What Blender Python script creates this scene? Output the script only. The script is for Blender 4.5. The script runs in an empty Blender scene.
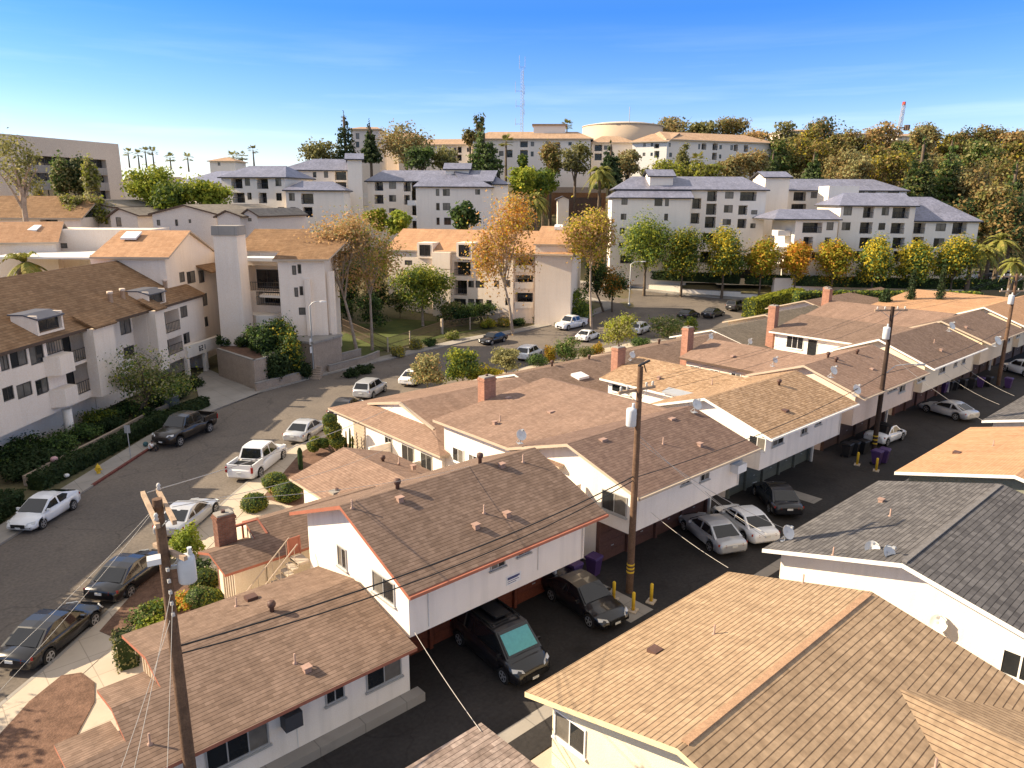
import bpy, bmesh, math, random
import numpy as np
from mathutils import Vector, Matrix
random.seed(7)
SC = bpy.context.scene
COL = SC.collection
R = math.radians
# ------------------------------------------------------------------ camera, sky, sun, exposure
# World: X runs along the alley, Y from the alley towards the street, Z up. Camera 19 m above the alley (a drone).
FOC, CAMH = 730.0, 19.0
PIT, ROL, AZ = R(14.25), R(0.33), R(48.03)
CA, SA = math.cos(AZ), math.sin(AZ)
FW0 = Vector((CA, SA, 0)); RT = Vector((SA, -CA, 0)); UP0 = Vector((0, 0, 1))
FW = FW0 * math.cos(PIT) - UP0 * math.sin(PIT)
_u = FW0 * math.sin(PIT) + UP0 * math.cos(PIT)
RX = RT * math.cos(ROL) + _u * math.sin(ROL)
UX = _u * math.cos(ROL) - RT * math.sin(ROL)
CP = Vector((0, 0, CAMH))
cd = bpy.data.cameras.new('camera'); cam = bpy.data.objects.new('camera', cd); COL.objects.link(cam)
cam.matrix_world = Matrix(((RX.x, UX.x, -FW.x, CP.x), (RX.y, UX.y, -FW.y, CP.y), (RX.z, UX.z, -FW.z, CP.z), (0, 0, 0, 1)))
cd.sensor_width = 36; cd.sensor_fit = 'HORIZONTAL'; cd.lens = FOC / 1024 * 36
cd.clip_start = 0.5; cd.clip_end = 6000
SC.camera = cam
SUN_EL = R(31); SUNH = Vector((SA * -.99 + CA * .08, -CA * -.99 + SA * .08, 0)).normalized()
SUND = SUNH * math.cos(SUN_EL) + UP0 * math.sin(SUN_EL)
ld = bpy.data.lights.new('sun', 'SUN'); ld.energy = 4.7; ld.angle = R(0.5); ld.color = (1.0, 0.83, 0.60)
sun = bpy.data.objects.new('sun', ld); COL.objects.link(sun)
sun.rotation_euler = (-SUND).to_track_quat('-Z', 'Y').to_euler()
wd = bpy.data.worlds.new('World'); SC.world = wd; wd.use_nodes = True
nt = wd.node_tree; nt.nodes.clear()
wo = nt.nodes.new('ShaderNodeOutputWorld'); bg = nt.nodes.new('ShaderNodeBackground')
sky = nt.nodes.new('ShaderNodeTexSky'); sky.sky_type = 'NISHITA'; sky.sun_disc = False
sky.sun_elevation = SUN_EL; sky.sun_rotation = math.atan2(SUNH.x, SUNH.y)
sky.altitude = 100; sky.air_density = 1.0; sky.dust_density = 0.4; sky.ozone_density = 2.5
# thin high cirrus: streaks stretched along the horizon, keyed on the true view direction
geo = nt.nodes.new('ShaderNodeTexCoord'); mp = nt.nodes.new('ShaderNodeMapping')
mp.inputs['Rotation'].default_value = (0, 0, -AZ); mp.inputs['Scale'].default_value = (2.2, 1.1, 26)
nt.links.new(geo.outputs['Generated'], mp.inputs['Vector'])
nz = nt.nodes.new('ShaderNodeTexNoise'); nz.inputs['Scale'].default_value = 1.3; nz.inputs['Detail'].default_value = 6; nz.inputs['Roughness'].default_value = .55
nt.links.new(mp.outputs['Vector'], nz.inputs['Vector'])
cr = nt.nodes.new('ShaderNodeValToRGB'); cr.color_ramp.elements[0].position = .5; cr.color_ramp.elements[1].position = .76
nt.links.new(nz.outputs['Fac'], cr.inputs['Fac'])
sep = nt.nodes.new('ShaderNodeSeparateXYZ'); nt.links.new(geo.outputs['Generated'], sep.inputs['Vector'])
el = nt.nodes.new('ShaderNodeMapRange'); el.inputs['From Min'].default_value = .22; el.inputs['From Max'].default_value = .03
el.inputs['To Min'].default_value = 0; el.inputs['To Max'].default_value = .38
nt.links.new(sep.outputs['Z'], el.inputs['Value'])
mu = nt.nodes.new('ShaderNodeMath'); mu.operation = 'MULTIPLY'
nt.links.new(cr.outputs['Color'], mu.inputs[0]); nt.links.new(el.outputs['Result'], mu.inputs[1])
hs = nt.nodes.new('ShaderNodeHueSaturation'); hs.inputs['Saturation'].default_value = 1.05
tr_ = nt.nodes.new('ShaderNodeValToRGB'); te = tr_.color_ramp.elements
te[0].position = .0; te[0].color = (1.0, .95, 1.02, 1); te[1].position = 1.0; te[1].color = (1, 1, 1, 1)
for q_, c_ in ((.05, (.84, .84, 1.02, 1)), (.12, (.56, .69, 1.0, 1)), (.22, (.32, .56, 1.0, 1)), (.30, (.5, .7, 1.0, 1)), (.42, (.9, .95, 1, 1))):
    k_ = te.new(q_); k_.color = c_
tm = nt.nodes.new('ShaderNodeMix'); tm.data_type = 'RGBA'; tm.blend_type = 'MULTIPLY'; tm.inputs[0].default_value = 1
nt.links.new(sky.outputs['Color'], tm.inputs[6]); nt.links.new(tr_.outputs['Color'], tm.inputs[7]); nt.links.new(tm.outputs[2], hs.inputs['Color'])
mx = nt.nodes.new('ShaderNodeMix'); mx.data_type = 'RGBA'; mx.inputs[7].default_value = (6.2, 7.0, 7.9, 1)
nt.links.new(mu.outputs[0], mx.inputs[0]); nt.links.new(hs.outputs['Color'], mx.inputs[6])
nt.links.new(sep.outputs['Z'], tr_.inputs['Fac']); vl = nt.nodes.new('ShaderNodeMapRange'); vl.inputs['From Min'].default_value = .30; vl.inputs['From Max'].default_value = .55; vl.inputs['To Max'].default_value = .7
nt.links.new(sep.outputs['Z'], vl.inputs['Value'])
vm_ = nt.nodes.new('ShaderNodeMix'); vm_.data_type = 'RGBA'; vm_.inputs[7].default_value = (5.2, 4.75, 4.2, 1)   # unseen warm white veil overhead, added to fill the shade
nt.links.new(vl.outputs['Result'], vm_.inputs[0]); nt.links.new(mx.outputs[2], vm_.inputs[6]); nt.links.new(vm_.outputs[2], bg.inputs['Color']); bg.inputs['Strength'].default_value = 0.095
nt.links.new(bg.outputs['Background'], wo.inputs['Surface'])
vs = SC.view_settings
vs.view_transform = 'Standard'; vs.look = 'None'; vs.gamma = 1; vs.exposure = 1.2; vs.use_curve_mapping = False
SC.cycles.max_bounces = 5; SC.cycles.diffuse_bounces = 3; SC.cycles.glossy_bounces = 2
SC.cycles.sample_clamp_indirect = 4

# ------------------------------------------------------------------ where things stand
def ray(px, py): return FW * FOC + RX * (px - 512) - UX * (py - 384)
def G(px, py, z=0.0):
    d = ray(px, py); t = (z - CAMH) / d.z; return CP + d * t
def PF(px, py, f):                      # point seen at (px,py) at horizontal forward distance f
    d = ray(px, py); return CP + d * (f / d.dot(FW0))
def W(r, f, z=0.0): return Vector((SA * r + CA * f, -CA * r + SA * f, z))
def RF(p): return (SA * p[0] - CA * p[1], CA * p[0] + SA * p[1])
_RC = [-160, -120, -75, -45, -22, 0, 20, 45, 90, 160]
_FC = [-1e3, 80, 95, 105, 115, 130, 150, 175, 200, 240, 300, 400, 700, 4000]
_ZT = [[0, 0, 3, 6, 8, 10, 14, 17, 20, 22, 25, 26, 15, 0],
       [0, 0, 3, 6, 8, 10, 14, 17, 20, 22, 25, 28, 15, 0],
       [0, 0, 2, 4, 7, 10, 13, 17, 19, 21, 24, 29, 15, 0],
       [0, 0, 1, 2, 5, 8, 11, 14, 17, 20, 24, 28, 15, 0],
       [0, 0, 0, .5, 1.5, 4, 8, 13, 19, 22, 26, 28, 15, 0],
       [0, 0, 0, 0, .3, 2, 6, 13, 25, 27, 28, 28, 15, 0],
       [0, 0, 0, 0, .3, 1.5, 4.2, 9, 24, 29, 30, 28, 15, 0],
       [0, 0, 0, 0, .5, 1.8, 4.4, 9, 25, 33, 37, 28, 15, 0],
       [0, 0, 0, 0, .5, 1.8, 4.6, 8, 21, 34, 37, 30, 15, 0],
       [0, 0, 0, 0, .5, 2, 5, 10, 22, 34, 37, 30, 15, 0]]
_ZT = [[a for a in row] for row in _ZT]
_FC2 = [-1e3, 80, 95, 105, 115, 130, 150, 175, 200, 240, 300, 400, 700, 4000]
def H(r, f):
    r = min(max(r, _RC[0]), _RC[-1]); f = min(max(f, _FC2[0]), _FC2[-1])
    i = max(k for k in range(len(_RC) - 1) if _RC[k] <= r); j = max(k for k in range(len(_FC2) - 1) if _FC2[k] <= f)
    a = (r - _RC[i]) / (_RC[i + 1] - _RC[i]); b = (f - _FC2[j]) / (_FC2[j + 1] - _FC2[j])
    z = _ZT
    return (z[i][j] * (1 - a) + z[i + 1][j] * a) * (1 - b) + (z[i][j + 1] * (1 - a) + z[i + 1][j + 1] * a) * b
def HW(p): return H(*RF(p))
def GT(px, py):                         # point of the terrain seen at (px,py)
    d = ray(px, py); d = d / d.dot(FW0); f = 8.0
    while f < 900:
        p = CP + d * f
        if p.z <= HW(p): break
        f *= 1.006
    lo, hi = f / 1.006, f
    for _ in range(12):
        m = (lo + hi) / 2; p = CP + d * m
        if p.z <= HW(p): hi = m
        else: lo = m
    p = CP + d * hi; p.z = HW(p); return p

# ------------------------------------------------------------------ materials
def N(nt, t, **k):
    n = nt.nodes.new(t)
    for a, b in k.items():
        if a in n.inputs: n.inputs[a].default_value = b
        else: setattr(n, a, b)
    return n
def mat(name, c, rough=.8, var=.12, scale=.6, fine=0, bump=0, metal=0, spec=.3, coord='Object', c2=None, streak=0, crack=0, stain=0, joint=0):
    m = bpy.data.materials.new(name); m.use_nodes = True; nt = m.node_tree; p = nt.nodes['Principled BSDF']
    p.inputs['Roughness'].default_value = rough; p.inputs['Metallic'].default_value = metal; p.inputs['Specular IOR Level'].default_value = spec
    tc = N(nt, 'ShaderNodeTexCoord')
    n1 = N(nt, 'ShaderNodeTexNoise', Scale=scale, Detail=5.0, Roughness=.6); nt.links.new(tc.outputs[coord], n1.inputs['Vector'])
    mr = N(nt, 'ShaderNodeMapRange'); mr.inputs[1].default_value = .3; mr.inputs[2].default_value = .7
    nt.links.new(n1.outputs['Fac'], mr.inputs[0])
    mx = N(nt, 'ShaderNodeMix', data_type='RGBA')
    b = c2 or [x * (1 + var) for x in c]; a = c if c2 else [x * (1 - var) for x in c]
    mx.inputs[6].default_value = (*a, 1); mx.inputs[7].default_value = (*b, 1)
    nt.links.new(mr.outputs[0], mx.inputs[0]); out = mx.outputs[2]
    if fine:
        n2 = N(nt, 'ShaderNodeTexNoise', Scale=fine, Detail=3.0); nt.links.new(tc.outputs[coord], n2.inputs['Vector'])
        m2 = N(nt, 'ShaderNodeMix', data_type='RGBA', blend_type='OVERLAY'); m2.inputs[0].default_value = .45
        nt.links.new(out, m2.inputs[6]); nt.links.new(n2.outputs['Fac'], m2.inputs[7]); out = m2.outputs[2]
    if streak:
        mp = N(nt, 'ShaderNodeMapping'); mp.inputs['Scale'].default_value = (1.7, 1.7, .12); nt.links.new(tc.outputs[coord], mp.inputs['Vector'])
        n3 = N(nt, 'ShaderNodeTexNoise', Scale=1.4, Detail=5.0); nt.links.new(mp.outputs[0], n3.inputs['Vector'])
        r3 = N(nt, 'ShaderNodeMapRange'); r3.inputs[1].default_value = .45; r3.inputs[2].default_value = .8; r3.inputs[4].default_value = streak
        nt.links.new(n3.outputs['Fac'], r3.inputs[0])
        m3 = N(nt, 'ShaderNodeMix', data_type='RGBA'); m3.inputs[7].default_value = (*[x * .55 for x in c], 1)
        nt.links.new(r3.outputs[0], m3.inputs[0]); nt.links.new(out, m3.inputs[6]); out = m3.outputs[2]
    def over(fac, col):
        nonlocal out
        m5 = N(nt, 'ShaderNodeMix', data_type='RGBA'); m5.inputs[7].default_value = (*col, 1); nt.links.new(fac, m5.inputs[0]); nt.links.new(out, m5.inputs[6]); out = m5.outputs[2]
    if stain:
        n4 = N(nt, 'ShaderNodeTexNoise', Scale=.55, Detail=7.0, Roughness=.7); nt.links.new(tc.outputs[coord], n4.inputs['Vector'])
        r4 = N(nt, 'ShaderNodeMapRange'); r4.inputs[1].default_value = .56; r4.inputs[2].default_value = .74; r4.inputs[4].default_value = stain; nt.links.new(n4.outputs['Fac'], r4.inputs[0]); over(r4.outputs[0], [x * .45 for x in c])
        n6 = N(nt, 'ShaderNodeTexNoise', Scale=.23, Detail=8.0, Roughness=.75); nt.links.new(tc.outputs[coord], n6.inputs['Vector'])
        r6 = N(nt, 'ShaderNodeMapRange'); r6.inputs[1].default_value = .58; r6.inputs[2].default_value = .7; r6.inputs[4].default_value = stain * .8; nt.links.new(n6.outputs['Fac'], r6.inputs[0]); over(r6.outputs[0], [min(1, x * 1.5) for x in c])
    if crack:
        nd = N(nt, 'ShaderNodeTexNoise', Scale=.9, Detail=4.0); nt.links.new(tc.outputs[coord], nd.inputs['Vector'])
        vd = N(nt, 'ShaderNodeVectorMath', operation='MULTIPLY_ADD'); vd.inputs[1].default_value = (1.3, 1.3, 0); nt.links.new(nd.outputs['Color'], vd.inputs[0]); nt.links.new(tc.outputs[coord], vd.inputs[2])
        vo = N(nt, 'ShaderNodeTexVoronoi', feature='DISTANCE_TO_EDGE', Scale=crack); nt.links.new(vd.outputs[0], vo.inputs['Vector'])
        r5 = N(nt, 'ShaderNodeMapRange'); r5.inputs[1].default_value = .003; r5.inputs[2].default_value = .009; r5.inputs[3].default_value = .28; r5.inputs[4].default_value = 0; nt.links.new(vo.outputs['Distance'], r5.inputs[0]); over(r5.outputs[0], [x * .3 for x in c])
    if joint:
        bj = N(nt, 'ShaderNodeTexBrick', Scale=1.0, **{'Mortar Size': .02, 'Brick Width': joint, 'Row Height': joint}); bj.offset = 0; nt.links.new(tc.outputs[coord], bj.inputs['Vector']); fj = N(nt, 'ShaderNodeMath', operation='MULTIPLY'); fj.inputs[1].default_value = .55; nt.links.new(bj.outputs['Fac'], fj.inputs[0]); over(fj.outputs[0], [x * .45 for x in c])
    nt.links.new(out, p.inputs['Base Color'])
    if bump:
        bp = N(nt, 'ShaderNodeBump', Strength=bump, Distance=.05); nb = N(nt, 'ShaderNodeTexNoise', Scale=fine or 8.0, Detail=4.0)
        nt.links.new(tc.outputs[coord], nb.inputs['Vector']); nt.links.new(nb.outputs['Fac'], bp.inputs['Height']); nt.links.new(bp.outputs[0], p.inputs['Normal'])
    return m
def shingle(name, c, c2, shade_or_mortar, w=.30, h=.165, var=.22, big=.10, line_size=.012, rough=.9, spec=.12, joints=False):
    m = bpy.data.materials.new(name); m.use_nodes = True; nt = m.node_tree; p = nt.nodes['Principled BSDF']
    p.inputs['Roughness'].default_value = rough; p.inputs['Specular IOR Level'].default_value = spec
    tc = N(nt, 'ShaderNodeTexCoord')
    br = N(nt, 'ShaderNodeTexBrick', Scale=1.0, **{'Mortar Size': 0.0, 'Brick Width': w, 'Row Height': h, 'Bias': 0.0})
    br.offset = .5; br.inputs['Color1'].default_value = (*c, 1); br.inputs['Color2'].default_value = (*c2, 1); br.inputs['Mortar'].default_value = (*c, 1)
    nt.links.new(tc.outputs['UV'], br.inputs['Vector'])
    b2 = N(nt, 'ShaderNodeTexBrick', Scale=1.0, **{'Mortar Size': line_size, 'Mortar Smooth': .4, 'Brick Width': w if joints else 400.0, 'Row Height': h, 'Bias': 0.0}); b2.offset = .5
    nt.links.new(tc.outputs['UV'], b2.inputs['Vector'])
    mg = N(nt, 'ShaderNodeMix', data_type='RGBA'); mg.inputs[7].default_value = (*shade_or_mortar, 1); nt.links.new(b2.outputs['Fac'], mg.inputs[0]); nt.links.new(br.outputs['Color'], mg.inputs[6])  # dark row line paints the shade under each course; mortar on the bricks
    n = N(nt, 'ShaderNodeTexNoise', Scale=.35, Detail=6.0, Roughness=.65); nt.links.new(tc.outputs['UV'], n.inputs['Vector'])
    mr = N(nt, 'ShaderNodeMapRange'); mr.inputs[1].default_value = .3; mr.inputs[2].default_value = .7; mr.inputs[3].default_value = 1 - big; mr.inputs[4].default_value = 1 + big
    nt.links.new(n.outputs['Fac'], mr.inputs[0])
    n2 = N(nt, 'ShaderNodeTexNoise', Scale=4.5, Detail=3.0); nt.links.new(tc.outputs['UV'], n2.inputs['Vector'])
    mr2 = N(nt, 'ShaderNodeMapRange'); mr2.inputs[1].default_value = .3; mr2.inputs[2].default_value = .7; mr2.inputs[3].default_value = 1 - var * .5; mr2.inputs[4].default_value = 1 + var * .5
    nt.links.new(n2.outputs['Fac'], mr2.inputs[0])
    ms = N(nt, 'ShaderNodeMapping'); ms.inputs['Scale'].default_value = (1.6, .16, 1); nt.links.new(tc.outputs['UV'], ms.inputs['Vector'])
    n3 = N(nt, 'ShaderNodeTexNoise', Scale=1.0, Detail=5.0, Roughness=.7); nt.links.new(ms.outputs[0], n3.inputs['Vector'])
    mr3 = N(nt, 'ShaderNodeMapRange'); mr3.inputs[1].default_value = .35; mr3.inputs[2].default_value = .7; mr3.inputs[3].default_value = 1.08; mr3.inputs[4].default_value = .84; nt.links.new(n3.outputs['Fac'], mr3.inputs[0])
    mq = N(nt, 'ShaderNodeMath', operation='MULTIPLY'); nt.links.new(mr.outputs[0], mq.inputs[0]); nt.links.new(mr3.outputs[0], mq.inputs[1])
    mm = N(nt, 'ShaderNodeMath', operation='MULTIPLY'); nt.links.new(mq.outputs[0], mm.inputs[0]); nt.links.new(mr2.outputs[0], mm.inputs[1])
    vm = N(nt, 'ShaderNodeVectorMath', operation='SCALE'); nt.links.new(mg.outputs[2], vm.inputs[0]); nt.links.new(mm.outputs[0], vm.inputs['Scale'])
    nt.links.new(vm.outputs[0], p.inputs['Base Color'])
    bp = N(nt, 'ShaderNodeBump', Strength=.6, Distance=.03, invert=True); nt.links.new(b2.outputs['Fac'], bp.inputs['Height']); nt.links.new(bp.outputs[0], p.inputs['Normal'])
    return m
def leafmat(name, c, c2, c3=None, tr=.38):
    m = bpy.data.materials.new(name); m.use_nodes = True; nt = m.node_tree; p = nt.nodes['Principled BSDF']
    p.inputs['Roughness'].default_value = .65; p.inputs['Specular IOR Level'].default_value = .2
    tc = N(nt, 'ShaderNodeTexCoord'); n = N(nt, 'ShaderNodeTexNoise', Scale=.9, Detail=4.0, Roughness=.7); nt.links.new(tc.outputs['Object'], n.inputs['Vector'])
    r = N(nt, 'ShaderNodeValToRGB'); e = r.color_ramp.elements
    e[0].position = .32; e[0].color = (*c, 1); e[1].position = .68; e[1].color = (*(c3 or c2), 1)
    if c3: k = e.new(.5); k.color = (*c2, 1)
    nt.links.new(n.outputs['Fac'], r.inputs['Fac'])
    oi = N(nt, 'ShaderNodeObjectInfo'); mr = N(nt, 'ShaderNodeMapRange'); mr.inputs[3].default_value = .8; mr.inputs[4].default_value = 1.2
    nt.links.new(oi.outputs['Random'], mr.inputs[0])
    vm = N(nt, 'ShaderNodeVectorMath', operation='SCALE'); nt.links.new(r.outputs['Color'], vm.inputs[0]); nt.links.new(mr.outputs[0], vm.inputs['Scale'])
    nt.links.new(vm.outputs[0], p.inputs['Base Color'])
    if tr:
        t = N(nt, 'ShaderNodeBsdfTranslucent'); nt.links.new(vm.outputs[0], t.inputs['Color'])
        ms = N(nt, 'ShaderNodeMixShader'); ms.inputs[0].default_value = tr
        nt.links.new(p.outputs[0], ms.inputs[1]); nt.links.new(t.outputs[0], ms.inputs[2]); nt.links.new(ms.outputs[0], nt.nodes['Material Output'].inputs['Surface'])
    return m
M = {}
M['stucco'] = mat('stucco_white', (.83, .75, .66), .9, .05, .5, 30, .15, streak=.34)
M['stucco_peach'] = mat('stucco_peach', (.72, .57, .45), .9, .05, .5, 30, .15, streak=.15)
M['stucco_tan'] = mat('stucco_tan', (.66, .54, .39), .9, .05, .5, 30, .15, streak=.1)
M['stucco_cream'] = mat('stucco_cream', (.72, .62, .47), .9, .05, .5, 30, .15, streak=.1)
M['stucco_yellow'] = mat('stucco_yellow', (.74, .64, .46), .9, .05, .5, 30, .15, streak=.1)
M['stucco_greygreen'] = mat('stucco_greygreen', (.22, .22, .17), .9, .05, .5, 30, .15)
M['apt'] = mat('apartment_plaster', (.82, .69, .56), .9, .06, .15, 12, .1, streak=.16)
M['apt_pale'] = mat('pale_plaster', (.83, .74, .62), .9, .05, .12, 12, .1, streak=.14)
M['apt_grey'] = mat('grey_plaster', (.66, .58, .5), .9, .05, .12, 12, .1)
M['apt_hill'] = mat('hill_plaster', (.8, .71, .6), .9, .04, .12, 12, 0)
M['apt_white'] = mat('bright_plaster', (.72, .69, .63), .9, .04, .12, 12, 0)
M['trim_white'] = mat('white_trim', (.72, .69, .64), .6, .05, 2)
M['trim_red'] = mat('red_trim', (.33, .12, .075), .6, .12, 2)
M['trim_yellow'] = mat('yellow_trim', (.64, .54, .32), .6, .06, 2)
M['trim_tan'] = mat('tan_trim', (.45, .36, .27), .7, .06, 2)
M['trim_brown'] = mat('brown_trim', (.10, .065, .045), .7, .1, 2)
M['trim_dark'] = mat('dark_trim', (.05, .05, .055), .6, .1, 2)
M['frame'] = mat('aluminium_frame', (.45, .44, .42), .4, .05, 3, metal=.3)
M['frame_white'] = mat('white_frame', (.75, .73, .70), .5, .03, 3)
M['frame_dark'] = mat('bronze_frame', (.07, .06, .05), .4, .1, 3)
M['glass'] = mat('window_glass', (.018, .020, .022), .06, .3, .9, spec=.6)
M['glass_blind'] = mat('blind_behind_glass', (.15, .135, .115), .12, .3, 1.6, spec=.6)
M['dark'] = mat('interior_shade', (.02, .018, .016), .9, .2, 1)  # near black colour standing in for the shade inside openings
M['garage_red'] = mat('garage_red', (.16, .045, .025), .7, .15, 1, 12)
M['garage_maroon'] = mat('garage_maroon', (.11, .055, .045), .7, .15, 1, 12)
M['garage_green'] = mat('garage_green', (.13, .14, .12), .7, .1, 1, 12)
M['garage_brown'] = mat('garage_brown', (.12, .07, .05), .7, .12, 1, 12)
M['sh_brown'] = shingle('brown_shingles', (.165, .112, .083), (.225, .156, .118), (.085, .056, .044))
M['sh_pink'] = shingle('rose_brown_shingles', (.225, .146, .107), (.28, .188, .14), (.15, .097, .073), line_size=.012)
M['sh_dark'] = shingle('dark_brown_shingles', (.15, .098, .078), (.205, .138, .108), (.09, .06, .048), h=.18, line_size=.012)
M['sh_tan'] = shingle('tan_shingles', (.29, .20, .125), (.36, .255, .162), (.115, .075, .048), w=.42, h=.22, line_size=.02, var=.3)
M['sh_straw'] = shingle('straw_shingles', (.28, .18, .105), (.40, .27, .17), (.14, .085, .05), w=.3, h=.2, var=.45, line_size=.014)
M['sh_orange'] = shingle('orange_brown_shingles', (.40, .23, .125), (.46, .275, .16), (.26, .145, .08), h=.18, line_size=.01, var=.12)
M['sh_grey'] = shingle('grey_shingles', (.085, .08, .08), (.14, .132, .13), (.04, .037, .037), w=.4, h=.22, line_size=.018, var=.25)
M['sh_olive'] = shingle('olive_grey_shingles', (.125, .105, .082), (.165, .14, .11), (.075, .062, .05), h=.18, line_size=.01)
M['sh_flat'] = shingle('patchy_grey_brown_shingles', (.20, .15, .125), (.31, .245, .21), (.10, .07, .06), w=.5, h=.2, var=.6, line_size=.012)
M['sh_apt'] = shingle('sunburnt_brown_shingles', (.20, .115, .06), (.27, .165, .09), (.10, .058, .033), h=.3, w=.6, line_size=.02, var=.3)
M['sh_apt2'] = shingle('orange_tan_shingles', (.38, .215, .12), (.44, .26, .15), (.24, .14, .08), h=.3, w=.6, line_size=.02, var=.2)
M['sh_apt3'] = shingle('grey_tan_shingles', (.22, .19, .155), (.28, .245, .20), (.14, .12, .10), h=.3, w=.6, line_size=.02, var=.2)
M['tile_blue'] = shingle('slate_blue_tiles', (.13, .135, .19), (.20, .205, .275), (.07, .072, .10), h=.35, w=.3, line_size=.03, var=.35, big=.2, rough=.45, spec=.5)
M['tile_hill'] = shingle('terracotta_tan_tiles', (.36, .24, .155), (.44, .30, .20), (.22, .15, .10), h=.4, w=.4, line_size=.03, var=.25)
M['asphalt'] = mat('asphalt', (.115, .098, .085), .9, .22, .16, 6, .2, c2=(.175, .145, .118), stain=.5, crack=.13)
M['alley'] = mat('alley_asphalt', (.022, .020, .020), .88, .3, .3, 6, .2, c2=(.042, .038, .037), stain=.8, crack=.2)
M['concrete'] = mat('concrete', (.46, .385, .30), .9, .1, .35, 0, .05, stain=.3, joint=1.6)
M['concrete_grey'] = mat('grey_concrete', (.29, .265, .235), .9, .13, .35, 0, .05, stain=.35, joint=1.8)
M['kerb_red'] = mat('red_kerb_paint', (.15, .045, .035), .8, .3, 2, 8)
M['soil'] = mat('bark_mulch', (.10, .055, .036), .95, .4, 2.5, 14, .6, c2=(.19, .11, .075))
M['ground'] = mat('dry_ground', (.13, .10, .06), .95, .3, .08, 3, .2, c2=(.10, .105, .045))
M['lawn'] = mat('lawn_grass', (.055, .075, .018), .95, .3, .8, 20, .4, c2=(.095, .11, .025))
M['paint_white'] = mat('white_road_paint', (.62, .60, .56), .8, .15, 3, 10)
M['block'] = mat('block_wall', (.33, .26, .20), .9, .1, 1.2, 9, .3)
M['brick'] = shingle('red_brick', (.36, .17, .11), (.45, .22, .15), (.30, .20, .15), w=.24, h=.085, line_size=.012, joints=True)
M['brick_dark'] = shingle('brown_brick', (.17, .075, .05), (.24, .11, .075), (.17, .13, .11), w=.24, h=.085, line_size=.012, joints=True)
M['wood_pole'] = mat('weathered_pole_wood', (.095, .055, .034), .9, .3, 3, 18, .3, c2=(.17, .10, .06))
M['wood_pole_dark'] = mat('creosote_pole_wood', (.045, .028, .02), .9, .3, 3, 18, .3)
M['wood_arm'] = mat('crossarm_wood', (.36, .26, .18), .9, .2, 3, 18)
M['awning'] = mat('awning_slate', (.09, .09, .105), .6)
M['cap_tan'] = mat('tan_ridge_tiles', (.36, .22, .13), .9, .15, 3, 20)
M['cap_grey'] = mat('grey_ridge_tiles', (.15, .14, .135), .9, .15, 3, 20)
M['metal_grey'] = mat('galvanised_steel', (.42, .43, .44), .45, .08, 4, metal=.4)
M['transformer'] = mat('transformer_paint', (.55, .56, .57), .45, .06, 3)
M['black_wire'] = mat('black_cable', (.02, .02, .02), .6, .1, 3)
M['wire'] = mat('pale_cable', (.42, .39, .35), .5, .1, 3)
M['insulator'] = mat('porcelain', (.5, .48, .45), .3, .1, 3)
M['vent_brown'] = mat('brown_vent_paint', (.10, .055, .042), .6, .2, 4)
M['vent_pipe'] = mat('vent_pipe_paint', (.34, .22, .17), .6, .15, 4)
M['dish'] = mat('dish_white', (.66, .64, .60), .45, .04, 3)
M['yellow'] = mat('yellow_paint', (.65, .42, .03), .6, .1, 4)
M['bin_purple'] = mat('purple_plastic', (.06, .03, .11), .5, .12, 3)
M['bin_black'] = mat('black_plastic', (.02, .02, .022), .5, .15, 3)
M['tyre'] = mat('tyre_rubber', (.018, .018, .018), .85, .15, 5)
M['rim'] = mat('alloy_rim', (.50, .50, .51), .3, .08, 5, metal=.7)
M['carglass'] = mat('car_glass', (.010, .011, .013), .04, .2, 2, spec=.7)
M['carblack'] = mat('car_black_trim', (.015, .015, .016), .5, .15, 4)
M['headlight'] = mat('headlight_lens', (.62, .62, .60), .12, .05, 6, spec=.6)
M['taillight'] = mat('taillight_lens', (.28, .015, .012), .2, .1, 6, spec=.6)
M['plate'] = mat('plate', (.62, .62, .60), .5, .05, 9)
M['bark'] = mat('tree_bark', (.13, .095, .065), .95, .3, 3, 14, .4)
M['bark_pale'] = mat('pale_bark', (.40, .32, .25), .9, .3, 2, 9, .3, c2=(.24, .18, .13))
M['green'] = leafmat('green_leaves', (0.044, 0.081, 0.021), (0.091, 0.146, 0.033), (0.151, 0.202, 0.044))
M['green_dark'] = leafmat('dark_green_leaves', (0.019, 0.037, 0.014), (0.034, 0.062, 0.020), (0.062, 0.096, 0.031))
M['green_yel'] = leafmat('yellow_green_leaves', (0.131, 0.167, 0.023), (0.260, 0.288, 0.034), (0.446, 0.391, 0.037))
M['green_lime'] = leafmat('lime_leaves', (0.101, 0.155, 0.019), (0.186, 0.232, 0.025), (0.264, 0.279, 0.034))
M['gold'] = leafmat('golden_leaves', (0.197, 0.214, 0.025), (0.463, 0.356, 0.032), (0.600, 0.446, 0.036))
M['rust'] = leafmat('rust_leaves', (0.310, 0.202, 0.031), (0.527, 0.248, 0.034), (0.589, 0.186, 0.031))
M['autumn'] = leafmat('autumn_leaves', (.34, .23, .11), (.45, .28, .12), (.55, .32, .12))
M['olive'] = leafmat('olive_leaves', (0.152, 0.152, 0.057), (0.267, 0.250, 0.103), (0.375, 0.339, 0.152))
M['hill_brown'] = leafmat('brown_olive_leaves', (0.165, 0.120, 0.043), (0.261, 0.179, 0.064), (0.349, 0.229, 0.081))
M['hill_green'] = leafmat('hill_green_leaves', (0.101, 0.111, 0.033), (0.172, 0.168, 0.044), (0.252, 0.217, 0.052))
M['pine'] = leafmat('pine_needles', (0.041, 0.064, 0.026), (0.078, 0.104, 0.041), (0.131, 0.149, 0.064))
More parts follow.
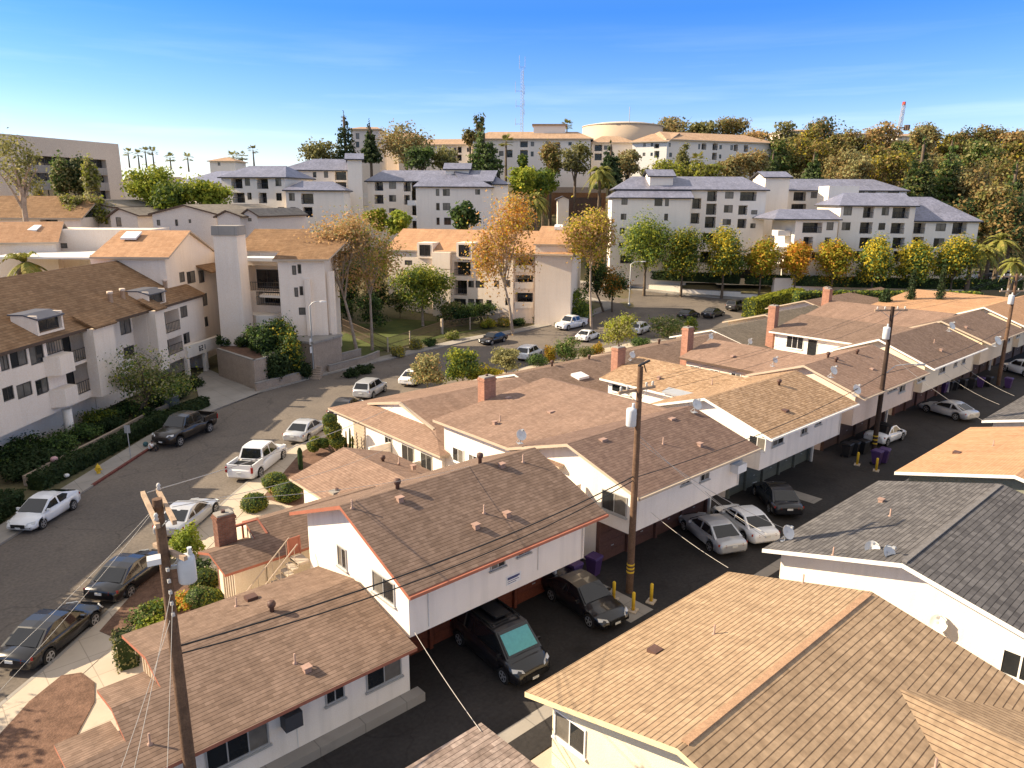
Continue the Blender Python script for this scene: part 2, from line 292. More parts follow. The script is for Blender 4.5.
M['palm'] = leafmat('palm_fronds', (0.116, 0.132, 0.031), (0.202, 0.202, 0.043), (0.341, 0.264, 0.070))
M['hedge'] = leafmat('hedge_leaves', (0.171, 0.202, 0.019), (0.295, 0.310, 0.028), (0.403, 0.372, 0.046))
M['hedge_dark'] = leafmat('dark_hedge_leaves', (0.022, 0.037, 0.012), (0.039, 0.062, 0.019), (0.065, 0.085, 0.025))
M['topiary'] = leafmat('topiary_leaves', (.13, .145, .025), (.22, .22, .03), (.34, .31, .04))

# ------------------------------------------------------------------ mesh building
class MB:
    def __init__(s): s.v = []; s.f = []; s.mi = []; s.m = 0; s.sm = []; s.smooth = False
    def poly(s, pts, mi=None):
        i = len(s.v); s.v += [Vector(p) for p in pts]; s.f.append(tuple(range(i, i + len(pts)))); s.mi.append(s.m if mi is None else mi); s.sm.append(s.smooth)
        return s
    def obox(s, o, a, b, c):            # corner o, edge vectors a,b,c
        o, a, b, c = Vector(o), Vector(a), Vector(b), Vector(c)
        P = [o, o + a, o + a + b, o + b, o + c, o + a + c, o + a + b + c, o + b + c]
        if a.cross(b).dot(c) < 0: P = [P[3], P[2], P[1], P[0], P[7], P[6], P[5], P[4]]
        for q in ((3, 2, 1, 0), (4, 5, 6, 7), (0, 1, 5, 4), (1, 2, 6, 5), (2, 3, 7, 6), (3, 0, 4, 7)): s.poly([P[k] for k in q])
        return s
    def box(s, x0, x1, y0, y1, z0, z1): return s.obox((x0, y0, z0), (x1 - x0, 0, 0), (0, y1 - y0, 0), (0, 0, z1 - z0))
    def cbox(s, c, sx, sy, sz, rz=0):
        a = Vector((math.cos(rz) * sx, math.sin(rz) * sx, 0)); b = Vector((-math.sin(rz) * sy, math.cos(rz) * sy, 0))
        return s.obox(Vector(c) - a / 2 - b / 2, a, b, (0, 0, sz))
    def prism(s, pts, z0, z1):
        n = len(pts); A = [Vector((p[0], p[1], z0)) for p in pts]; B = [Vector((p[0], p[1], z1)) for p in pts]
        s.poly(list(reversed(A))); s.poly(B)
        for k in range(n): s.poly([A[k], A[(k + 1) % n], B[(k + 1) % n], B[k]])
        return s
    def extr(s, pts, d):                # planar 3d polygon extruded by d
        d = Vector(d); A = [Vector(p) for p in pts]; B = [p + d for p in A]; n = len(A)
        s.poly(list(reversed(A))); s.poly(B)
        for k in range(n): s.poly([A[k], A[(k + 1) % n], B[(k + 1) % n], B[k]])
        return s
    def tube(s, pts, rad, n=8, cap=True):
        pts = [Vector(p) for p in pts]; rad = rad if isinstance(rad, (list, tuple)) else [rad] * len(pts)
        rings = []; old = s.smooth; s.smooth = True; prev = None
        for k, p in enumerate(pts):
            t = (pts[min(k + 1, len(pts) - 1)] - pts[max(k - 1, 0)])
            if t.length < 1e-9: t = Vector((0, 0, 1))
            t.normalize(); a = prev if prev is not None else (Vector((1, 0, 0)) if abs(t.x) < .9 else Vector((0, 1, 0)))
            a = (a - t * a.dot(t)).normalized(); prev = a; b = t.cross(a)
            rings.append([p + (a * math.cos(2 * math.pi * j / n) + b * math.sin(2 * math.pi * j / n)) * rad[k] for j in range(n)])
        i0 = len(s.v)
        for r_ in rings: s.v += r_
        for k in range(len(pts) - 1):
            for j in range(n):
                s.f.append((i0 + k * n + j, i0 + k * n + (j + 1) % n, i0 + (k + 1) * n + (j + 1) % n, i0 + (k + 1) * n + j)); s.mi.append(s.m); s.sm.append(True)
        s.smooth = False
        if cap: s.poly(list(reversed(rings[0]))); s.poly(rings[-1])
        s.smooth = old; return s
    def lathe(s, c, prof, n=12):        # prof: (radius, z)
        c = Vector(c)
        return s._rings([[c + Vector((r * math.cos(2 * math.pi * j / n), r * math.sin(2 * math.pi * j / n), z)) for j in range(n)] for r, z in prof])
    def _rings(s, rings, cap=True):
        n = len(rings[0]); i0 = len(s.v)
        for r_ in rings: s.v += [Vector(p) for p in r_]
        for k in range(len(rings) - 1):
            for j in range(n):
                s.f.append((i0 + k * n + j, i0 + k * n + (j + 1) % n, i0 + (k + 1) * n + (j + 1) % n, i0 + (k + 1) * n + j)); s.mi.append(s.m); s.sm.append(True)
        if not cap: return s
        s.f.append(tuple(range(i0 + n - 1, i0 - 1, -1))); s.f.append(tuple(range(i0 + (len(rings) - 1) * n, i0 + len(rings) * n)))
        s.mi += [s.m] * 2; s.sm += [False] * 2
        return s
    def ell(s, c, rx, ry, rz, n=10, m=6):
        c = Vector(c)
        return s._rings([[c + Vector((rx * math.sin(a) * math.cos(2 * math.pi * j / n), ry * math.sin(a) * math.sin(2 * math.pi * j / n), -rz * math.cos(a))) for j in range(n)]
                         for a in [max(.02, min(math.pi - .02, math.pi * k / m)) for k in range(m + 1)]])
    def build(s, name, mats, parent=None, off=(0, 0, 0)):
        mats = mats if isinstance(mats, (list, tuple)) else [mats]
        off = Vector(off); me = bpy.data.meshes.new(name); nv = len(s.v)
        me.from_pydata([tuple(p - off) for p in s.v], [], s.f)
        for m in mats: me.materials.append(m)
        me.polygons.foreach_set('material_index', s.mi); me.polygons.foreach_set('use_smooth', s.sm)
        me.update()
        uv = me.uv_layers.new(name='uv'); data = [0.0] * (2 * len(me.loops))
        for p in me.polygons:
            n = p.normal
            if abs(n.z) > .995: h = Vector((1, 0, 0)); v = Vector((0, 1, 0))
            else: h = Vector((-n.y, n.x, 0)).normalized(); v = n.cross(h)
            for li in p.loop_indices:
                q = s.v[me.loops[li].vertex_index]; data[2 * li] = q.dot(h); data[2 * li + 1] = q.dot(v)
        uv.data.foreach_set('uv', data)
        o = bpy.data.objects.new(name, me); COL.objects.link(o)
        if parent is not None: o.parent = parent
        else: o.location = off
        return o
def tag(o, label, cat, group=None, kind=None):
    if label: o['label'] = label
    if cat: o['category'] = cat
    if group: o['group'] = group
    if kind: o['kind'] = kind
    return o
def thing(name, label, cat, loc=(0, 0, 0), rz=0, group=None):
    o = bpy.data.objects.new(name, None); COL.objects.link(o); o.location = loc; o.rotation_euler = (0, 0, rz)
    o.empty_display_size = .1
    return tag(o, label, cat, group)
def kids(o): return [c for c in bpy.data.objects if c.parent == o]
def dup(root, loc, rz, label, group=None, scale=None):
    def cp(o, par):
        c = o.copy(); COL.objects.link(c)
        if par is not None: c.parent = par
        for k in CH.get(o.name, []): cp(k, c)
        return c
    CH = {}
    for c in bpy.data.objects:
        if c.parent is not None: CH.setdefault(c.parent.name, []).append(c)
    r = cp(root, None); r.location = loc; r.rotation_euler = (0, 0, rz)
    if scale: r.scale = scale if isinstance(scale, tuple) else (scale,) * 3
    if label: r['label'] = label
    if group: r['group'] = group
    return r
def struct(o): o['kind'] = 'structure'; return o
# ------------------------------------------------------------------ the setting: ground, streets, pavements
rl = [-3000, -1500, -700, -400, -250, -200] + list(range(-160, 161, 8)) + [200, 250, 400, 700, 1500, 3000]
fl = [-300, -100, -40, 0, 20, 40, 60] + list(range(70, 350, 5)) + [370, 400, 450, 500, 600, 700, 1000, 2000, 4000]
def hb(r, f): return H(r, f) - .03
g = MB(); g.smooth = True
gv = [W(r, f, hb(r, f)) for f in fl for r in rl]; g.v = gv; nr = len(rl)
for j in range(len(fl) - 1):
    for i in range(nr - 1):
        g.f.append((j * nr + i, j * nr + i + 1, (j + 1) * nr + i + 1, (j + 1) * nr + i)); g.mi.append(0); g.sm.append(True)
struct(g.build('ground', M['ground']))
def sheet(name, poly, m, zo, step=5, world=False, thick=0, parent=None, flat=None):
    bm = bmesh.new(); pts = [RF(p) for p in poly] if world else poly
    bm.faces.new([bm.verts.new((p[0], p[1], 0)) for p in pts])
    for ax in (0, 1):
        lo = min(p[ax] for p in pts); hi = max(p[ax] for p in pts); k = math.ceil(lo / step) * step
        while k < hi:
            co = [0, 0, 0]; co[ax] = k; no = [0, 0, 0]; no[ax] = 1
            bmesh.ops.bisect_plane(bm, geom=bm.verts[:] + bm.edges[:] + bm.faces[:], plane_co=co, plane_no=no, dist=1e-4); k += step
    bmesh.ops.recalc_face_normals(bm, faces=bm.faces[:])
    up = bm.faces[:][0].normal.z > 0
    b = MB(); b.smooth = True
    cnt = {}
    for f in bm.faces:
        P = [W(v.co.x, v.co.y, (H(v.co.x, v.co.y) if flat is None else flat) + zo) for v in f.verts]
        if not up: P.reverse()
        b.poly(P)
    if thick:
        b.smooth = False
        for e in bm.edges:
            if len(e.link_faces) == 1:
                a, c = [W(v.co.x, v.co.y, (H(v.co.x, v.co.y) if flat is None else flat) + zo) for v in e.verts]
                dn = Vector((0, 0, thick)); b.poly([a, c, c - dn, a - dn])
    bm.free()
    return b.build(name, m, parent)
WC = [(-29.6, -25), (-29.2, 0), (-28.9, 20), (-28.6, 37), (-28.2, 46), (-27.9, 56), (-27.3, 64), (-25.3, 70.5), (-21.7, 76.5), (-17.4, 83), (-11.5, 91), (-5.6, 98.5), (1, 105.5), (7.4, 112), (13, 118), (17, 123.5), (17.5, 127.5), (14, 131), (6, 134), (-10, 137)]
EC = [(-19.85, -25), (-19.8, 10), (-19.6, 24), (-19.2, 27), (-18.95, 31), (-18.75, 36), (-18.4, 44), (-17.9, 49), (-16.7, 56.5), (-14.6, 62.5), (-11.5, 68), (-8.2, 72), (-4, 76.5), (2, 83), (9.3, 91), (17, 98.5), (26, 104.8), (34, 109), (42, 112), (56, 113.5), (80, 113), (130, 111)]
FARK = [(-10, 144), (5, 142.5), (20, 138.5), (30, 133.5), (40, 130), (54, 127.5), (80, 125.5), (130, 124)]
struct(sheet('street', WC[:-1] + [(-10, 137)] + FARK + list(reversed(EC)), M['asphalt'], .012, 4))
def strip(name, line, d, m, zo, thick=0, d0=0.0, step=5):
    a, b = [], []
    for k, p in enumerate(line):
        q0 = line[max(k - 1, 0)]; q1 = line[min(k + 1, len(line) - 1)]
        t = Vector((q1[0] - q0[0], q1[1] - q0[1])).normalized(); n = Vector((-t.y, t.x))
        a.append((p[0] + n.x * d0, p[1] + n.y * d0)); b.append((p[0] + n.x * d, p[1] + n.y * d))
    o = MB()
    def zz(p): return H(*p) + zo
    for k in range(len(line) - 1):
        P = [W(*a[k], zz(a[k])), W(*a[k + 1], zz(a[k + 1])), W(*b[k + 1], zz(b[k + 1])), W(*b[k], zz(b[k]))]
        nn = (P[1] - P[0]).cross(P[2] - P[0])
        o.poly(P if nn.z > 0 else P[::-1])
        if thick:
            dn = Vector((0, 0, thick)); o.poly([P[0], P[1], P[1] - dn, P[0] - dn]); o.poly([P[3], P[2], P[2] - dn, P[3] - dn])
    return o.build(name, m)
def subdiv(line, n=4):
    out = []
    for k in range(len(line) - 1):
        for j in range(n):
            t = j / n; out.append((line[k][0] * (1 - t) + line[k + 1][0] * t, line[k][1] * (1 - t) + line[k + 1][1] * t))
    return out + [line[-1]]
# kerbs are a real 0.14 m step; the pavement lies behind them
WCs, ECs, FKs = subdiv(WC), subdiv(EC), subdiv(FARK)
struct(strip('kerb', WCs, .18, M['concrete_grey'], .14, .16))
struct(strip('kerb', ECs, -.18, M['concrete_grey'], .14, .16))
struct(strip('kerb', FKs, .18, M['concrete_grey'], .14, .16))
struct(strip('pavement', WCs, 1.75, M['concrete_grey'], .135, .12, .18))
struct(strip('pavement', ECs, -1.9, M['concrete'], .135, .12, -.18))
struct(strip('pavement', FKs, 1.6, M['concrete_grey'], .135, .12, .18))
redk = [p for p in WCs if 44.5 < p[1] < 55.5]
struct(strip('painted_kerb', redk, .185, M['kerb_red'], .146, .135, -.005))
# alley between the garages and the low houses
ALW = [(-8, 11), (13.9, 11), (13.9, 24.2), (110, 25.5), (110, 15.2), (62, 14), (13, 9)]
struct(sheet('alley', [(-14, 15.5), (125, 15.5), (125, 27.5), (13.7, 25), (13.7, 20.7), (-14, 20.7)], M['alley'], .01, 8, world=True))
struct(sheet('side_yard', [(9.5, 2), (29.8, 2), (29.8, 15.45), (9.5, 15.45)], M['concrete'], .008, 6, world=True))
struct(sheet('alley_gutter', [(14.3, 16.6), (125, 16.6), (125, 17.2), (14.3, 17.2)], M['concrete_grey'], .016, 8, world=True))
struct(sheet('back_yards', [(29.9, -5), (125, -5), (125, 15.4), (29.9, 15.4)], M['concrete_grey'], .006, 8, world=True))
for q in ([(43.8, 19.5), (45.0, 19.5), (45.0, 24.4), (43.8, 24.4)], [(24.2, 18.6), (25.9, 18.6), (25.9, 24.0), (24.2, 24.0)]):
    struct(sheet('concrete_apron', q, M['concrete_grey'], .02, 8, world=True))
def gp(*pp): return [tuple(RF(G(*p))) for p in pp]
# front gardens of the row, the corner garden's mulch and the driveways
struct(sheet('front_garden', [(-18.3, -6), (-18.2, 20), (-17.7, 28), (-17.3, 36), (-16.8, 44), (-15.2, 55), (-12.8, 61), (-9.2, 67.2), (-3.0, 74), (3.0, 80.7), (10.1, 88.6), (17.7, 96), (26.6, 102.4), (34.8, 106.8), (44, 109.7), (60, 111), (90, 110), (66, 96), (26.5, 60.6), (-3.2, 33.8), (-9, 28.2), (-11.5, 20), (-14, 10), (-15, -6)], M['concrete'], .118, 6))
struct(sheet('mulch_bed', gp((262, 500), (300, 455), (330, 436), (350, 446), (330, 470), (300, 510)), M['soil'], .14, 4))
struct(sheet('driveway', gp((108, 638), (140, 605), (207, 585), (270, 600), (190, 700), (120, 720), (95, 700)), M['concrete'], .128, 5))
struct(sheet('garden_path', gp((0, 768), (0, 760), (60, 690), (75, 676), (97, 690), (100, 640), (130, 660), (110, 760), (60, 800), (0, 810)), M['concrete'], .124, 5))
struct(sheet('mulch_bed', gp((-30, 800), (-12, 752), (30, 705), (62, 679), (82, 676), (95, 686), (95, 705), (70, 752), (55, 790), (20, 830)), M['soil'], .17, 4, thick=.06))
struct(sheet('mulch_bed', gp((100, 634), (152, 575), (195, 560), (212, 590), (190, 640), (132, 648)), M['soil'], .16, 4, thick=.05))
struct(sheet('driveway', gp((225, 505), (262, 470), (320, 500), (285, 530)), M['concrete'], .130, 5))
struct(sheet('driveway', gp((330, 428), (352, 408), (400, 440), (370, 455)), M['concrete'], .130, 5))
struct(sheet('lawn', gp((350, 440), (362, 424), (372, 428), (372, 445)), M['lawn'], .135, 5))
# ------------------------------------------------------------------ building tools
class Fac:                               # a vertical wall plane from P0 to P1; n points at the camera side
    def __init__(s, P0, P1):
        s.p = Vector((P0[0], P0[1], 0)); q = Vector((P1[0], P1[1], 0)); s.L = (q - s.p).length; s.u = (q - s.p).normalized()
        s.n = Vector((s.u.y, -s.u.x, 0))
        if (CP - s.p).dot(s.n) < 0: s.n = -s.n
    def at(s, a, z, o=0.0): return s.p + s.u * a + s.n * o + UP0 * z
    def hit(s, px, py):
        d = ray(px, py); t = (s.p - CP).dot(s.n) / d.dot(s.n); q = CP + d * t; return ((q - s.p).dot(s.u), q.z)
    def sx(s, px, z):
        lo, hi = -200.0, 200.0; lo = -60.0; hi = s.L + 60
        def pxof(a):
            d = s.at(a, z) - CP; dep = d.dot(FW)
            return 512 + FOC * d.dot(RX) / dep if dep > .5 else None
        a = s.hit(px, 384)[0]
        for _ in range(25):
            x = pxof(a)
            if x is None: break
            x2 = pxof(a + .05)
            if x2 is None or abs(x2 - x) < 1e-9: break
            a += max(-5, min(5, (px - x) / ((x2 - x) / .05)))
        return a
    def rect(s, xl, yt, yb, xr):
        zt = s.hit(xl, yt)[1]; zb = s.hit(xl, yb)[1]; zm = (zt + zb) / 2
        a, b = s.sx(xl, zm), s.sx(xr, zm)
        return (min(a, b), max(a, b), zb, zt)
def window(F, a0, a1, z0, z1, root, off, o=0.0, mull=1, fm='frame', gm='glass', fw=.055, sill=True, blind=None, proud=.05):
    b = MB(); n = F.n; u = F.u
    def bar(x0, x1, za, zb, d=proud): b.obox(F.at(x0, za, o), u * (x1 - x0), n * d, UP0 * (zb - za))
    bar(a0, a0 + fw, z0, z1); bar(a1 - fw, a1, z0, z1); bar(a0 + fw, a1 - fw, z0, z0 + fw); bar(a0 + fw, a1 - fw, z1 - fw, z1)
    for k in range(mull):
        c = a0 + (a1 - a0) * (k + 1) / (mull + 1); bar(c - fw * .4, c + fw * .4, z0 + fw, z1 - fw, proud * .8)
    w = b.build('window', M[fm], root, off)
    g = MB()
    if mull:
        xs = [a0 + fw] + [a0 + (a1 - a0) * (k + 1) / (mull + 1) for k in range(mull)] + [a1 - fw]
    else: xs = [a0 + fw, a1 - fw]
    for k in range(len(xs) - 1):
        g.m = 1 if blind is not None and blind == k else 0
        g.obox(F.at(xs[k] + fw * .41 * (k > 0), z0 + fw, o), u * (xs[k + 1] - xs[k] - fw * .41 * ((k > 0) + (k < len(xs) - 2))), n * (proud * .35), UP0 * (z1 - z0 - 2 * fw))
    p = g.build('pane', [M[gm], M['glass_blind']], w, off)
    if sill:
        q = MB(); q.obox(F.at(a0 - .06, z0 - .07, o), u * (a1 - a0 + .12), n * (proud + .06), UP0 * .07); q.build('sill', M[fm], w, off)
    return w
def roof(root, off, polys, rm, tm, t=.16, name='roof', trim='fascia'):
    b = MB(); e = {}
    for p in polys:
        p = [Vector(q) for q in p]
        nn = (p[1] - p[0]).cross(p[2] - p[0])
        if nn.z < 0: p.reverse()
        b.poly(p)
        for k in range(len(p)):
            a, c = p[k], p[(k + 1) % len(p)]
            ka, kc = tuple(round(x, 2) for x in a), tuple(round(x, 2) for x in c)
            e.setdefault(tuple(sorted((ka, kc))), []).append((a, c))
    o = b.build(name, M[rm], root, off)
    f = MB(); dn = Vector((0, 0, t))
    for p in polys:
        p = [Vector(q) - dn for q in p]; nn = (p[1] - p[0]).cross(p[2] - p[0])
        if nn.z > 0: p.reverse()
        f.poly(p)
    for k, l in e.items():
        if len(l) == 1:
            a, c = l[0]; f.poly([a - dn, c - dn, c, a])
    f.build(trim, M[tm], root, off)
    return o
def gx(x0, x1, y0, y1, ze, zr, yr=None, ze1=None):    # gable, ridge along X
    yr = (y0 + y1) / 2 if yr is None else yr; ze1 = ze if ze1 is None else ze1
    return [[(x0, y0, ze), (x1, y0, ze), (x1, yr, zr), (x0, yr, zr)], [(x0, yr, zr), (x1, yr, zr), (x1, y1, ze1), (x0, y1, ze1)]]
def gy(x0, x1, y0, y1, ze, zr, xr=None, ze1=None):
    xr = (x0 + x1) / 2 if xr is None else xr; ze1 = ze if ze1 is None else ze1
    return [[(x0, y0, ze), (xr, y0, zr), (xr, y1, zr), (x0, y1, ze)], [(xr, y0, zr), (x1, y0, ze1), (x1, y1, ze1), (xr, y1, zr)]]
def zgx(y, y0, y1, ze, zr, yr=None):
    yr = (y0 + y1) / 2 if yr is None else yr
    return ze + (zr - ze) * ((y - y0) / (yr - y0) if y < yr else (y1 - y) / (y1 - yr))
def wall_gx(b, x0, x1, y0, y1, z0, R_, t=.17):         # pentagon walls under a gx roof; R_=(y0,y1,ze,zr,yr)
    zf = lambda y: zgx(y, *R_) - t
    yr = R_[4] if len(R_) > 4 and R_[4] is not None else (R_[0] + R_[1]) / 2
    b.extr([(x0, y0, z0), (x0, y0, zf(y0)), (x0, yr, zf(yr)), (x0, y1, zf(y1)), (x0, y1, z0)], (x1 - x0, 0, 0))
def wall_gy(b, x0, x1, y0, y1, z0, R_, t=.17):
    zf = lambda y: zgx(y, *R_) - t
    xr = R_[4] if len(R_) > 4 and R_[4] is not None else (R_[0] + R_[1]) / 2
    b.extr([(x0, y0, z0), (x1, y0, z0), (x1, y0, zf(x1)), (xr, y0, zf(xr)), (x0, y0, zf(x0))], (0, y1 - y0, 0))
def onroof(px, py, y0, z0, s):           # point seen at (px,py) on the slope z = z0 + s*(Y-y0)
    d = ray(px, py); t = (z0 - s * y0 - CAMH) / (d.z - s * d.y); return CP + d * t
def onroofx(px, py, x0, z0, s):
    d = ray(px, py); t = (z0 - s * x0 - CAMH) / (d.z - s * d.x); return CP + d * t
def garage_door(root, off, x0, x1, y, z0, z1, m):      # sectional door facing -Y
    b = MB(); b.box(x0, x1, y - .06, y, z0, z1); n = 4; h = (z1 - z0) / n
    for k in range(n): b.box(x0 + .06, x1 - .06, y - .085, y - .055, z0 + k * h + .04, z0 + (k + 1) * h - .04)
    d = b.build('garage_door', M[m], root, off)
    q = MB(); q.box((x0 + x1) / 2 - .1, (x0 + x1) / 2 + .1, y - .11, y - .085, z0 + .75, z0 + .8); q.build('handle', M['metal_grey'], d, off)
def chimney(root, off, c, sx, sy, z0, z1, m='brick', cap=True):
    b = MB(); b.cbox((c[0], c[1], z0), sx, sy, z1 - z0); b.cbox((c[0], c[1], z1 - .22), sx + .1, sy + .1, .12); ch = b.build('chimney', M[m], root, off)
    q = MB(); q.cbox((c[0], c[1], z1), sx * .9, sy * .9, .08); q.m = 1; q.lathe((c[0], c[1], z1 + .08), [(.1, 0), (.1, .12)], 8)
    q.build('chimney_cap', [M['concrete_grey'], M['vent_brown']], ch, off)
    return ch
def vent(root, off, p, kind):
    b = MB(); p = Vector(p)
    if kind == 'turbine':
        b.lathe(p - UP0 * .1, [(.09, 0), (.09, .26), (.14, .3), (.17, .4), (.14, .5), (.05, .54)], 12); b.build('turbine_vent', M['vent_brown'], root, off)
    elif kind == 'pipe':
        b.lathe(p - UP0 * .1, [(.09, 0), (.09, .11), (.035, .14), (.035, .48)], 8); b.build('vent_pipe', M['vent_pipe'], root, off)
    elif kind == 'box':
        b.obox(p + Vector((-.12, -.11, -.08)), (.24, 0, 0), (0, .22, 0), (0, 0, .24)); b.obox(p + Vector((-.16, -.15, .16)), (.32, 0, 0), (0, .3, 0), (0, 0, .04)); b.build('roof_vent', M['vent_pipe'], root, off)
    elif kind == 'low':
        b.obox(p + Vector((-.22, -.15, -.06)), (.44, 0, 0), (0, .3, 0), (0, 0, .13)); b.build('roof_vent', M['vent_pipe'], root, off)
    elif kind == 'dark':
        b.obox(p + Vector((-.22, -.2, -.05)), (.44, 0, 0), (0, .4, 0), (0, 0, .15)); b.build('roof_vent', M['vent_brown'], root, off)
    elif kind == 'skylight':
        b.obox(p + Vector((-.65, -.5, -.1)), (1.3, 0, 0), (0, 1.0, .22), (0, 0, .2)); b.build('skylight', M['frame_white'], root, off)
def dish(p, az, label, h=.55, r=.38, tilt=35, wall=False):
    t = thing('satellite_dish', label, 'satellite dish', p, az)
    b = MB(); rings = []
    e = R(tilt); ax = Vector((math.cos(e), 0, math.sin(e))); sd = Vector((0, 1, 0)); up = ax.cross(sd) * -1
    c0 = Vector((.12, 0, h)); n = 16
    for k, (q, dd) in enumerate([(1.0, .10), (.75, .045), (.45, .0), (.02, -.015)]):
        rings.append([c0 + ax * dd + (sd * math.cos(2 * math.pi * j / n) * .9 + up * math.sin(2 * math.pi * j / n)) * r * q for j in range(n)])
    back = [[p_ - ax * .025 for p_ in rg] for rg in reversed(rings)]
    b._rings(rings + back, False); b.build('reflector', M['dish'], t)
    m = MB()
    if wall: m.tube([(-.25, 0, h - .1), (0, 0, h - .1), (.08, 0, h)], .022, 6)
    else:
        m.tube([(0, 0, -.05), (0, 0, h - .12), (.09, 0, h)], .024, 6); m.tube([(-.22, .15, 0), (0, 0, h * .6)], .014, 5); m.tube([(-.22, -.15, 0), (0, 0, h * .6)], .014, 5); m.cbox((0, 0, -.03), .3, .3, .03)
    m.build('mount', M['metal_grey'], t)
    a = MB(); low = c0 - up * r * .95; tip = c0 + ax * .42 - up * r * .55
    a.tube([low, tip], .014, 5); a.cbox(tip - Vector((0, 0, .05)), .14, .09, .1); a.build('feed_arm', M['metal_grey'], t)
    return t
# ------------------------------------------------------------------ low house L in the lower left
o = Vector((9.5, 24, 0)); h = thing('low_house', 'single storey white house with stepped brown roof behind the tall dark pole', 'house', o)
Zf = lambda y: 2.62 + .207 * (y - 20.3)
Z1, Z2, Z3 = Zf(24.9), Zf(23.3), Zf(21.8)
polys = [[(2.3, 20.3, 2.62), (13.55, 20.3, 2.62), (13.55, 24.9, Z1), (5.4, 24.9, Z1), (5.4, 23.3, Z2), (3.9, 23.3, Z2), (3.9, 21.8, Z3), (2.3, 21.8, Z3)],
         [(5.4, 24.9, Z1), (13.55, 24.9, Z1), (13.55, 28.1, 2.85), (5.4, 28.1, 2.85)],
         [(3.9, 23.3, Z2), (5.4, 23.3, Z2), (5.4, 25.3, 2.78), (3.9, 25.3, 2.78)],
         [(2.3, 21.8, Z3), (3.9, 21.8, Z3), (3.9, 23.7, 2.52), (2.3, 23.7, 2.52)]]
roof(h, o, polys, 'sh_brown', 'trim_red', .13)
b = MB()
for x0, x1, y1, zt, yr in ((5.95, 13.6, 27.5, 2.8, 24.9), (4.4, 5.95, 24.8, 2.7, 23.3), (2.8, 4.4, 23.2, 2.5, 21.8)):
    b.extr([(x0, 20.97, 0), (x0, 20.97, Zf(20.97) - .15), (x0, yr, Zf(yr) - .15), (x0, y1, zt - .1), (x0, y1, 0)], (x1 - x0, 0, 0))
b.build('wall', M['stucco'], h, o)
b = MB(); b.box(2.8, 13.95, 20.45, 20.965, 0, .38); b.build('footing_ledge', M['concrete_grey'], h, o)
F = Fac((2.8, 20.97), (13.6, 20.97))
for q, bl in (((366, 673, 692, 401), 1), ((325, 688, 706, 344), None), ((205, 740, 775, 268), 2)):
    a0, a1, z0, z1 = F.rect(*q); window(F, a0, a1, max(z0, .6), min(z1, 2.3), h, o, mull=1 if bl != 2 else 2, blind=bl)
a0, a1, z0, z1 = F.rect(280, 712, 727, 297); b = MB(); b.obox(F.at(a0, z0, 0), F.u * (a1 - a0), F.n * .45, UP0 * max(.42, z1 - z0)); ac = b.build('air_conditioner', M['trim_dark'], h, o)
b = MB(); a0 = F.sx(385.5 - 89, 1.2); b.obox(F.at(a0, .4), F.u * .03, F.n * .03, UP0 * 1.4); b.build('conduit', M['trim_white'], h, o)
for k, px, py in (('turbine', 272, 611), ('box', 307, 671), ('pipe', 295, 663)):
    vent(h, o, onroof(px, py, 20.3, 2.62, .207), k)
for k, px, py in (('pipe', 236.5, 606), ('dark', 251, 598)):
    vent(h, o, G(px, py, 3.2), k)
vent(h, o, onroof(150, 744, 20.3, 2.62, .207), 'pipe')
# entrance screens on the street side
b = MB()
for k in range(4): b.cbox((5.9 - .02, 26.3 + k * .35, 0), .09, .12, 2.4)
b.build('slat_screen', M['trim_tan'], h, o)

# ------------------------------------------------------------------ C: two storeys over garages, rust red verges
def row_block(o, name, label, x0, x1, dy, wall, rm, tm, door, wins, nd, ze=5.0, zr=6.6, yb=29.9, rear=None, low=None):
    h = thing(name, label, 'house', o)
    y0, yr, y1 = 20.2 + dy, 25.05 + dy, yb + dy
    xe0, xe1 = x0 - .58, x1 + .5
    rp = gx(xe0, xe1, y0, y1, ze, zr, yr)
    roof(h, o, rp, rm, tm, .17)
    b = MB(); R_ = (y0, y1, ze, zr, yr)
    wall_gx(b, x0, x1, 21.1 + dy, y1 - .6, 2.55, R_)
    b.box(x0, x1, 23.3 + dy, y1 - .6, 0, 2.55)
    b.box(x0, x0 + .3, 21.5 + dy, 23.3 + dy, 0, 2.55) if low == 'left' else None
    b.build('wall', M[wall], h, o)
    n = nd; w = (x1 - x0) / n
    for k in range(n + 1):
        p = MB(); xx = x0 + k * w; p.box(xx - (.16 if k else 0), xx + (0 if k else .14), 23.05 + dy, 23.29 + dy, 0, 2.55)
        p.build('garage_pier', M[door], h, o)  # piers take the dark door colour to paint in the recess shade
    for k in range(n): garage_door(h, o, x0 + k * w + .14, x0 + (k + 1) * w - .16, 23.29 + dy, 0, 2.3, door)
    q = MB(); q.box(x1 - .18, x1 - .04, 22.8 + dy, 22.94 + dy, 0, 2.55); q.build('post', M['trim_white'], h, o)
    q = MB(); q.box(xe0, xe1, y0 - .11, y0 - .005, ze - .15, ze - .03); gt = q.build('gutter', M[tm], h, o)
    q = MB(); q.tube([(x1 - .15, y0 - .05, ze - .12), (x1 - .15, 21.04 + dy, ze - .55), (x1 - .15, 21.04 + dy, 2.6)], .035, 6); q.build('downpipe', M[wall], gt, o)
    F = Fac((x0, 21.1 + dy), (x1, 21.1 + dy))
    for i, w_ in enumerate(wins):
        a0, a1, z0, z1 = F.rect(*w_)
        window(F, a0, a1, max(z0, 3.1), min(z1, ze - .15), h, o, mull=1, blind=i % 2)
    FG = Fac((x0, 21.1 + dy), (x0, y1 - .6))
    return h, F, FG, R_
oC = Vector((18.8, 25, 0))
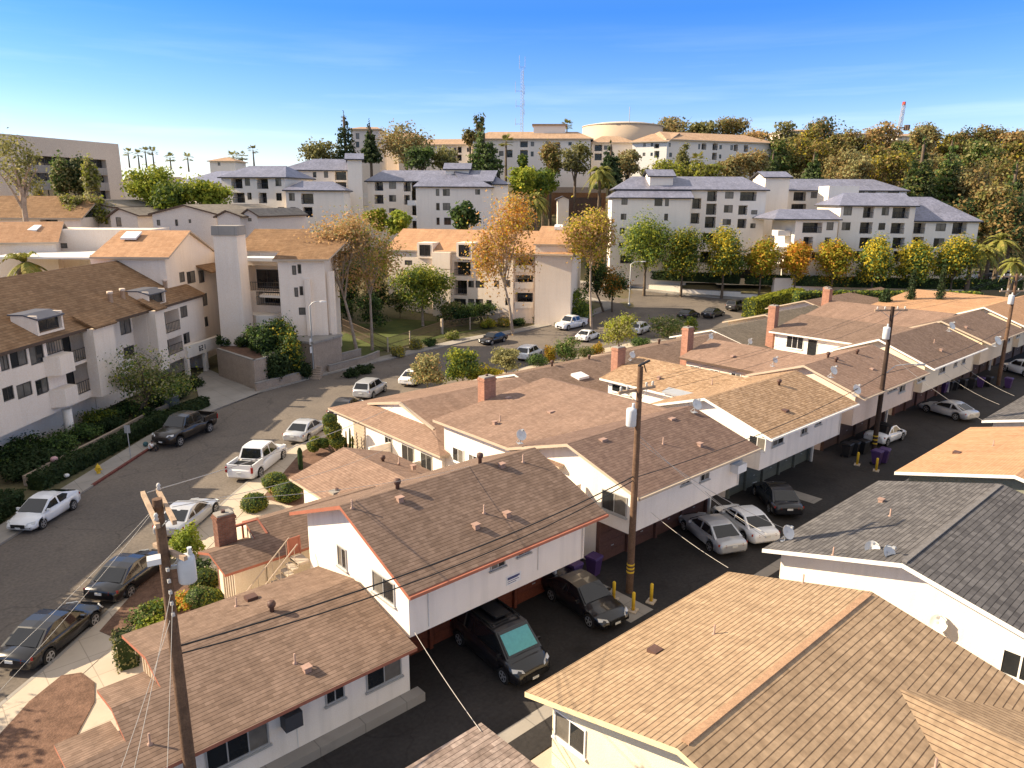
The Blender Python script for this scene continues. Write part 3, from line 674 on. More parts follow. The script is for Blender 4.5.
hC, FC_, FGC, RC_ = row_block(oC, 'garage_house', 'white two storey house with rust red verges above the black van and black sedan', 13.75, 23.6, 0, 'stucco', 'sh_brown', 'trim_red', 'garage_red',
    [(490, 558, 571, 505), (517, 546, 557, 530)], 4, 4.98, 6.91)
for q in ((338, 544, 564, 347), (373, 569, 590, 395)):
    a0, a1, z0, z1 = FGC.rect(*q); window(FGC, a0, a1, z0, z1, hC, oC, mull=1, blind=1)
SC_ = (6.91 - 4.98) / 4.85
for k, px, py in (('turbine', 397.5, 488), ('turbine', 480, 461.5), ('box', 400, 501), ('box', 502, 467), ('pipe', 352, 508), ('pipe', 484, 513), ('box', 507, 516), ('box', 476, 528), ('pipe', 523, 462)):
    vent(hC, oC, onroof(px, py, 20.2, 4.98, SC_), k)
b = MB(); a0, a1, z0, z1 = FC_.rect(506, 578, 586, 517); b.obox(FC_.at(a0, z0), FC_.u * .85, FC_.n * .03, UP0 * .42); sg = b.build('parking_sign', M['frame_white'], hC, oC)
b = MB()
for k, (l, hh) in enumerate(((.70, .09), (.6, .03), (.66, .03), (.5, .03))):
    zz = z0 + .36 - k * .09 - hh; b.obox(FC_.at(a0 + .06, zz, .031), FC_.u * l, FC_.n * .004, UP0 * hh)
b.build('sign_print', mat('sign_blue', (.06, .07, .16), .6), sg, oC)
b = MB(); b.tube([FC_.at(FC_.sx(538, 4.2), 4.6, .03), FC_.at(FC_.sx(538, 4.2), 3.0, .03)], .02, 5); b.tube([FC_.at(.9, 4.7, .03), FC_.at(.9, 2.7, .03)], .03, 5); b.build('conduit', M['trim_white'], hC, oC)
# passage wall with meter cupboards between C and D
b = MB(); b.box(24.15, 26.9, 24.4, 24.55, 0, 4.4); b.box(24.3, 25.0, 23.9, 24.39, .8, 3.6); o_ = Vector((25.5, 24.4, 0))
pw = tag(b.build('passage_wall', M['stucco'], None, o_), 'white passage wall with a meter cupboard behind the purple bins', 'wall')
b = MB()
for k in range(9): b.box(24.34, 24.96, 23.86, 23.895, .95 + k * .29, 1.13 + k * .29)
b.build('louvre', M['trim_tan'], pw, o_)

# ------------------------------------------------------------------ D
oD = Vector((32.3, 26, 0))
hD, FD, FGD, RD = row_block(oD, 'garage_house', 'white two storey house with dark brown roof over the two silver and white cars', 27.15, 37.3, .15, 'stucco', 'sh_dark', 'trim_tan', 'garage_maroon',
    [(681, 479, 486, 690), (700, 471, 482, 709)], 4, 5.0, 6.5)
a0, a1, z0, z1 = FGD.rect(602, 488, 508, 627); window(FGD, a0, a1, z0, z1, hD, oD, mull=1, blind=0)
a0, a1, z0, z1 = FD.rect(731, 456, 468, 745); b = MB(); b.obox(FD.at(a0, z0 - .25), FD.u * .95, FD.n * .5, UP0 * .5); b.build('air_conditioner', M['frame_white'], hD, oD)
window(FD, a0 - .05, a0 + 1.1, z0 + .3, z0 + 1.05, hD, oD, mull=1)
SD = 1.5 / 4.85
for k, px, py in (('low', 603, 440), ('low', 672, 419), ('box', 700, 446), ('pipe', 663, 444)):
    vent(hD, oD, onroof(px, py, 20.35, 5.0, SD), k)
# rear block: eave facing the camera side (-X)
def rear_block(h, o, x0, x1, y0, y1, ze, zr, xr, wall, rm, tm, wins=(), fx=.55, wz=0):
    roof(h, o, gy(x0, x1, y0 - 2.7, y1, ze, zr, xr, zr - .12), rm, tm, .17, 'rear_roof', 'rear_fascia')
    b = MB(); wall_gy(b, x0 + fx, xr - .05, y0, y1 - .5, wz, (x0, 2 * xr - x0, ze, zr, xr)); b.build('rear_wall', M[wall], h, o)
    F = Fac((x0 + fx, y0), (x0 + fx, y1))
    for i, q in enumerate(wins):
        a0, a1, z0, z1 = F.rect(*q); window(F, a0, a1, z0, min(z1, ze - .25), h, o, mull=1, fm='frame_white', blind=i % 2)
    return F
rear_block(hD, oD, 26.75, 37.5, 28.6, 37.5, 4.95, 6.15, 36.9, 'stucco', 'sh_pink', 'trim_tan', [(453, 446, 460, 464), (469, 453, 463, 478), (488, 461, 468, 497)])
chimney(hD, oD, (31.6, 37.75), 1.05, .7, 0, 7.0)
for k, px, py in (('low', 508, 398), ('low', 551, 412), ('box', 495, 424), ('pipe', 500, 421)):
    vent(hD, oD, onroofx(px, py, 26.75, 4.95, 1.2 / 10.05), k)
# side apron roof piece seen at the D back gable
# ------------------------------------------------------------------ E
oE = Vector((46, 26, 0))
hE, FE, FGE, RE = row_block(oE, 'garage_house', 'white two storey house with straw brown roof and grey green garage doors', 40.35, 51.4, .55, 'stucco', 'sh_straw', 'trim_white', 'garage_green',
    [(772, 440, 447, 783), (801, 427, 435, 807), (815, 421, 426, 821)], 5, 5.0, 6.55)
a0, a1, z0, z1 = FGE.rect(749, 434, 447, 766); window(FGE, a0, a1, z0, z1, hE, oE, mull=1, fm='frame_white', blind=0)
SE = 1.55 / 4.85
for k, px, py in (('turbine', 779, 385), ('dark', 785, 411)):
    vent(hE, oE, onroof(px, py, 20.75, 5.0, SE), k)
rear_block(hE, oE, 43.7, 49.2, 29.2, 38.0, 4.95, 6.05, 48.6, 'stucco', 'sh_straw', 'trim_white', [(612, 393 - 10, 391, 631)])
chimney(hE, oE, (46.7, 38.6), 1.0, .7, 0, 7.0)
b = MB(); p = onroofx(690, 398, 43.7, 4.95, 1.1 / 4.8); b.obox(p + Vector((-.4, -2.2, .0)), (.8, 0, .18), (0, 4.4, 0), (0, 0, .14)); b.build('roof_panel', M['metal_grey'], hE, oE)
for k, px, py in (('box', 659, 379), ('pipe', 712, 344 + 40)):
    vent(hE, oE, onroofx(px, py, 43.7, 4.95, 1.1 / 4.8), k)
# ------------------------------------------------------------------ F
oF = Vector((60, 26, 0))
hF, FF, FGF, RF_ = row_block(oF, 'garage_house', 'peach two storey house with brown roof behind the second dark utility pole', 54.2, 65.7, .85, 'stucco_peach', 'sh_pink', 'trim_tan', 'garage_brown',
    [(888, 388, 393, 897), (899, 386, 393, 905), (917, 377, 383, 925)], 4, 5.0, 6.65)
SF = 1.65 / 4.85
for k, px, py in (('turbine', 828, 357), ('turbine', 836, 362), ('turbine', 857, 354), ('low', 872, 369)):
    vent(hF, oF, onroof(px, py, 21.05, 5.0, SF), k)
rear_block(hF, oF, 55.3, 61.0, 29.6, 38.6, 4.95, 6.05, 60.4, 'stucco_peach', 'sh_pink', 'trim_brown', [(690, 365, 371, 700), (710, 369, 375, 719), (731, 372, 377, 741)])
chimney(hF, oF, (57.4, 39.2), .95, .7, 0, 7.4)
vent(hF, oF, onroofx(733, 356, 55.3, 4.95, 1.1 / 4.1), 'low')
# ------------------------------------------------------------------ G (bright white verge boards)
oG = Vector((75, 27, 0))
hG, FG_, FGG, RG_ = row_block(oG, 'garage_house', 'cream two storey house with brown roof and broad white verge boards', 68.6, 81.8, 1.1, 'stucco_cream', 'sh_brown', 'trim_white', 'garage_maroon',
    [(939, 367, 374, 945), (954, 361, 367, 957), (962, 358, 364, 965)], 5, 5.0, 6.9)
SG = 1.9 / 4.85
vent(hG, oG, onroof(941, 351, 21.3, 5.0, SG), 'box'); vent(hG, oG, onroof(934, 343, 21.3, 5.0, SG), 'pipe')
F = rear_block(hG, oG, 74.2, 82.1, 30.4, 40.2, 5.0, 6.15, 81.5, 'stucco', 'sh_brown', 'trim_white', [])
window(F, F.sx(787, 4.1), F.sx(803, 4.1), 3.4, 4.75, hG, oG, mull=2, fm='frame_white'); window(F, F.sx(808, 4.1), F.sx(817, 4.1), 2.6, 4.7, hG, oG, mull=0, fm='frame_white')
chimney(hG, oG, (75.8, 40.7), .85, .85, 0, 7.6)
# ------------------------------------------------------------------ H and the far houses of the row
oH = Vector((90, 28, 0))
hH, FH, FGH, RH = row_block(oH, 'garage_house', 'tan two storey house with brown roof beside the farthest utility pole', 85.4, 96.5, 1.5, 'stucco_tan', 'sh_brown', 'trim_tan', 'garage_brown', [(1006, 338, 343, 1010), (1016, 334, 338, 1020)], 4, 5.0, 6.75)
vent(hH, oH, onroof(966, 328, 21.7, 5.0, .36), 'box')
rear_block(hH, oH, 86.5, 95.6, 31, 43, 4.9, 6.3, 95, 'stucco_tan', 'sh_pink', 'trim_tan', [])
chimney(hH, oH, (94.5, 43.4), .9, .8, 0, 7.8)
oI = Vector((106, 30, 0))
hI, FI, FGI, RI = row_block(oI, 'garage_house', 'farthest house of the row with bright orange tan roof', 99.5, 118, 1.6, 'stucco_tan', 'sh_orange', 'trim_white', 'garage_brown', [], 5, 5.0, 6.9)
rear_block(hI, oI, 99.5, 120.6, 31.5, 42, 4.6, 6.0, 120, 'stucco', 'sh_orange', 'trim_white', [])

# ------------------------------------------------------------------ M and N: low roofs behind C
o = Vector((14, 32, 0)); h = thing('low_house', 'low house with brown brick chimney and roof opening beside the outside stair', 'house', o)
zm = lambda y: 2.68 + .4 * (y - 30.4)
polys = [[(10.2, 30.4, 2.68), (19.5, 30.4, 2.68), (19.5, 32.85, zm(32.85)), (12.25, 32.85, zm(32.85)), (12.25, 31.8, zm(31.8)), (10.05, 31.8, zm(31.8))],
         [(12.9, 32.85, zm(32.85)), (19.5, 32.85, zm(32.85)), (19.5, 35.1, 2.8), (12.9, 35.1, 2.8)],
         [(10.05, 31.8, zm(31.8)), (12.25, 31.8, zm(31.8)), (12.25, 33.0, 2.88), (9.95, 33.0, 2.88)]]
roof(h, o, polys, 'sh_brown', 'trim_red', .13)
b = MB(); b.extr([(10.75, 30.85, 0), (10.75, 30.85, 2.7), (10.75, 31.8, 3.05), (10.75, 32.8, 2.75), (10.75, 32.8, 0)], (1.5, 0, 0))
b.extr([(12.3, 30.85, 0), (12.3, 30.85, 2.7), (12.3, 32.85, 3.45), (12.3, 34.8, 2.7), (12.3, 34.8, 0)], (7, 0, 0)); b.build('wall', M['stucco_cream'], h, o)
b = MB()
for k in range(5): b.box(10.70, 10.745, 30.95 + k * .3, 31.03 + k * .3, .1, 2.6)
b.build('slat_screen', M['trim_tan'], h, o)
b = MB()
for k in range(3): b.obox((11.75 + k * .35, 33.0, 2.75), (.08, 0, 0), (0, .08, 0), (0, 0, .85))
b.box(11.6, 12.9, 32.95, 33.08, 3.55, 3.66); b.obox((12.82, 31.9, 3.2), (.09, 0, 0), (0, 1.1, .4), (0, 0, .12)); b.build('trellis', M['trim_red'], h, o)
chimney(h, o, (11.2, 32.78), .85, .62, 0, 4.5, 'brick_dark')
# outside stair with rails, rising along the white gable of C
o = Vector((13.2, 31.3, 0)); st = thing('outside_stair', 'outdoor stair with pale treads and thin handrails along the white gable', 'stair', o)
b = MB(); n = 12; yS, zS = 29.3, 2.6
for k in range(n):
    z = zS * (k + 1) / n; x = 10.4 + k * .25
    b.box(x, x + .3, 29.35, 30.15, z - .09, z)
b.build('tread', M['concrete'], st, o)
b = MB()
for yy in (29.32, 30.18):
    b.tube([(10.4, yy, 1.1), (13.2, yy, 3.6)], .03, 6)
    for k in range(8): b.tube([(10.5 + k * .36, yy, .15 + k * .33), (10.5 + k * .36, yy, 1.15 + k * .325)], .014, 4)
b.build('handrail', M['trim_tan'], st, o)
b = MB(); b.box(13.15, 13.72, 29.3, 30.2, 2.5, 2.62); b.build('landing', M['concrete'], st, o)
b = MB(); b.box(13.1, 13.17, 30.15, 30.22, 2.62, 3.55); b.box(13.66, 13.73, 30.15, 30.22, 2.62, 3.55); b.box(13.17, 13.66, 30.16, 30.21, 3.47, 3.54); b.box(13.17, 13.66, 30.17, 30.2, 2.72, 3.47); b.build('rail_panel', M['trim_red'], st, o)

o = Vector((21, 35, 0)); h = thing('low_house', 'low house with rose brown gable roof between the round topiary and the big brown roof', 'house', o)
roof(h, o, gy(17.5, 24.6, 29.95, 39.4, 2.7, 3.8, 21.2), 'sh_pink', 'trim_tan', .15)
b = MB(); wall_gy(b, 18.1, 24.1, 30, 38.8, 0, (17.5, 24.6, 2.7, 3.8, 21.2)); b.build('wall', M['stucco'], h, o)
for k, px, py in (('turbine', 383, 462), ('pipe', 399, 463), ('box', 413.5, 468)):
    d = ray(px, py); q = CP + d * ((3.45 - CAMH) / d.z); vent(h, o, q, k)
chimney(h, o, (18.4, 35.2), .8, .6, 0, 2.9, 'block')

# ------------------------------------------------------------------ street houses with dutch gables
def dutch(o, label, x0, x1, y0, yr, y1, ze, zr, xg, rm, wall, tm, name='street_house', skew=0, gw=None):
    h = thing(name, label, 'house', o)
    zg = ze + (zr - ze) * .42
    ya, yb = y0 + (yr - y0) * .42, y1 - (y1 - yr) * .42
    polys = [[(x0, y0, ze), (x1, y0, ze), (x1, yr, zr), (xg, yr, zr), (xg, ya, zg)],
             [(x1, y1 + skew, ze), (x0, y1, ze), (xg, yb, zg), (xg, yr, zr), (x1, yr, zr)],
             [(x0, y1, ze), (x0, y0, ze), (xg, ya, zg), (xg, yb, zg)]]
    roof(h, o, polys, rm, tm, .15)
    b = MB(); b.prism([(x0 + .5, y0 + .5), (x1 - .3, y0 + .5), (x1 - .3, y1 + skew - .5), (x0 + .5, y1 - .5)], 0, ze - .12); b.build('wall', M[wall], h, o)
    b = MB(); b.extr([(xg + .02, ya + .1, zg - .25), (xg + .02, yr, zr - .17), (xg + .02, yb - .1, zg - .25)], (.12, 0, 0)); b.build('gable_panel', M[wall], h, o)
    # overhanging verge boards of the small gable
    b = MB()
    for yy in (ya, yb):
        b.extr([(xg - .2, yy, zg + .03), (xg - .2, yr, zr + .03), (xg - .2, yr, zr - .16), (xg - .2, yy, zg - .12)], (.2, 0, 0))
    b.build('verge', M[tm], h, o)
    return h
h = dutch(Vector((31, 43, 0)), 'street house with rose brown hipped roof and small white gable behind the topiary', 26.5, 40.2, 36.4, 43.8, 51.4, 2.75, 4.5, 28.4, 'sh_pink', 'stucco', 'trim_tan')
o = Vector((31, 43, 0))
F = Fac((27, 36.9), (27, 50.1))
for q in ((402, 441, 449, 414), (421, 449, 456, 432), (385, 432, 438, 392)):
    a0, a1, z0, z1 = F.rect(*q); window(F, a0, a1, .9, 2.2, h, o, mull=1)
b = MB(); b.box(26.93, 26.99, 46.6, 48.2, .1, 2.55)
for k in range(9): b.box(26.90, 26.93, 46.6, 48.2, .15 + k * .27, .3 + k * .27)
b.build('plank_cladding', M['trim_tan'], h, o)
b = MB(); b.box(25.2, 26.95, 43.0, 43.2, 0, 1.9); b.box(25.2, 26.95, 39.4, 39.55, 0, 1.5); b.build('fin_wall', M['stucco'], h, o)
vent(h, o, G(410, 402, 4.2), 'box')

def gable_house(o, label, x0, x1, y0, yr, y1, ze, zr, rm, wall, tm, xw=.7, name='street_house'):
    h = thing(name, label, 'house', o)
    roof(h, o, gx(x0, x1, y0, y1, ze, zr, yr), rm, tm, .16)
    b = MB(); wall_gx(b, x0 + xw, x1 - .4, y0 + .5, y1 - .5, 0, (y0, y1, ze, zr, yr)); b.build('wall', M[wall], h, o); return h
o = Vector((47, 45, 0)); h = gable_house(o, 'street house with white gable and long brown roof carrying a square skylight', 40.9, 56.5, 38.9, 45.2, 50.9, 2.8, 4.4, 'sh_brown', 'stucco', 'trim_white')
b = MB(); b.box(41.45, 41.59, 43, 43.5, .1, 2.4); b.build('vent_panel', M['trim_tan'], h, o)
s_ = 1.6 / 6.3
for k, px, py in (('skylight', 580, 377), ('turbine', 589, 359), ('turbine', 552, 365)): vent(h, o, onroof(px, py, 38.9, 2.8, s_), k)
o = Vector((63, 45, 0)); h = gable_house(o, 'street house with small white gable behind the brick chimney', 56.6, 72.0, 39.5, 45.3, 51, 2.85, 4.35, 'sh_brown', 'stucco', 'trim_tan')
for k, px, py in (('turbine', 659, 343),): vent(h, o, onroof(px, py, 39.5, 2.85, .26), k)
o = Vector((79, 46, 0)); h = gable_house(o, 'olive grey roofed street house with white verges, nearer of the pair', 72.6, 86.5, 40.2, 46.4, 52.2, 2.85, 4.5, 'sh_olive', 'stucco', 'trim_white')
o = Vector((95, 48, 0)); h = gable_house(o, 'olive grey roofed street house beside the clipped yellow green hedge', 87.4, 101, 41.8, 48.1, 54.3, 2.85, 4.6, 'sh_olive', 'stucco_cream', 'trim_tan')
b = MB()
o = Vector((110, 50, 0)); h = gable_house(o, 'far brown roofed house below the dark hedge row', 101.6, 128, 43.5, 50, 56, 3.2, 5.0, 'sh_brown', 'stucco', 'trim_tan')
chimney(h, o, (103, 47.5), .9, .8, 0, 7.0)

# ------------------------------------------------------------------ low houses on the right of the alley
def right_house(o, label, x0, x1, ze, zr, yr, rm, wall, tm, xc=None, zc=None, name='low_house', y0=15.45, ys=2.6):
    h = thing(name, label, 'house', o)
    polys = [[(x0, yr, zr), (x1, yr, zr), (x1, y0, ze), (x0, y0, ze)]]
    if xc is None:
        polys.append([(x0, ys, ze), (x1, ys, ze), (x1, yr, zr), (x0, yr, zr)])
    else:                                # cross gable with ridge along -Y meeting the south slope
        s = (zr - ze) / (yr - ys); yc = yr - (zr - zc) / s; hw = (zc - ze) / s
        yv = ys
        polys += [[(x0, ys, ze), (xc - hw, ys, ze), (xc, yc, zc), (xc + hw, ys, ze), (x1, ys, ze), (x1, yr, zr), (x0, yr, zr)],
                  [(xc - hw, ys, ze), (xc - hw, ys - 7, ze), (xc, ys - 7, zc), (xc, yc, zc)],
                  [(xc, yc, zc), (xc, ys - 7, zc), (xc + hw, ys - 7, ze), (xc + hw, ys, ze)]]
    roof(h, o, polys, rm, tm, .2)
    b = MB(); zf = lambda y: (ze + (zr - ze) * ((y0 - y) / (y0 - yr) if y > yr else (y - ys) / (yr - ys))) - .21
    b.extr([(x0 + .75, ys + .5, 0), (x0 + .75, ys + .5, zf(ys + .5)), (x0 + .75, yr, zf(yr)), (x0 + .75, y0 - .6, zf(y0 - .6)), (x0 + .75, y0 - .6, 0)], (x1 - x0 - 1.3, 0, 0))
    if xc is not None: b.box(xc - hw + .5, xc + hw - .5, ys - 6.5, ys + .5, 0, ze - .15)
    b.build('wall', M[wall], h, o)
    return h, Fac((x0 + .75, ys), (x0 + .75, y0))
o = Vector((21, 10, 0)); hT, FT = right_house(o, 'yellow walled low house with tan shingle roof in the lower right', 14.55, 26.9, 2.95, 4.6, 9.4, 'sh_tan', 'stucco_yellow', 'trim_yellow', 22.7, 3.95)
a0, a1, z0, z1 = FT.rect(555, 708, 735, 586); window(FT, a0, a1, z0, min(z1, 2.55), hT, o, mull=1, fm='frame_white', blind=1)
sT = (4.6 - 2.95) / (15.45 - 9.4)
def north(px, py, ze, s, y0=15.45):      # slope falling towards +Y
    d = ray(px, py); t = (ze + s * y0 - CAMH) / (d.z + s * d.y); return CP + d * t
vent(hT, o, north(655, 651, 2.95, sT), 'dark'); vent(hT, o, north(714, 634, 2.95, sT), 'pipe'); vent(hT, o, north(803, 583, 2.95, sT), 'pipe')
vent(hT, o, (20.3, 4.8, 3.6), 'pipe')
b = MB(); b.box(14.9, 26.6, 9.28, 9.52, 4.55, 4.635); b.build('ridge_cap', M['cap_tan'], hT, o)
o = Vector((36, 10, 0)); hR, FR = right_house(o, 'white walled low house with dark grey shingle roof and satellite dishes', 29.8, 42.8, 3.1, 4.75, 9.4, 'sh_grey', 'stucco', 'trim_white', 35.5, 4.1)
for q in ((1000, 650, 668, 1012),): 
    a0, a1, z0, z1 = FR.rect(*q); window(FR, a0 - 1.6, a1, z0 - .2, z1 + .2, hR, o, mull=2, fm='frame_white', fw=.09)
sR = (4.75 - 3.1) / 6.05
for k, px, py in (('box', 881, 502), ('pipe', 890, 516), ('pipe', 833, 555)): vent(hR, o, north(px, py, 3.1, sR), k)
b = MB(); b.box(30.0, 42.5, 9.3, 9.5, 4.71, 4.785); b.build('ridge_cap', M['cap_grey'], hR, o)
o = Vector((52, 10, 0)); hO, FO = right_house(o, 'grey green walled low house with bright orange tan roof', 45.2, 58.8, 3.05, 4.6, 9.4, 'sh_orange', 'stucco_greygreen', 'trim_white')
sO = 1.55 / 6.05
for k, px, py in (('dark', 957, 453), ('pipe', 993, 446)): vent(hO, o, north(px, py, 3.05, sO), k)
a0 = FO.sx(922, 2.0); window(FO, a0 - .9, a0, 1.3, 2.3, hO, o, mull=1, fm='frame_white')
o = Vector((67, 10, 0)); hP, FP_ = right_house(o, 'low house with pale grey roof and white fascia at the right edge', 61.4, 74.5, 3.05, 4.6, 9.4, 'sh_grey', 'stucco', 'trim_white')
b = MB()
o = Vector((86, 10, 0)); hP2, FP2 = right_house(o, 'farthest low house right of the alley with tan roof', 78, 92, 3.05, 4.6, 9.4, 'sh_straw', 'stucco', 'trim_white')
# carport roof at the bottom of the picture
o = Vector((9, 12, 0)); h = thing('carport', 'low carport with worn grey brown shingle roof at the bottom edge', 'carport', o)
roof(h, o, [[(4.8, 5, 2.75), (12.9, 5, 2.75), (12.9, 15.75, 2.45), (4.8, 15.75, 2.45)]], 'sh_flat', 'trim_brown', .16)
b = MB()
for x in (5.2, 12.5):
    for y in (5.5, 15.3): b.box(x - .07, x + .07, y - .07, y + .07, 0, 2.3)
b.build('post', M['trim_brown'], h, o)
# ------------------------------------------------------------------ apartment blocks
def wallgrid(b, F, a0, a1, z0, z1, opens, o=0.0):
    xs = sorted({a0, a1} | {x for q in opens for x in q[:2] if a0 < x < a1}); zs = sorted({z0, z1} | {z for q in opens for z in q[2:4] if z0 < z < z1})
    for i in range(len(xs) - 1):
        for j in range(len(zs) - 1):
            cx, cz = (xs[i] + xs[i + 1]) / 2, (zs[j] + zs[j + 1]) / 2
            if any(q[0] < cx < q[1] and q[2] < cz < q[3] for q in opens): continue
            b.poly([F.at(xs[i], zs[j], o), F.at(xs[i + 1], zs[j], o), F.at(xs[i + 1], zs[j + 1], o), F.at(xs[i], zs[j + 1], o)])
    for q in opens:
        x0, x1, za, zb, d = q; A = [F.at(x0, za, o), F.at(x1, za, o), F.at(x1, zb, o), F.at(x0, zb, o)]; dn = -F.n * d; B = [p + dn for p in A]
        for k in range(4): b.poly([A[k], A[(k + 1) % 4], B[(k + 1) % 4], B[k]])
        b.poly(B)
def facade(h, off, b, F, z0, z1, wins=(), balcs=(), conv=None, a0=0, a1=None, o=0.0, fm='frame_dark', mull=1, parapet=None, rail='trim_dark', bd=1.5, snap=True):
    a1 = F.L if a1 is None else a1; opens = []; jobs = []
    cv = conv or (lambda x, y: (x, y))
    for kind, lst in (('w', wins), ('b', balcs)):
        for q in lst:
            xl, yt = cv(q[0], q[1]); xr, yb = cv(q[2], q[3])
            p0, p1, za, zb = F.rect(xl, yt, yb, xr)
            p0, p1 = max(p0, a0 + .12), min(p1, a1 - .12); za, zb = max(za, z0 + .1), min(zb, z1 - .15)
            if p1 - p0 < .35 or zb - za < .35: continue
            if any(p0 < t[1] and p1 > t[0] and za < t[3] and zb > t[2] for t in opens): continue
            opens.append((p0, p1, za, zb, .1 if kind == 'w' else bd)); jobs.append((kind, p0, p1, za, zb))
    wallgrid(b, F, a0, a1, z0, z1, opens, o)
    for i, (kind, p0, p1, za, zb) in enumerate(jobs):
        if kind == 'w':
            window(F, p0 + .02, p1 - .02, za + .02, zb - .02, h, off, o=o - .1, mull=mull if p1 - p0 > .8 else 0, fm=fm, sill=False, blind=(i % 2 if i % 3 else None), gm='glass' if i % 4 else 'glass_blind', proud=.06, fw=.07)
        else:
            m = MB(); w_ = p1 - p0; top = za + .95
            if parapet: m.obox(F.at(p0, za - .12, o), F.u * w_, F.n * .22, UP0 * 1.0)
            else:
                m.obox(F.at(p0, top, o - .04), F.u * w_, F.n * .06, UP0 * .06); m.obox(F.at(p0, za + .05, o - .04), F.u * w_, F.n * .05, UP0 * .05)
                k = max(3, int(w_ / .28))
                for t in range(k + 1): m.obox(F.at(p0 + (w_ - .03) * t / k, za + .1, o - .03), F.u * .03, F.n * .03, UP0 * .85)
            m.build('balcony_rail', M[parapet or rail], h, off)
            window(F, p0 + w_ * .04, p0 + w_ * .96, za + .05, min(zb - .1, za + 2.3), h, off, o=o - bd, mull=2 if w_ > 2.2 else 1, fm=fm, sill=False, blind=None, proud=.05, fw=.07)
def shell(b, F, a0, a1, z0, z1, depth, o=0.0):          # the other three walls of a block
    P = [F.at(a0, 0, o), F.at(a1, 0, o), F.at(a1, 0, o - depth), F.at(a0, 0, o - depth)]
    for k in (1, 2, 3):
        p, q = P[k], P[(k + 1) % 4]; b.poly([p + UP0 * z0, q + UP0 * z0, q + UP0 * z1, p + UP0 * z1])
    b.poly([p + UP0 * z1 for p in P])
def gableroof(h, off, F, a0, a1, depth, ze, rise, rm, tm, ov=.5, hip0=0, hip1=0, run=None, o=0.0, name='roof', back=True, t=.22):
    run = depth / 2 if run is None else run
    e0, e1 = a0 - ov, a1 + ov
    A, B = F.at(e0, ze, o + ov), F.at(e1, ze, o + ov); C, D = F.at(e1 - hip1, ze + rise, o - run), F.at(e0 + hip0, ze + rise, o - run)
    E_, G_ = F.at(e1, ze, o - depth - ov), F.at(e0, ze, o - depth - ov)
    P = [[A, B, C, D]]
    if back: P.append([E_, G_, D, C])
    if hip0: P.append([G_, A, D])
    if hip1: P.append([B, E_, C])
    roof(h, off, P, rm, tm, t, name, name + '_trim')
    if not hip0 or not hip1:
        g = MB()
        for hp, e in ((hip0, a0), (hip1, a1)):
            if not hp: g.poly([F.at(e, ze - .25, o), F.at(e, ze + rise - .3, o - run), F.at(e, ze - .25, o - depth)])
        return g
def zc(x0, y0, s): return lambda x, y: (x0 + x / s, y0 + y / s)
def FP(pa, fa, pb, fb, y=199): return Fac(PF(pa, y, fa), PF(pb, y, fb))
def newapt(name, label, F, z0, cat='apartment building'):
    c = F.at(F.L / 2, z0, -3); return thing(name, label, cat, c), c

# ---- the big tan block on the left of the street (L1)
F1 = Fac(W(-37.0, 20), W(-35.45, 62.5)); F2 = Fac(W(-37.0, 62.5), W(-36.6, 69.5)); F3 = Fac(W(-35.2, 69.5), W(-34.7, 81.5))
o = W(-41, 52, 0); h = thing('apartment_building', 'three storey pinkish tan apartment block with stepped bays at the left edge', 'apartment building', o)
c5 = zc(0, 320, 5.12)
b = MB()
facade(h, o, b, F1, 2.55, 8.35, [(0, 165, 45, 268), (52, 150, 138, 255), (153, 135, 225, 238), (15, 350, 72, 425), (88, 335, 165, 412), (185, 310, 250, 393)],
       [(238, 95, 318, 186), (325, 80, 452, 240), (345, 250, 470, 410)], c5, parapet=None, rail='frame_dark')
for q in ((-3.4, 3.9), (-8.9, 4), (-14, 4), (-19.5, 4)):
    pass
facade(h, o, b, F2, .3, 8.35, [(120 * 5.12, 0, 131 * 5.12, 82), (97 * 5.12, 31, 103 * 5.12, 115), (101 * 5.12, 190, 107 * 5.12, 256), (124 * 5.12, 143, 135 * 5.12, 205)], [], c5)
c4 = zc(0, 230, 4)
facade(h, o, b, F3, 2.4, 8.35, [(722, 308, 750, 355), (735, 415, 760, 460)], [(655, 330, 718, 420), (670, 440, 730, 508)], c4, rail='frame_dark')
for Fa, Fb in ((F1, F2), (F2, F3)):
    p, q = Fa.at(Fa.L, 0), Fb.at(0, 0); b.poly([p + UP0 * 2.4, q + UP0 * 2.4, q + UP0 * 8.35, p + UP0 * 8.35])
p, q = F3.at(F3.L, 0), F3.at(F3.L, 0, -11); b.poly([p, q, q + UP0 * 8.3, p + UP0 * 8.3]); b.poly([p + UP0 * 8.3, q + UP0 * 8.3, F3.at(F3.L, 11.9, -5.5)])
b.poly([F1.at(0, 2.55), F1.at(F1.L, 2.55), F1.at(F1.L, 2.55, -3), F1.at(0, 2.55, -3)]); b.poly([F3.at(0, 2.4), F3.at(F3.L, 2.4), F3.at(F3.L, 2.4, -3), F3.at(0, 2.4, -3)])
b.poly([F1.at(0, 0, -1.6), F1.at(F1.L, 0, -1.6), F1.at(F1.L, 2.6, -1.6), F1.at(0, 2.6, -1.6)]); b.poly([F3.at(0, 0, -2.5), F3.at(F3.L, 0, -2.5), F3.at(F3.L, 2.6, -2.5), F3.at(0, 2.6, -2.5)])
b.poly([F1.at(F1.L, 0, -1.6), F2.at(0, 0), F2.at(0, 2.6), F1.at(F1.L, 2.6, -1.6)])
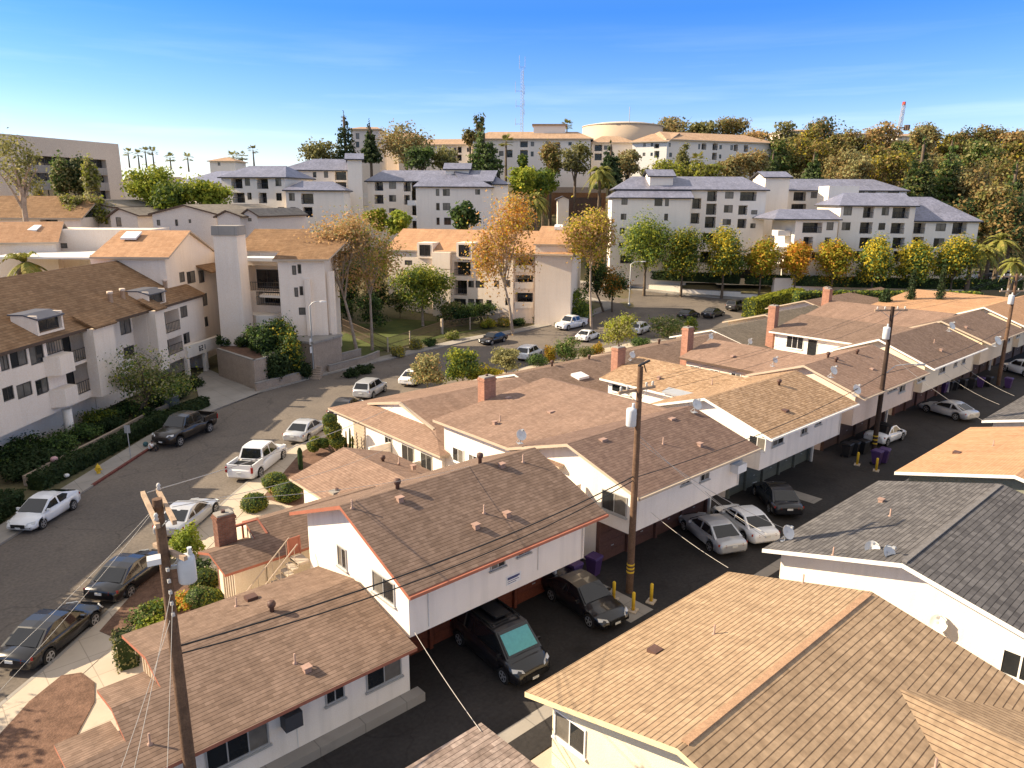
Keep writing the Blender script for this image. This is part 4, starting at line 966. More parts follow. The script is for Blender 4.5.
# back and far-left walls
p, q = F1.at(0, 0, -14), F3.at(F3.L, 0, -11); b.poly([p, q, q + UP0 * 8.3, p + UP0 * 8.3])
b.build('wall', M['apt'], h, o)
E0, E1 = W(-36.3, 19.5, 8.45), W(-34.5, 82, 8.45); K0, K1 = W(-43.6, 19.5, 12.45), W(-41.6, 81.4, 12.45); B0, B1 = W(-51.5, 19.5, 8.4), W(-49.5, 80.8, 8.4)
roof(h, o, [[E0, E1, K1, K0], [K0, K1, B1, B0]], 'sh_apt', 'trim_brown', .25)
# projecting solid parapets, roof dormers with their awnings, chimney flues
for q in ((235, 188, 325, 290), (262, 357, 345, 450)):
    xl, yt = c5(q[0], q[1]); xr, yb = c5(q[2], q[3]); a0, a1, z0, z1 = F1.rect(xl, yt, yb, xr)
    m = MB(); m.extr([F1.at(a0 - .2, z0, .0), F1.at(a0 + .3, z0, .95), F1.at(a1 - .1, z0, .95), F1.at(a1 + .1, z0, 0)], UP0 * (z1 - z0)); m.build('balcony_parapet', M['apt'], h, o)
for (F, q) in ((F1, (39, 315, 334, 62)), (F3, (150, 294, 306, 165)), (F1, (-70, 345, 368, -38))):
    x0, x1, zb, zt = F.rect(*q); zb = max(zb, 7.9); zt = zb + 1.35
    m = MB()
    for xx in (x0 - .2, x1): m.obox(F.at(xx, zb - .4, -2.0), F.u * .2, F.n * 1.95, UP0 * (zt - zb + .4))
    m.obox(F.at(x0, zb - .4, -.25), F.u * (x1 - x0), F.n * .2, UP0 * .4); d_ = m.build('dormer', M['apt'], h, o)
    window(F, x0 + .05, x1 - .05, zb + .05, zt - .15, d_, o, o=-.35, mull=1, fm='frame_dark', sill=False)
    m = MB(); m.obox(F.at(x0 - .25, zt, -2.2), F.u * (x1 - x0 + .5), F.n * 1.2, UP0 * .1); m.obox(F.at(x0 - .25, zt, -1.0), F.u * (x1 - x0 + .5), F.n * 1.1 - UP0 * .35, UP0 * .1); m.build('dormer_roof', M['awning'], d_, o)
for p in (W(-37.0, 67.0), W(-37.0, 69.2), W(-36.8, 77.5)):
    m = MB(); m.lathe((p.x, p.y, 9.0), [(.2, 0), (.2, 1.3), (.27, 1.3), (.27, 1.55)], 8); m.build('flue', M['stucco_peach'], h, o)
for (F, p0, p1, z0_) in ((F1, F1.sx(87.5, 5), F1.L - .02, 2.55), (F3, .02, F3.sx(160, 5) - .3, 2.4)):
    m = MB(); m.obox(F.at(p0, z0_, .0), F.u * (p1 - p0), F.n * .9, UP0 * (8.35 - z0_)); by = m.build('bay', M['apt'], h, o)
    m = MB(); m.extr([F.at(p0 - .15, 8.35, 1.2), F.at(p1 + .15, 8.35, 1.2), F.at(p1 + .15, 9.3, -.6), F.at(p0 - .15, 9.3, -.6)], UP0 * .16); m.build('bay_roof', M['sh_apt'], by, o)
# bay side roofs, columns, garage beam with the house number
for (px, py) in ((15, 441), (71, 437)):
    p = G(px, py, .25); m = MB(); m.lathe((p.x, p.y, 0), [(.34, 0), (.34, 2.6)], 14); m.build('column', M['apt_pale'], h, o)
FG4 = Fac(W(-34.6, 76.2), W(-33.5, 83.0))
m = MB(); m.obox(FG4.at(0, 2.25), FG4.u * FG4.L, FG4.n * -.5, UP0 * 1.3); m.obox(FG4.at(-.2, 0), FG4.u * .4, FG4.n * -.4, UP0 * 2.3); m.obox(FG4.at(3.2, 0), FG4.u * .35, FG4.n * -.4, UP0 * 2.3); m.obox(FG4.at(FG4.L - .35, 0), FG4.u * .35, FG4.n * -.4, UP0 * 2.3)
m.obox(FG4.at(0, 2.2, -.5), FG4.u * FG4.L, FG4.n * -4, UP0 * .25)
bm_ = m.build('garage_beam', M['apt_pale'], h, o)
m = MB(); m.poly([FG4.at(0, 0, -4), FG4.at(FG4.L, 0, -4), FG4.at(FG4.L, 2.3, -4), FG4.at(0, 2.3, -4)]); m.build('garage_back_shade', M['dark'], h, o)  # near black sheet painting the shade deep in the garage
SEG = {'6': 'abcdef'.replace('b', '') + 'g', '2': 'abged', '1': 'bc'}
m = MB(); xx = FG4.sx(199, 2.9)
for ch in '621':
    w_, hh, t_ = .30, .56, .09; z_ = 2.62
    sg = {'a': (0, hh - t_, w_, t_), 'd': (0, 0, w_, t_), 'g': (0, hh / 2 - t_ / 2, w_, t_), 'b': (w_ - t_, hh / 2, t_, hh / 2), 'c': (w_ - t_, 0, t_, hh / 2), 'f': (0, hh / 2, t_, hh / 2), 'e': (0, 0, t_, hh / 2)}
    for c_ in {'6': 'acdefg', '2': 'abged', '1': 'bc'}[ch]:
        q = sg[c_]; m.obox(FG4.at(xx + q[0], z_ + q[1], .001), FG4.u * q[2], FG4.n * .03, UP0 * q[3])
    xx += .45
m.build('house_number', M['trim_dark'], bm_, o)
# ---- gable block, tower and balcony wing beyond the driveway (L2)
o = W(-33, 84, 2); h = thing('apartment_building', 'tan apartment block with tall square tower and stacked balconies above the driveway', 'apartment building', o)
FA = Fac(W(-36.6, 77.6), W(-36.2, 90.5)); b = MB()
facade(h, o, b, FA, .3, 12.2, [(718, 170, 740, 212), (748, 168, 782, 218), (795, 163, 818, 215), (765, 262, 792, 315), (803, 258, 830, 310), (775, 350, 800, 400), (815, 350, 833, 392)], [], c4)
b.poly([FA.at(0, 12.2), FA.at(FA.L, 12.2), FA.at(5.6, 15.2)])
b.poly([FA.at(0, 0), FA.at(0, 0, -8), FA.at(0, 13, -8), FA.at(0, 13)])
FB_ = Fac(W(-31.0, 85.5), W(-25.2, 84.5)); FCr = Fac(W(-25.9, 81.2), W(-20.9, 81.8)); FS = Fac(W(-25.9, 89), W(-25.9, 81.2))
c4b = zc(160, 200, 4)
facade(h, o, b, FB_, 1.5, 11.8, [], [(305, 260, 490, 360), (385, 365, 490, 420)], c4b, bd=1.8, rail='frame_dark')
facade(h, o, b, FCr, 1.0, 12.2, [(528, 262, 545, 300), (550, 257, 565, 295), (537, 350, 553, 388), (558, 345, 573, 382), (555, 430, 582, 460)], [], c4b, mull=0)
b.poly([FS.at(0, 1), FS.at(FS.L, 1), FS.at(FS.L, 12.2), FS.at(0, 14.6)])
q0, q1 = FCr.at(FCr.L, 0), FCr.at(FCr.L, 0, -13); b.poly([q0, q1, q1 + UP0 * 14.4, q0 + UP0 * 12.2])
b.poly([W(-36.2, 90.5, 0), W(-31, 85.5, 0), W(-31, 85.5, 13), W(-36.2, 90.5, 13)])
b.build('wall', M['apt'], h, o)
m = MB(); m.prism([W(-20.6, 82.1).xy, W(-20.1, 82.1).xy, W(-20.1, 82.8).xy, W(-20.6, 82.8).xy], 1, 11); m.prism([W(-23.1, 81.2).xy, W(-22.5, 81.2).xy, W(-22.5, 81.7).xy, W(-23.1, 81.7).xy], 1, 10.2); m.build('pilaster', M['apt'], h, o)
# tower tapers slightly upwards and carries a grey cap
m = MB()
def tq(z, i): return [W(-32.3 + i, 79.6 + i, z), W(-29.5 - i, 79.6 + i, z), W(-29.5 - i, 82.4, z), W(-32.3 + i, 82.4, z)]
m._rings([tq(0, 0), tq(15.0, .15)]); tw = m.build('tower', M['apt'], h, o)
for p in tw.data.polygons: p.use_smooth = False
m = MB(); m._rings([tq(15.0, .0), tq(16.0, .05)]); cp_ = m.build('tower_cap', M['concrete_grey'], tw, o)
for p in cp_.data.polygons: p.use_smooth = False
roof(h, o, [[W(-44.3, 77.2, 12.85), W(-36.0, 77.2, 12.85), W(-36.0, 83.2, 15.35), W(-43.8, 83.2, 15.35)], [W(-36.0, 83.2, 15.35), W(-43.8, 83.2, 15.35), W(-43.8, 90.5, 12.4), W(-36.0, 90.5, 12.4)]], 'sh_apt2', 'trim_tan', .2)
roof(h, o, [[W(-26.3, 80.7, 12.4), W(-20.3, 81.3, 12.4), W(-19.2, 90.9, 14.9), W(-26.3, 90.2, 14.9)]], 'sh_apt', 'trim_tan', .2, 'roof_slope', 'roof_slope_trim')
roof(h, o, [[W(-33.6, 89.5, 12.7), W(-26.3, 89.5, 12.7), W(-26.3, 97, 15.0), W(-33.6, 97, 15.0)]], 'sh_apt', 'trim_tan', .2, 'rear_roof', 'rear_roof_trim')
m = MB(); m.obox(W(-31.2, 83.6, 12.0), W(5.4, -.6) * 1.0, W(.3, 2.5), UP0 * .35); m.build('balcony_canopy', M['trim_white'], h, o)
m = MB()
m.extr([W(-30.4, 83.5, 4.2), W(-29.3, 82.7, 4.2), W(-27.6, 82.7, 4.2), W(-26.6, 83.6, 4.2), W(-26.6, 85, 4.2), W(-30.4, 85.3, 4.2)], UP0 * 1.7); m.build('balcony_parapet', M['apt_pale'], h, o)
m = MB(); m.extr([W(-28.9, 83.3, 7.9), W(-26.2, 82.6, 7.9), W(-25.9, 84.5, 7.9), W(-29, 85.2, 7.9)], UP0 * .28); m.build('balcony_slab', M['apt_pale'], h, o)
m = MB()
for k in range(13): p = W(-28.9 + 2.7 * k / 12, 83.3 - .7 * k / 12, 8.18); m.tube([p, p + UP0 * 1.0], .02, 4)
m.tube([W(-28.9, 83.3, 9.18), W(-26.2, 82.6, 9.18)], .03, 4); m.build('balcony_rail', M['trim_dark'], h, o)
m = MB(); m.extr([W(-36.4, 84.5, 11.2), W(-36.4, 89.5, 11.2), W(-34.9, 89.0, 10.4), W(-34.9, 85.0, 10.4)], UP0 * .18); m.build('lean_to_roof', M['sh_apt'], h, o)
# ---- roofs and walls stepping up behind on the left
o = W(-52, 92, 3); h = thing('apartment_building', 'flat roofed tan block with pale roof deck behind the leaning palm', 'apartment building', o)
b = MB(); FL = FP(20, 92, 152, 93, 240); b2 = []
facade(h, o, b, FL, 4, 15.0, [(185, 305, 232, 335), (300, 302, 383, 332)], [], zc(0, 190, 5.689)); shell(b, FL, 0, FL.L, 4, 15.0, 6)
b.build('wall', M['apt'], h, o)
m = MB(); m.extr([W(-58, 82, 12.2), W(-44.6, 82, 12.2), W(-44.6, 91.8, 12.2), W(-60, 91.8, 12.2)], UP0 * .2); m.build('roof_deck', M['trim_white'], h, o)
o2 = W(-60, 90, 3)
h2 = thing('apartment_building', 'tan roofed wing with white skylight at the left edge behind the palm', 'apartment building', o2)
Fl2 = Fac(W(-64, 87), W(-55.5, 90)); b = MB(); facade(h2, o2, b, Fl2, 2, 13.6); shell(b, Fl2, 0, Fl2.L, 2, 13.6, 8); b.build('wall', M['apt'], h2, o2)
gableroof(h2, o2, Fl2, 0, Fl2.L, 8, 13.6, 2.3, 'sh_apt2', 'trim_tan', .4)
p = PF(20, 231, 91); m = MB(); m.obox(p, W(2, 0), W(.0, 1.2, .55), UP0 * .15); m.build('skylight', M['frame_white'], h2, o2)
p = PF(125, 234, 82.3); m = MB(); m.obox(W(-42.6, 80.6, 14.45), W(1.7, 0), W(0, 1.5, .62), UP0 * .2); m.build('skylight', M['frame_white'], h2, o2)
o = W(-70, 112, 8); h = thing('apartment_building', 'long brown roofed wing with a cut in dormer below the office block', 'apartment building', o)
Fl = FP(-40, 104, 80, 106, 220); b = MB(); facade(h, o, b, Fl, 6, 16.0, [], [(230, 155, 330, 222)], zc(0, 190, 5.689)); shell(b, Fl, 0, Fl.L, 6, 16.0, 14); b.build('wall', M['apt'], h, o)
gableroof(h, o, Fl, 0, Fl.L, 14, 16.0, 3.0, 'sh_apt', 'trim_tan', .5)
# ---- small grey gabled houses
def gabled_px(label, xl, xa, xr, ye, ya, yb, f, dep, tilt=0.0, wall='apt_grey', rm='sh_apt3', wins=(), conv=None):
    A, B = PF(xl, ye, f), PF(xr, ye, f); zt = PF(xa, ya, f).z; F = Fac(A, B); z0 = HW(A) - 3; ze = (A.z + B.z) / 2; ap = F.sx(xa, zt)
    o = F.at(F.L / 2, z0 + 3, -2); h = thing('gabled_house', label, 'house', o); b = MB()
    facade(h, o, b, F, z0, ze, wins, [], conv, mull=0); b.poly([F.at(0, ze), F.at(F.L, ze), F.at(ap, zt)])
    d = -F.n * dep + F.u * tilt * dep; 
    for e in (0, F.L): b.poly([F.at(e, z0), F.at(e, z0) + d, F.at(e, ze) + d, F.at(e, ze)])
    b.build('wall', M[wall], h, o)
    ov = F.n * .35; s0 = (zt - ze) / ap; s1 = (zt - ze) / (F.L - ap)
    P0, P1, PA = F.at(-.45, ze - .45 * s0 + .15) + ov, F.at(F.L + .45, ze - .45 * s1 + .15) + ov, F.at(ap, zt + .15) + ov
    roof(h, o, [[P0, PA, PA + d, P0 + d], [PA, P1, P1 + d, PA + d]], rm, 'trim_brown', .2)
    return h
c0 = zc(0, 190, 5.689)
gabled_px('pale grey gabled house, leftmost of the little row below the office', 61, 78, 111, 207, 200.5, 240, 112, 16, .55, wins=[(495, 155, 513, 192), (597, 155, 613, 195)], conv=c0)
gabled_px('narrow grey gabled house in the middle of the little row below the office', 110, 119, 137, 215, 208.5, 240, 109, 9, .45, wins=[(660, 155, 690, 208), (750, 167, 762, 180)], conv=c0)
c3 = zc(150, 130, 5.906)
gabled_px('wide pale gabled house in front of the lime green trees', 152, 184, 216, 214, 205.5, 250, 106, 15, .4, wins=[(40, 530, 60, 565), (148, 528, 165, 567), (228, 527, 243, 550)], conv=c3)
gabled_px('small pale twin gable house beside the wide gabled house', 217, 226, 240, 216, 211, 250, 104, 12, .3)
gabled_px('small pale gabled house below the left blue roofed block', 241, 248, 257, 215, 209.5, 250, 105, 12, .3, wins=[(578, 520, 600, 540)], conv=c3)
gabled_px('pale house with a tiny square vent below the brown hillside', 120, 140, 158, 182, 176, 215, 165, 12, .3, wall='apt_pale')

# ---- the office block in the upper left
o = W(-84, 138, 14); h = thing('office_building', 'tan flat topped office block with dark window bands behind tall trees', 'office building', o)
F = Fac(PF(-22, 142, 121), PF(119, 150, 148)); ztop = 28.8; b = MB(); cc = zc(0, 120, 5.906)
a0, a1 = F.sx(28, 24), F.sx(107, 24); zs = [F.hit(60, y)[1] for y in (157, 166, 173.5, 181.5, 190, 199)]
ops = [(a0, a1, zs[1], zs[0], 1.2), (a0, a1, zs[3], zs[2], 1.2), (a0, a1, zs[5], zs[4], 1.2)]
wallgrid(b, F, 0, F.L, 12, ztop, ops); shell(b, F, 0, F.L, 12, ztop, 22); b.build('wall', mat('office_concrete', (.56, .47, .38), .9, .06, .1, 9), h, o)
for q in ops:
    m = MB(); m.obox(F.at(q[0], q[2], -1.15), F.u * (q[1] - q[0]), F.n * .05, UP0 * (q[3] - q[2])); w_ = m.build('window_band', M['glass'], h, o)
    m = MB()
    for k in range(1, 12): m.obox(F.at(q[0] + (q[1] - q[0]) * k / 12, q[2], -1.1), F.u * .12, F.n * .08, UP0 * (q[3] - q[2]))
    m.build('mullion', M['frame_dark'], w_, o)
m = MB()
for k in (1, 3): m.obox(F.at(a0, zs[k + 1] + .02, -.3), F.u * (a1 - a0), F.n * .32, UP0 * (zs[k] - zs[k + 1] - .04))
m.build('spandrel', M['concrete_grey'], h, o)

# ---- blue roofed block A (upper left of centre)
FA0 = FP(223, 139, 286, 137); z0 = 11.5; ze = FA0.hit(255, 177)[1]
h, o = newapt('apartment_building', 'leftmost blue tiled apartment block with arched balconies', FA0, z0); b = MB()
facade(h, o, b, FA0, z0, ze, [(560, 285, 590, 330), (740, 285, 775, 332), (575, 370, 600, 412), (745, 372, 778, 418), (755, 455, 795, 497)], [(480, 285, 545, 345), (632, 285, 697, 348), (490, 370, 560, 430), (642, 370, 690, 432), (648, 455, 695, 512)], c3)
shell(b, FA0, 0, FA0.L, z0, ze, 12); 
FA1 = FP(286, 135, 344, 136); ze1 = FA1.hit(310, 190)[1]
facade(h, o, b, FA1, z0 - 2, ze1, [(830, 455, 862, 500), (820, 372, 855, 418)], [(905, 455, 960, 515), (893, 375, 965, 437)], c3); shell(b, FA1, 0, FA1.L, z0 - 2, ze1, 10)
FA2 = FP(283, 152, 350, 153); ze2 = FA2.hit(320, 170)[1]; c4c = zc(210, 130, 5.689)
facade(h, o, b, FA2, z0, ze2, [(648, 235, 672, 272), (585, 238, 605, 270)], [(710, 235, 775, 285), (715, 295, 775, 330)], c4c); shell(b, FA2, 0, FA2.L, z0, ze2, 11)
FA3 = FP(349, 148, 363, 148.5); zt = FA3.hit(356, 159)[1]
facade(h, o, b, FA3, z0, zt); shell(b, FA3, 0, FA3.L, z0, zt, 9)
b.build('wall', M['apt_pale'], h, o)
for F_, d_, e_, rs, nm, h0, h1 in ((FA0, 12, ze, 2.2, 'roof', 3, 3), (FA1, 10, ze1, 1.6, 'lower_roof', 2.5, 3), (FA2, 11, ze2, 2.4, 'rear_roof', 6, 0), (FA3, 9, zt, 1.3, 'tower_roof', 0, 0)):
    g_ = gableroof(h, o, F_, 0, F_.L, d_, e_, rs, 'tile_blue', 'trim_dark', .5, h0, h1, name=nm)
    if g_ and g_.f: g_.build(nm + '_gable', M['apt_pale'], h, o)
FLr = FP(178, 158, 226, 152); zl = FLr.hit(200, 183)[1]
o2 = FLr.at(8, 12, -5); h2 = thing('apartment_building', 'low blue tiled wing behind the lime green trees', 'apartment building', o2)
b = MB(); facade(h2, o2, b, FLr, 10, zl, [(395, 365, 440, 410)], [], c3); shell(b, FLr, 0, FLr.L, 10, zl, 14); b.build('wall', M['apt_pale'], h2, o2); gableroof(h2, o2, FLr, 0, FLr.L, 14, zl, 2.6, 'tile_blue', 'trim_dark', .5, 5, 2)
# ---- blue roofed block B
c5b = zc(350, 130, 5.689)
FB0 = FP(368, 152, 412, 151); z0 = 7; zB = FB0.hit(390, 181)[1]
h, o = newapt('apartment_building', 'blue tiled apartment block with white stepped balconies left of the radio mast', FB0, z0); b = MB()
facade(h, o, b, FB0, z0, zB, [(222, 292, 262, 335), (222, 370, 262, 408), (222, 445, 262, 470)], [(140, 290, 188, 345), (305, 290, 345, 350), (140, 368, 190, 420), (308, 370, 340, 425)], c5b); shell(b, FB0, 0, FB0.L + 8, z0, zB, 12)
FB1 = FP(416, 146, 491, 146); zB1 = FB1.hit(450, 186.5)[1]
facade(h, o, b, FB1, z0, zB1, [(488, 335, 508, 375), (528, 335, 568, 375), (712, 337, 740, 368), (490, 415, 510, 457), (528, 415, 570, 457), (492, 498, 510, 540), (535, 498, 575, 540)], [], c5b); shell(b, FB1, 0, FB1.L, z0, zB1, 12)
FB2 = FP(446, 154, 469, 154); zB2 = FB2.hit(457, 169)[1]; facade(h, o, b, FB2, z0, zB2); shell(b, FB2, 0, FB2.L, z0, zB2, 6)
FB3 = FP(492, 151, 508, 152); zB3 = FB3.hit(500, 184)[1]; facade(h, o, b, FB3, z0, zB3); shell(b, FB3, 0, FB3.L, z0, zB3, 10)
b.build('wall', M['apt_pale'], h, o)
for F_, d_, e_, rs, nm, h0, h1, ex in ((FB0, 13, zB, 2.3, 'roof', 2, 0, 16), (FB1, 12, zB1, 2.0, 'front_roof', 1.5, 4, 0), (FB2, 6, zB2, 1.3, 'tower_roof', 0, 0, 0), (FB3, 10, zB3, 2.4, 'side_roof', 0, 3.5, 0)):
    gg = gableroof(h, o, F_, 0 if nm != 'side_roof' else -6, F_.L + ex, d_, e_, rs, 'tile_blue', 'trim_dark', .5, h0, h1, name=nm)
    if gg and gg.f: gg.build(nm + '_gable', M['apt_pale'], h, o)
m = MB()
for k in range(3):
    z_ = zB1 - 3.6 - k * 2.9; m = MB(); m.obox(FB1.at(-1.7, z_, -2.5), FB1.u * 1.7, FB1.n * 2.4, UP0 * .95); m.build('white_balcony', M['apt_white'], h, o)
for k in range(2):
    z_ = zB - 3.2 - k * 2.9; m = MB(); m.obox(FB0.at(-1.3, z_, -2.5), FB0.u * 1.3, FB0.n * 2.4, UP0 * .9); m.build('white_balcony', M['apt_white'], h, o)
pass
# ---- beige block behind the sycamores
cB = zc(380, 200, 4.6545)
FE0 = FP(388, 118, 513, 112, 280); zE = FE0.hit(450, 251)[1]; h, o = newapt('apartment_building', 'beige three storey block with orange tan roof behind the autumn trees', FE0, .5); b = MB()
facade(h, o, b, FE0, 0, zE, [(115, 280, 150, 302), (410, 375, 437, 407), (445, 375, 485, 408), (345, 458, 400, 487), (410, 460, 438, 487), (445, 460, 480, 490), (495, 465, 520, 490), (530, 375, 555, 405), (583, 372, 607, 405), (583, 455, 605, 490), (50, 443, 78, 475), (95, 447, 112, 475), (120, 455, 137, 480), (445, 290, 485, 320)],
       [(345, 287, 422, 352), (345, 373, 405, 442)], cB)
shell(b, FE0, 0, FE0.L, 0, zE, 12)
FE2 = FP(514, 112.5, 535, 112.5, 280); facade(h, o, b, FE2, 0, zE - .3, [], [(625, 265, 712, 330), (625, 350, 712, 408), (625, 432, 712, 500)], cB, parapet='apt_pale', bd=2)
FE1 = FP(535, 111, 571, 110, 280); zE1 = FE1.hit(550, 244.5)[1]; facade(h, o, b, FE1, 0, zE1); shell(b, FE1, 0, FE1.L, 0, zE1, 15)
b.build('wall', M['apt'], h, o)
gg = gableroof(h, o, FE0, 0, FE0.L + 9, 14, zE, 3.0, 'sh_apt2', 'trim_tan', .3, 0, 0)
gg.build('gable_panel', M['apt'], h, o) if gg and gg.f else None
A_ = [FE1.at(-.3, zE1 + .05, .2), FE1.at(FE1.L + .3, zE1 + .05, .2), FE1.at(FE1.L + .3, zE1 + 2.4, -8), FE1.at(-.3, zE1 + 2.4, -8)]
roof(h, o, [A_], 'sh_apt2', 'trim_tan', .2, 'wing_roof', 'wing_roof_trim')
p = FE1.at(2, zE1 + 1.9, -6); m = MB(); m.obox(p, FE1.u * 1.3, FE1.n * -.9 + UP0 * .3, UP0 * .5); m.build('skylight', M['frame_white'], h, o)
for q in ((188, 207, 238, 258), (370, 207, 420, 262)):
    xl, yt = cB(q[0], q[1]); xr, yb = cB(q[2], q[3]); a0, a1, z0, z1 = FE0.rect(xl, yt, yb, xr)
    m = MB(); m.obox(FE0.at(a0 - .4, zE - 1.2, .35), FE0.u * (a1 - a0 + .8), FE0.n * -3.2, UP0 * (z1 - zE + 1.5)); d_ = m.build('dormer', M['apt'], h, o)
    window(FE0, a0, a1, z0, z1, d_, o, o=.35, mull=1, fm='frame_dark', sill=False)
m = MB(); a0 = FE0.sx(cB(252, 250)[0], 10); a1 = FE0.sx(cB(335, 250)[0], 10); m.obox(FE0.at(a0, zE - 2.7, .9), FE0.u * (a1 - a0), FE0.n * -1, UP0 * 2.5); m.obox(FE0.at(a0, 0, .9), FE0.u * (a1 - a0), FE0.n * -1, UP0 * (zE - 2.8)); m.build('bay', M['apt'], h, o)
# ---- blue roofed block R1
cR = zc(600, 160, 5.689)
FR1 = FP(612, 138, 691, 137); z0 = 3.5; ze = FR1.hit(650, 197.5)[1]
h, o = newapt('apartment_building', 'blue tiled apartment block with balconies behind the green street trees', FR1, 5); b = MB()
facade(h, o, b, FR1, z0, ze, [(122, 220, 157, 255), (118, 305, 150, 340), (112, 385, 140, 420), (108, 470, 132, 500), (370, 222, 392, 263), (365, 305, 387, 345), (310, 220, 355, 262)], [(115, 545, 185, 588)], cR); shell(b, FR1, 0, FR1.L, z0, ze, 12)
FR2 = FP(691, 141, 766, 140); ze2 = FR2.hit(720, 189.5)[1]
facade(h, o, b, FR2, z0, ze2, [(712, 180, 760, 220), (705, 256, 755, 300), (698, 336, 745, 370), (690, 415, 740, 450), (860, 285, 895, 310), (855, 360, 885, 388)], [(610, 176, 665, 235), (604, 248, 662, 312), (597, 322, 657, 387), (585, 415, 655, 475), (797, 180, 890, 233), (787, 258, 838, 312), (782, 335, 832, 388), (570, 520, 640, 588), (525, 218, 575, 278), (516, 302, 565, 362)], cR); shell(b, FR2, 0, FR2.L, z0, ze2, 14)
FR3 = FP(649, 143, 672, 143); zt = FR3.hit(660, 176)[1]; facade(h, o, b, FR3, z0, zt); shell(b, FR3, 0, FR3.L, z0, zt, 6)
b.build('wall', M['apt_pale'], h, o)
for F_, d_, e_, rs, nm, h0, h1, x0_ in ((FR1, 12, ze, 1.9, 'roof', 2.5, 0, 0), (FR2, 14, ze2, 2.5, 'long_roof', 4, 3.5, -14), (FR3, 6, zt, 1.3, 'tower_roof', 0, 0, 0)):
    gg = gableroof(h, o, F_, x0_, F_.L, d_, e_, rs, 'tile_blue', 'trim_dark', .5, h0, h1, name=nm)
    if gg and gg.f: gg.build(nm + '_gable', M['apt_pale'], h, o)
FPo = FP(690, 138.5, 775, 137.5); m = MB(); a0, a1, za, zb = FPo.rect(*[cR(690, 510)[0], cR(690, 510)[1], cR(690, 620)[1], cR(1000, 0)[0]])
m.obox(FPo.at(6, 3.5, .2), FPo.u * (FPo.L - 6), FPo.n * -3, UP0 * 3.6); m.build('podium', M['apt_pale'], h, o)
m = MB(); m.obox(FPo.at(8.5, 4.8, .22), FPo.u * 4.4, FPo.n * .03, UP0 * 1.6); m.build('podium_opening_shade', M['dark'], h, o)  # flat near black panel paints the shade of an opening
# ---- R2 (behind) and R3 (front right)
cQ = zc(770, 160, 4.452)
FQ2 = FP(788, 158, 824, 158); z0 = 5; zq = FQ2.hit(800, 190)[1]
h, o = newapt('apartment_building', 'rear blue tiled block with tall pale stair tower, partly hidden', FQ2, 7); b = MB()
FQ2b = FP(788, 158, 906, 157)
facade(h, o, b, FQ2b, z0, zq, [(182, 142, 210, 170), (395, 138, 420, 160), (437, 138, 470, 160), (525, 140, 575, 158)], [(105, 142, 160, 182), (95, 195, 160, 222)], cQ); shell(b, FQ2b, 0, FQ2b.L, z0, zq, 13)
FQt = FP(764, 150, 788, 150); zt = FQt.hit(775, 177)[1]; facade(h, o, b, FQt, z0, zt); shell(b, FQt, 0, FQt.L, z0, zt, 8)
FQc = FP(828, 147, 858, 147); zt2 = FQc.hit(840, 186)[1]; facade(h, o, b, FQc, z0, zt2); shell(b, FQc, 0, FQc.L, z0, zt2, 5)
b.build('wall', M['apt_pale'], h, o)
for F_, d_, e_, rs, nm, h0, h1 in ((FQ2b, 13, zq, 2.4, 'roof', 0, 5), (FQt, 8, zt, 1.2, 'tower_roof', 0, 0)):
    gg = gableroof(h, o, F_, 0, F_.L, d_, e_, rs, 'tile_blue', 'trim_dark', .5, h0, h1, name=nm)
    if gg and gg.f: gg.build(nm + '_gable', M['apt_pale'], h, o)
FQ0 = FP(842, 134, 917, 133); zq0 = FQ0.hit(880, 205.5)[1]
h, o = newapt('apartment_building', 'front right blue tiled block with arched balconies behind the yellow street trees', FQ0, 5); b = MB(); z0 = 3
facade(h, o, b, FQ0, z0, zq0, [(328, 208, 365, 247), (498, 210, 530, 247), (320, 277, 358, 313), (483, 280, 513, 312), (482, 348, 512, 382)], [(415, 208, 462, 258), (545, 210, 620, 260), (400, 277, 455, 328), (538, 280, 598, 328), (398, 345, 450, 395), (545, 345, 598, 395), (370, 405, 420, 452), (548, 405, 590, 455), (555, 478, 608, 515)], cQ); shell(b, FQ0, 0, FQ0.L, z0, zq0, 13)
FQ1 = FP(798, 131, 841, 131.5); zq1 = FQ1.hit(820, 219)[1]
facade(h, o, b, FQ1, z0, zq1, [(252, 277, 283, 313), (243, 345, 270, 378)], [(145, 278, 232, 325), (148, 342, 190, 388), (185, 410, 217, 447)], cQ); shell(b, FQ1, 0, FQ1.L, z0, zq1, 10)
FQ4 = FP(917, 135, 983, 134); zq4 = FQ4.hit(950, 221)[1]
facade(h, o, b, FQ4, z0, zq4, [(738, 282, 783, 317), (728, 348, 775, 388)], [(637, 280, 690, 328), (812, 278, 875, 330), (635, 342, 683, 390), (730, 480, 770, 515)], cQ); shell(b, FQ4, 0, FQ4.L, z0, zq4, 13)
b.build('wall', M['apt_pale'], h, o)
for F_, d_, e_, rs, nm, h0, h1, x0_ in ((FQ0, 13, zq0, 2.2, 'roof', 3, 0, 0), (FQ1, 10, zq1, 1.6, 'lower_roof', 3, 0, -3.6), (FQ4, 15, zq4, 4.2, 'right_roof', 0, 6, -3)):
    gg = gableroof(h, o, F_, x0_, F_.L, d_, e_, rs, 'tile_blue', 'trim_dark', .5, h0, h1, name=nm)
    if gg and gg.f: gg.build(nm + '_gable', M['apt_pale'], h, o)
m = MB()
for k in range(3): m = MB(); m.obox(FQ1.at(-2.4, zq1 - 3.0 - 2.9 * k, -4), FQ1.u * 2.3, FQ1.n * 2.6, UP0 * .95); m.build('white_balcony', M['apt_white'], h, o)
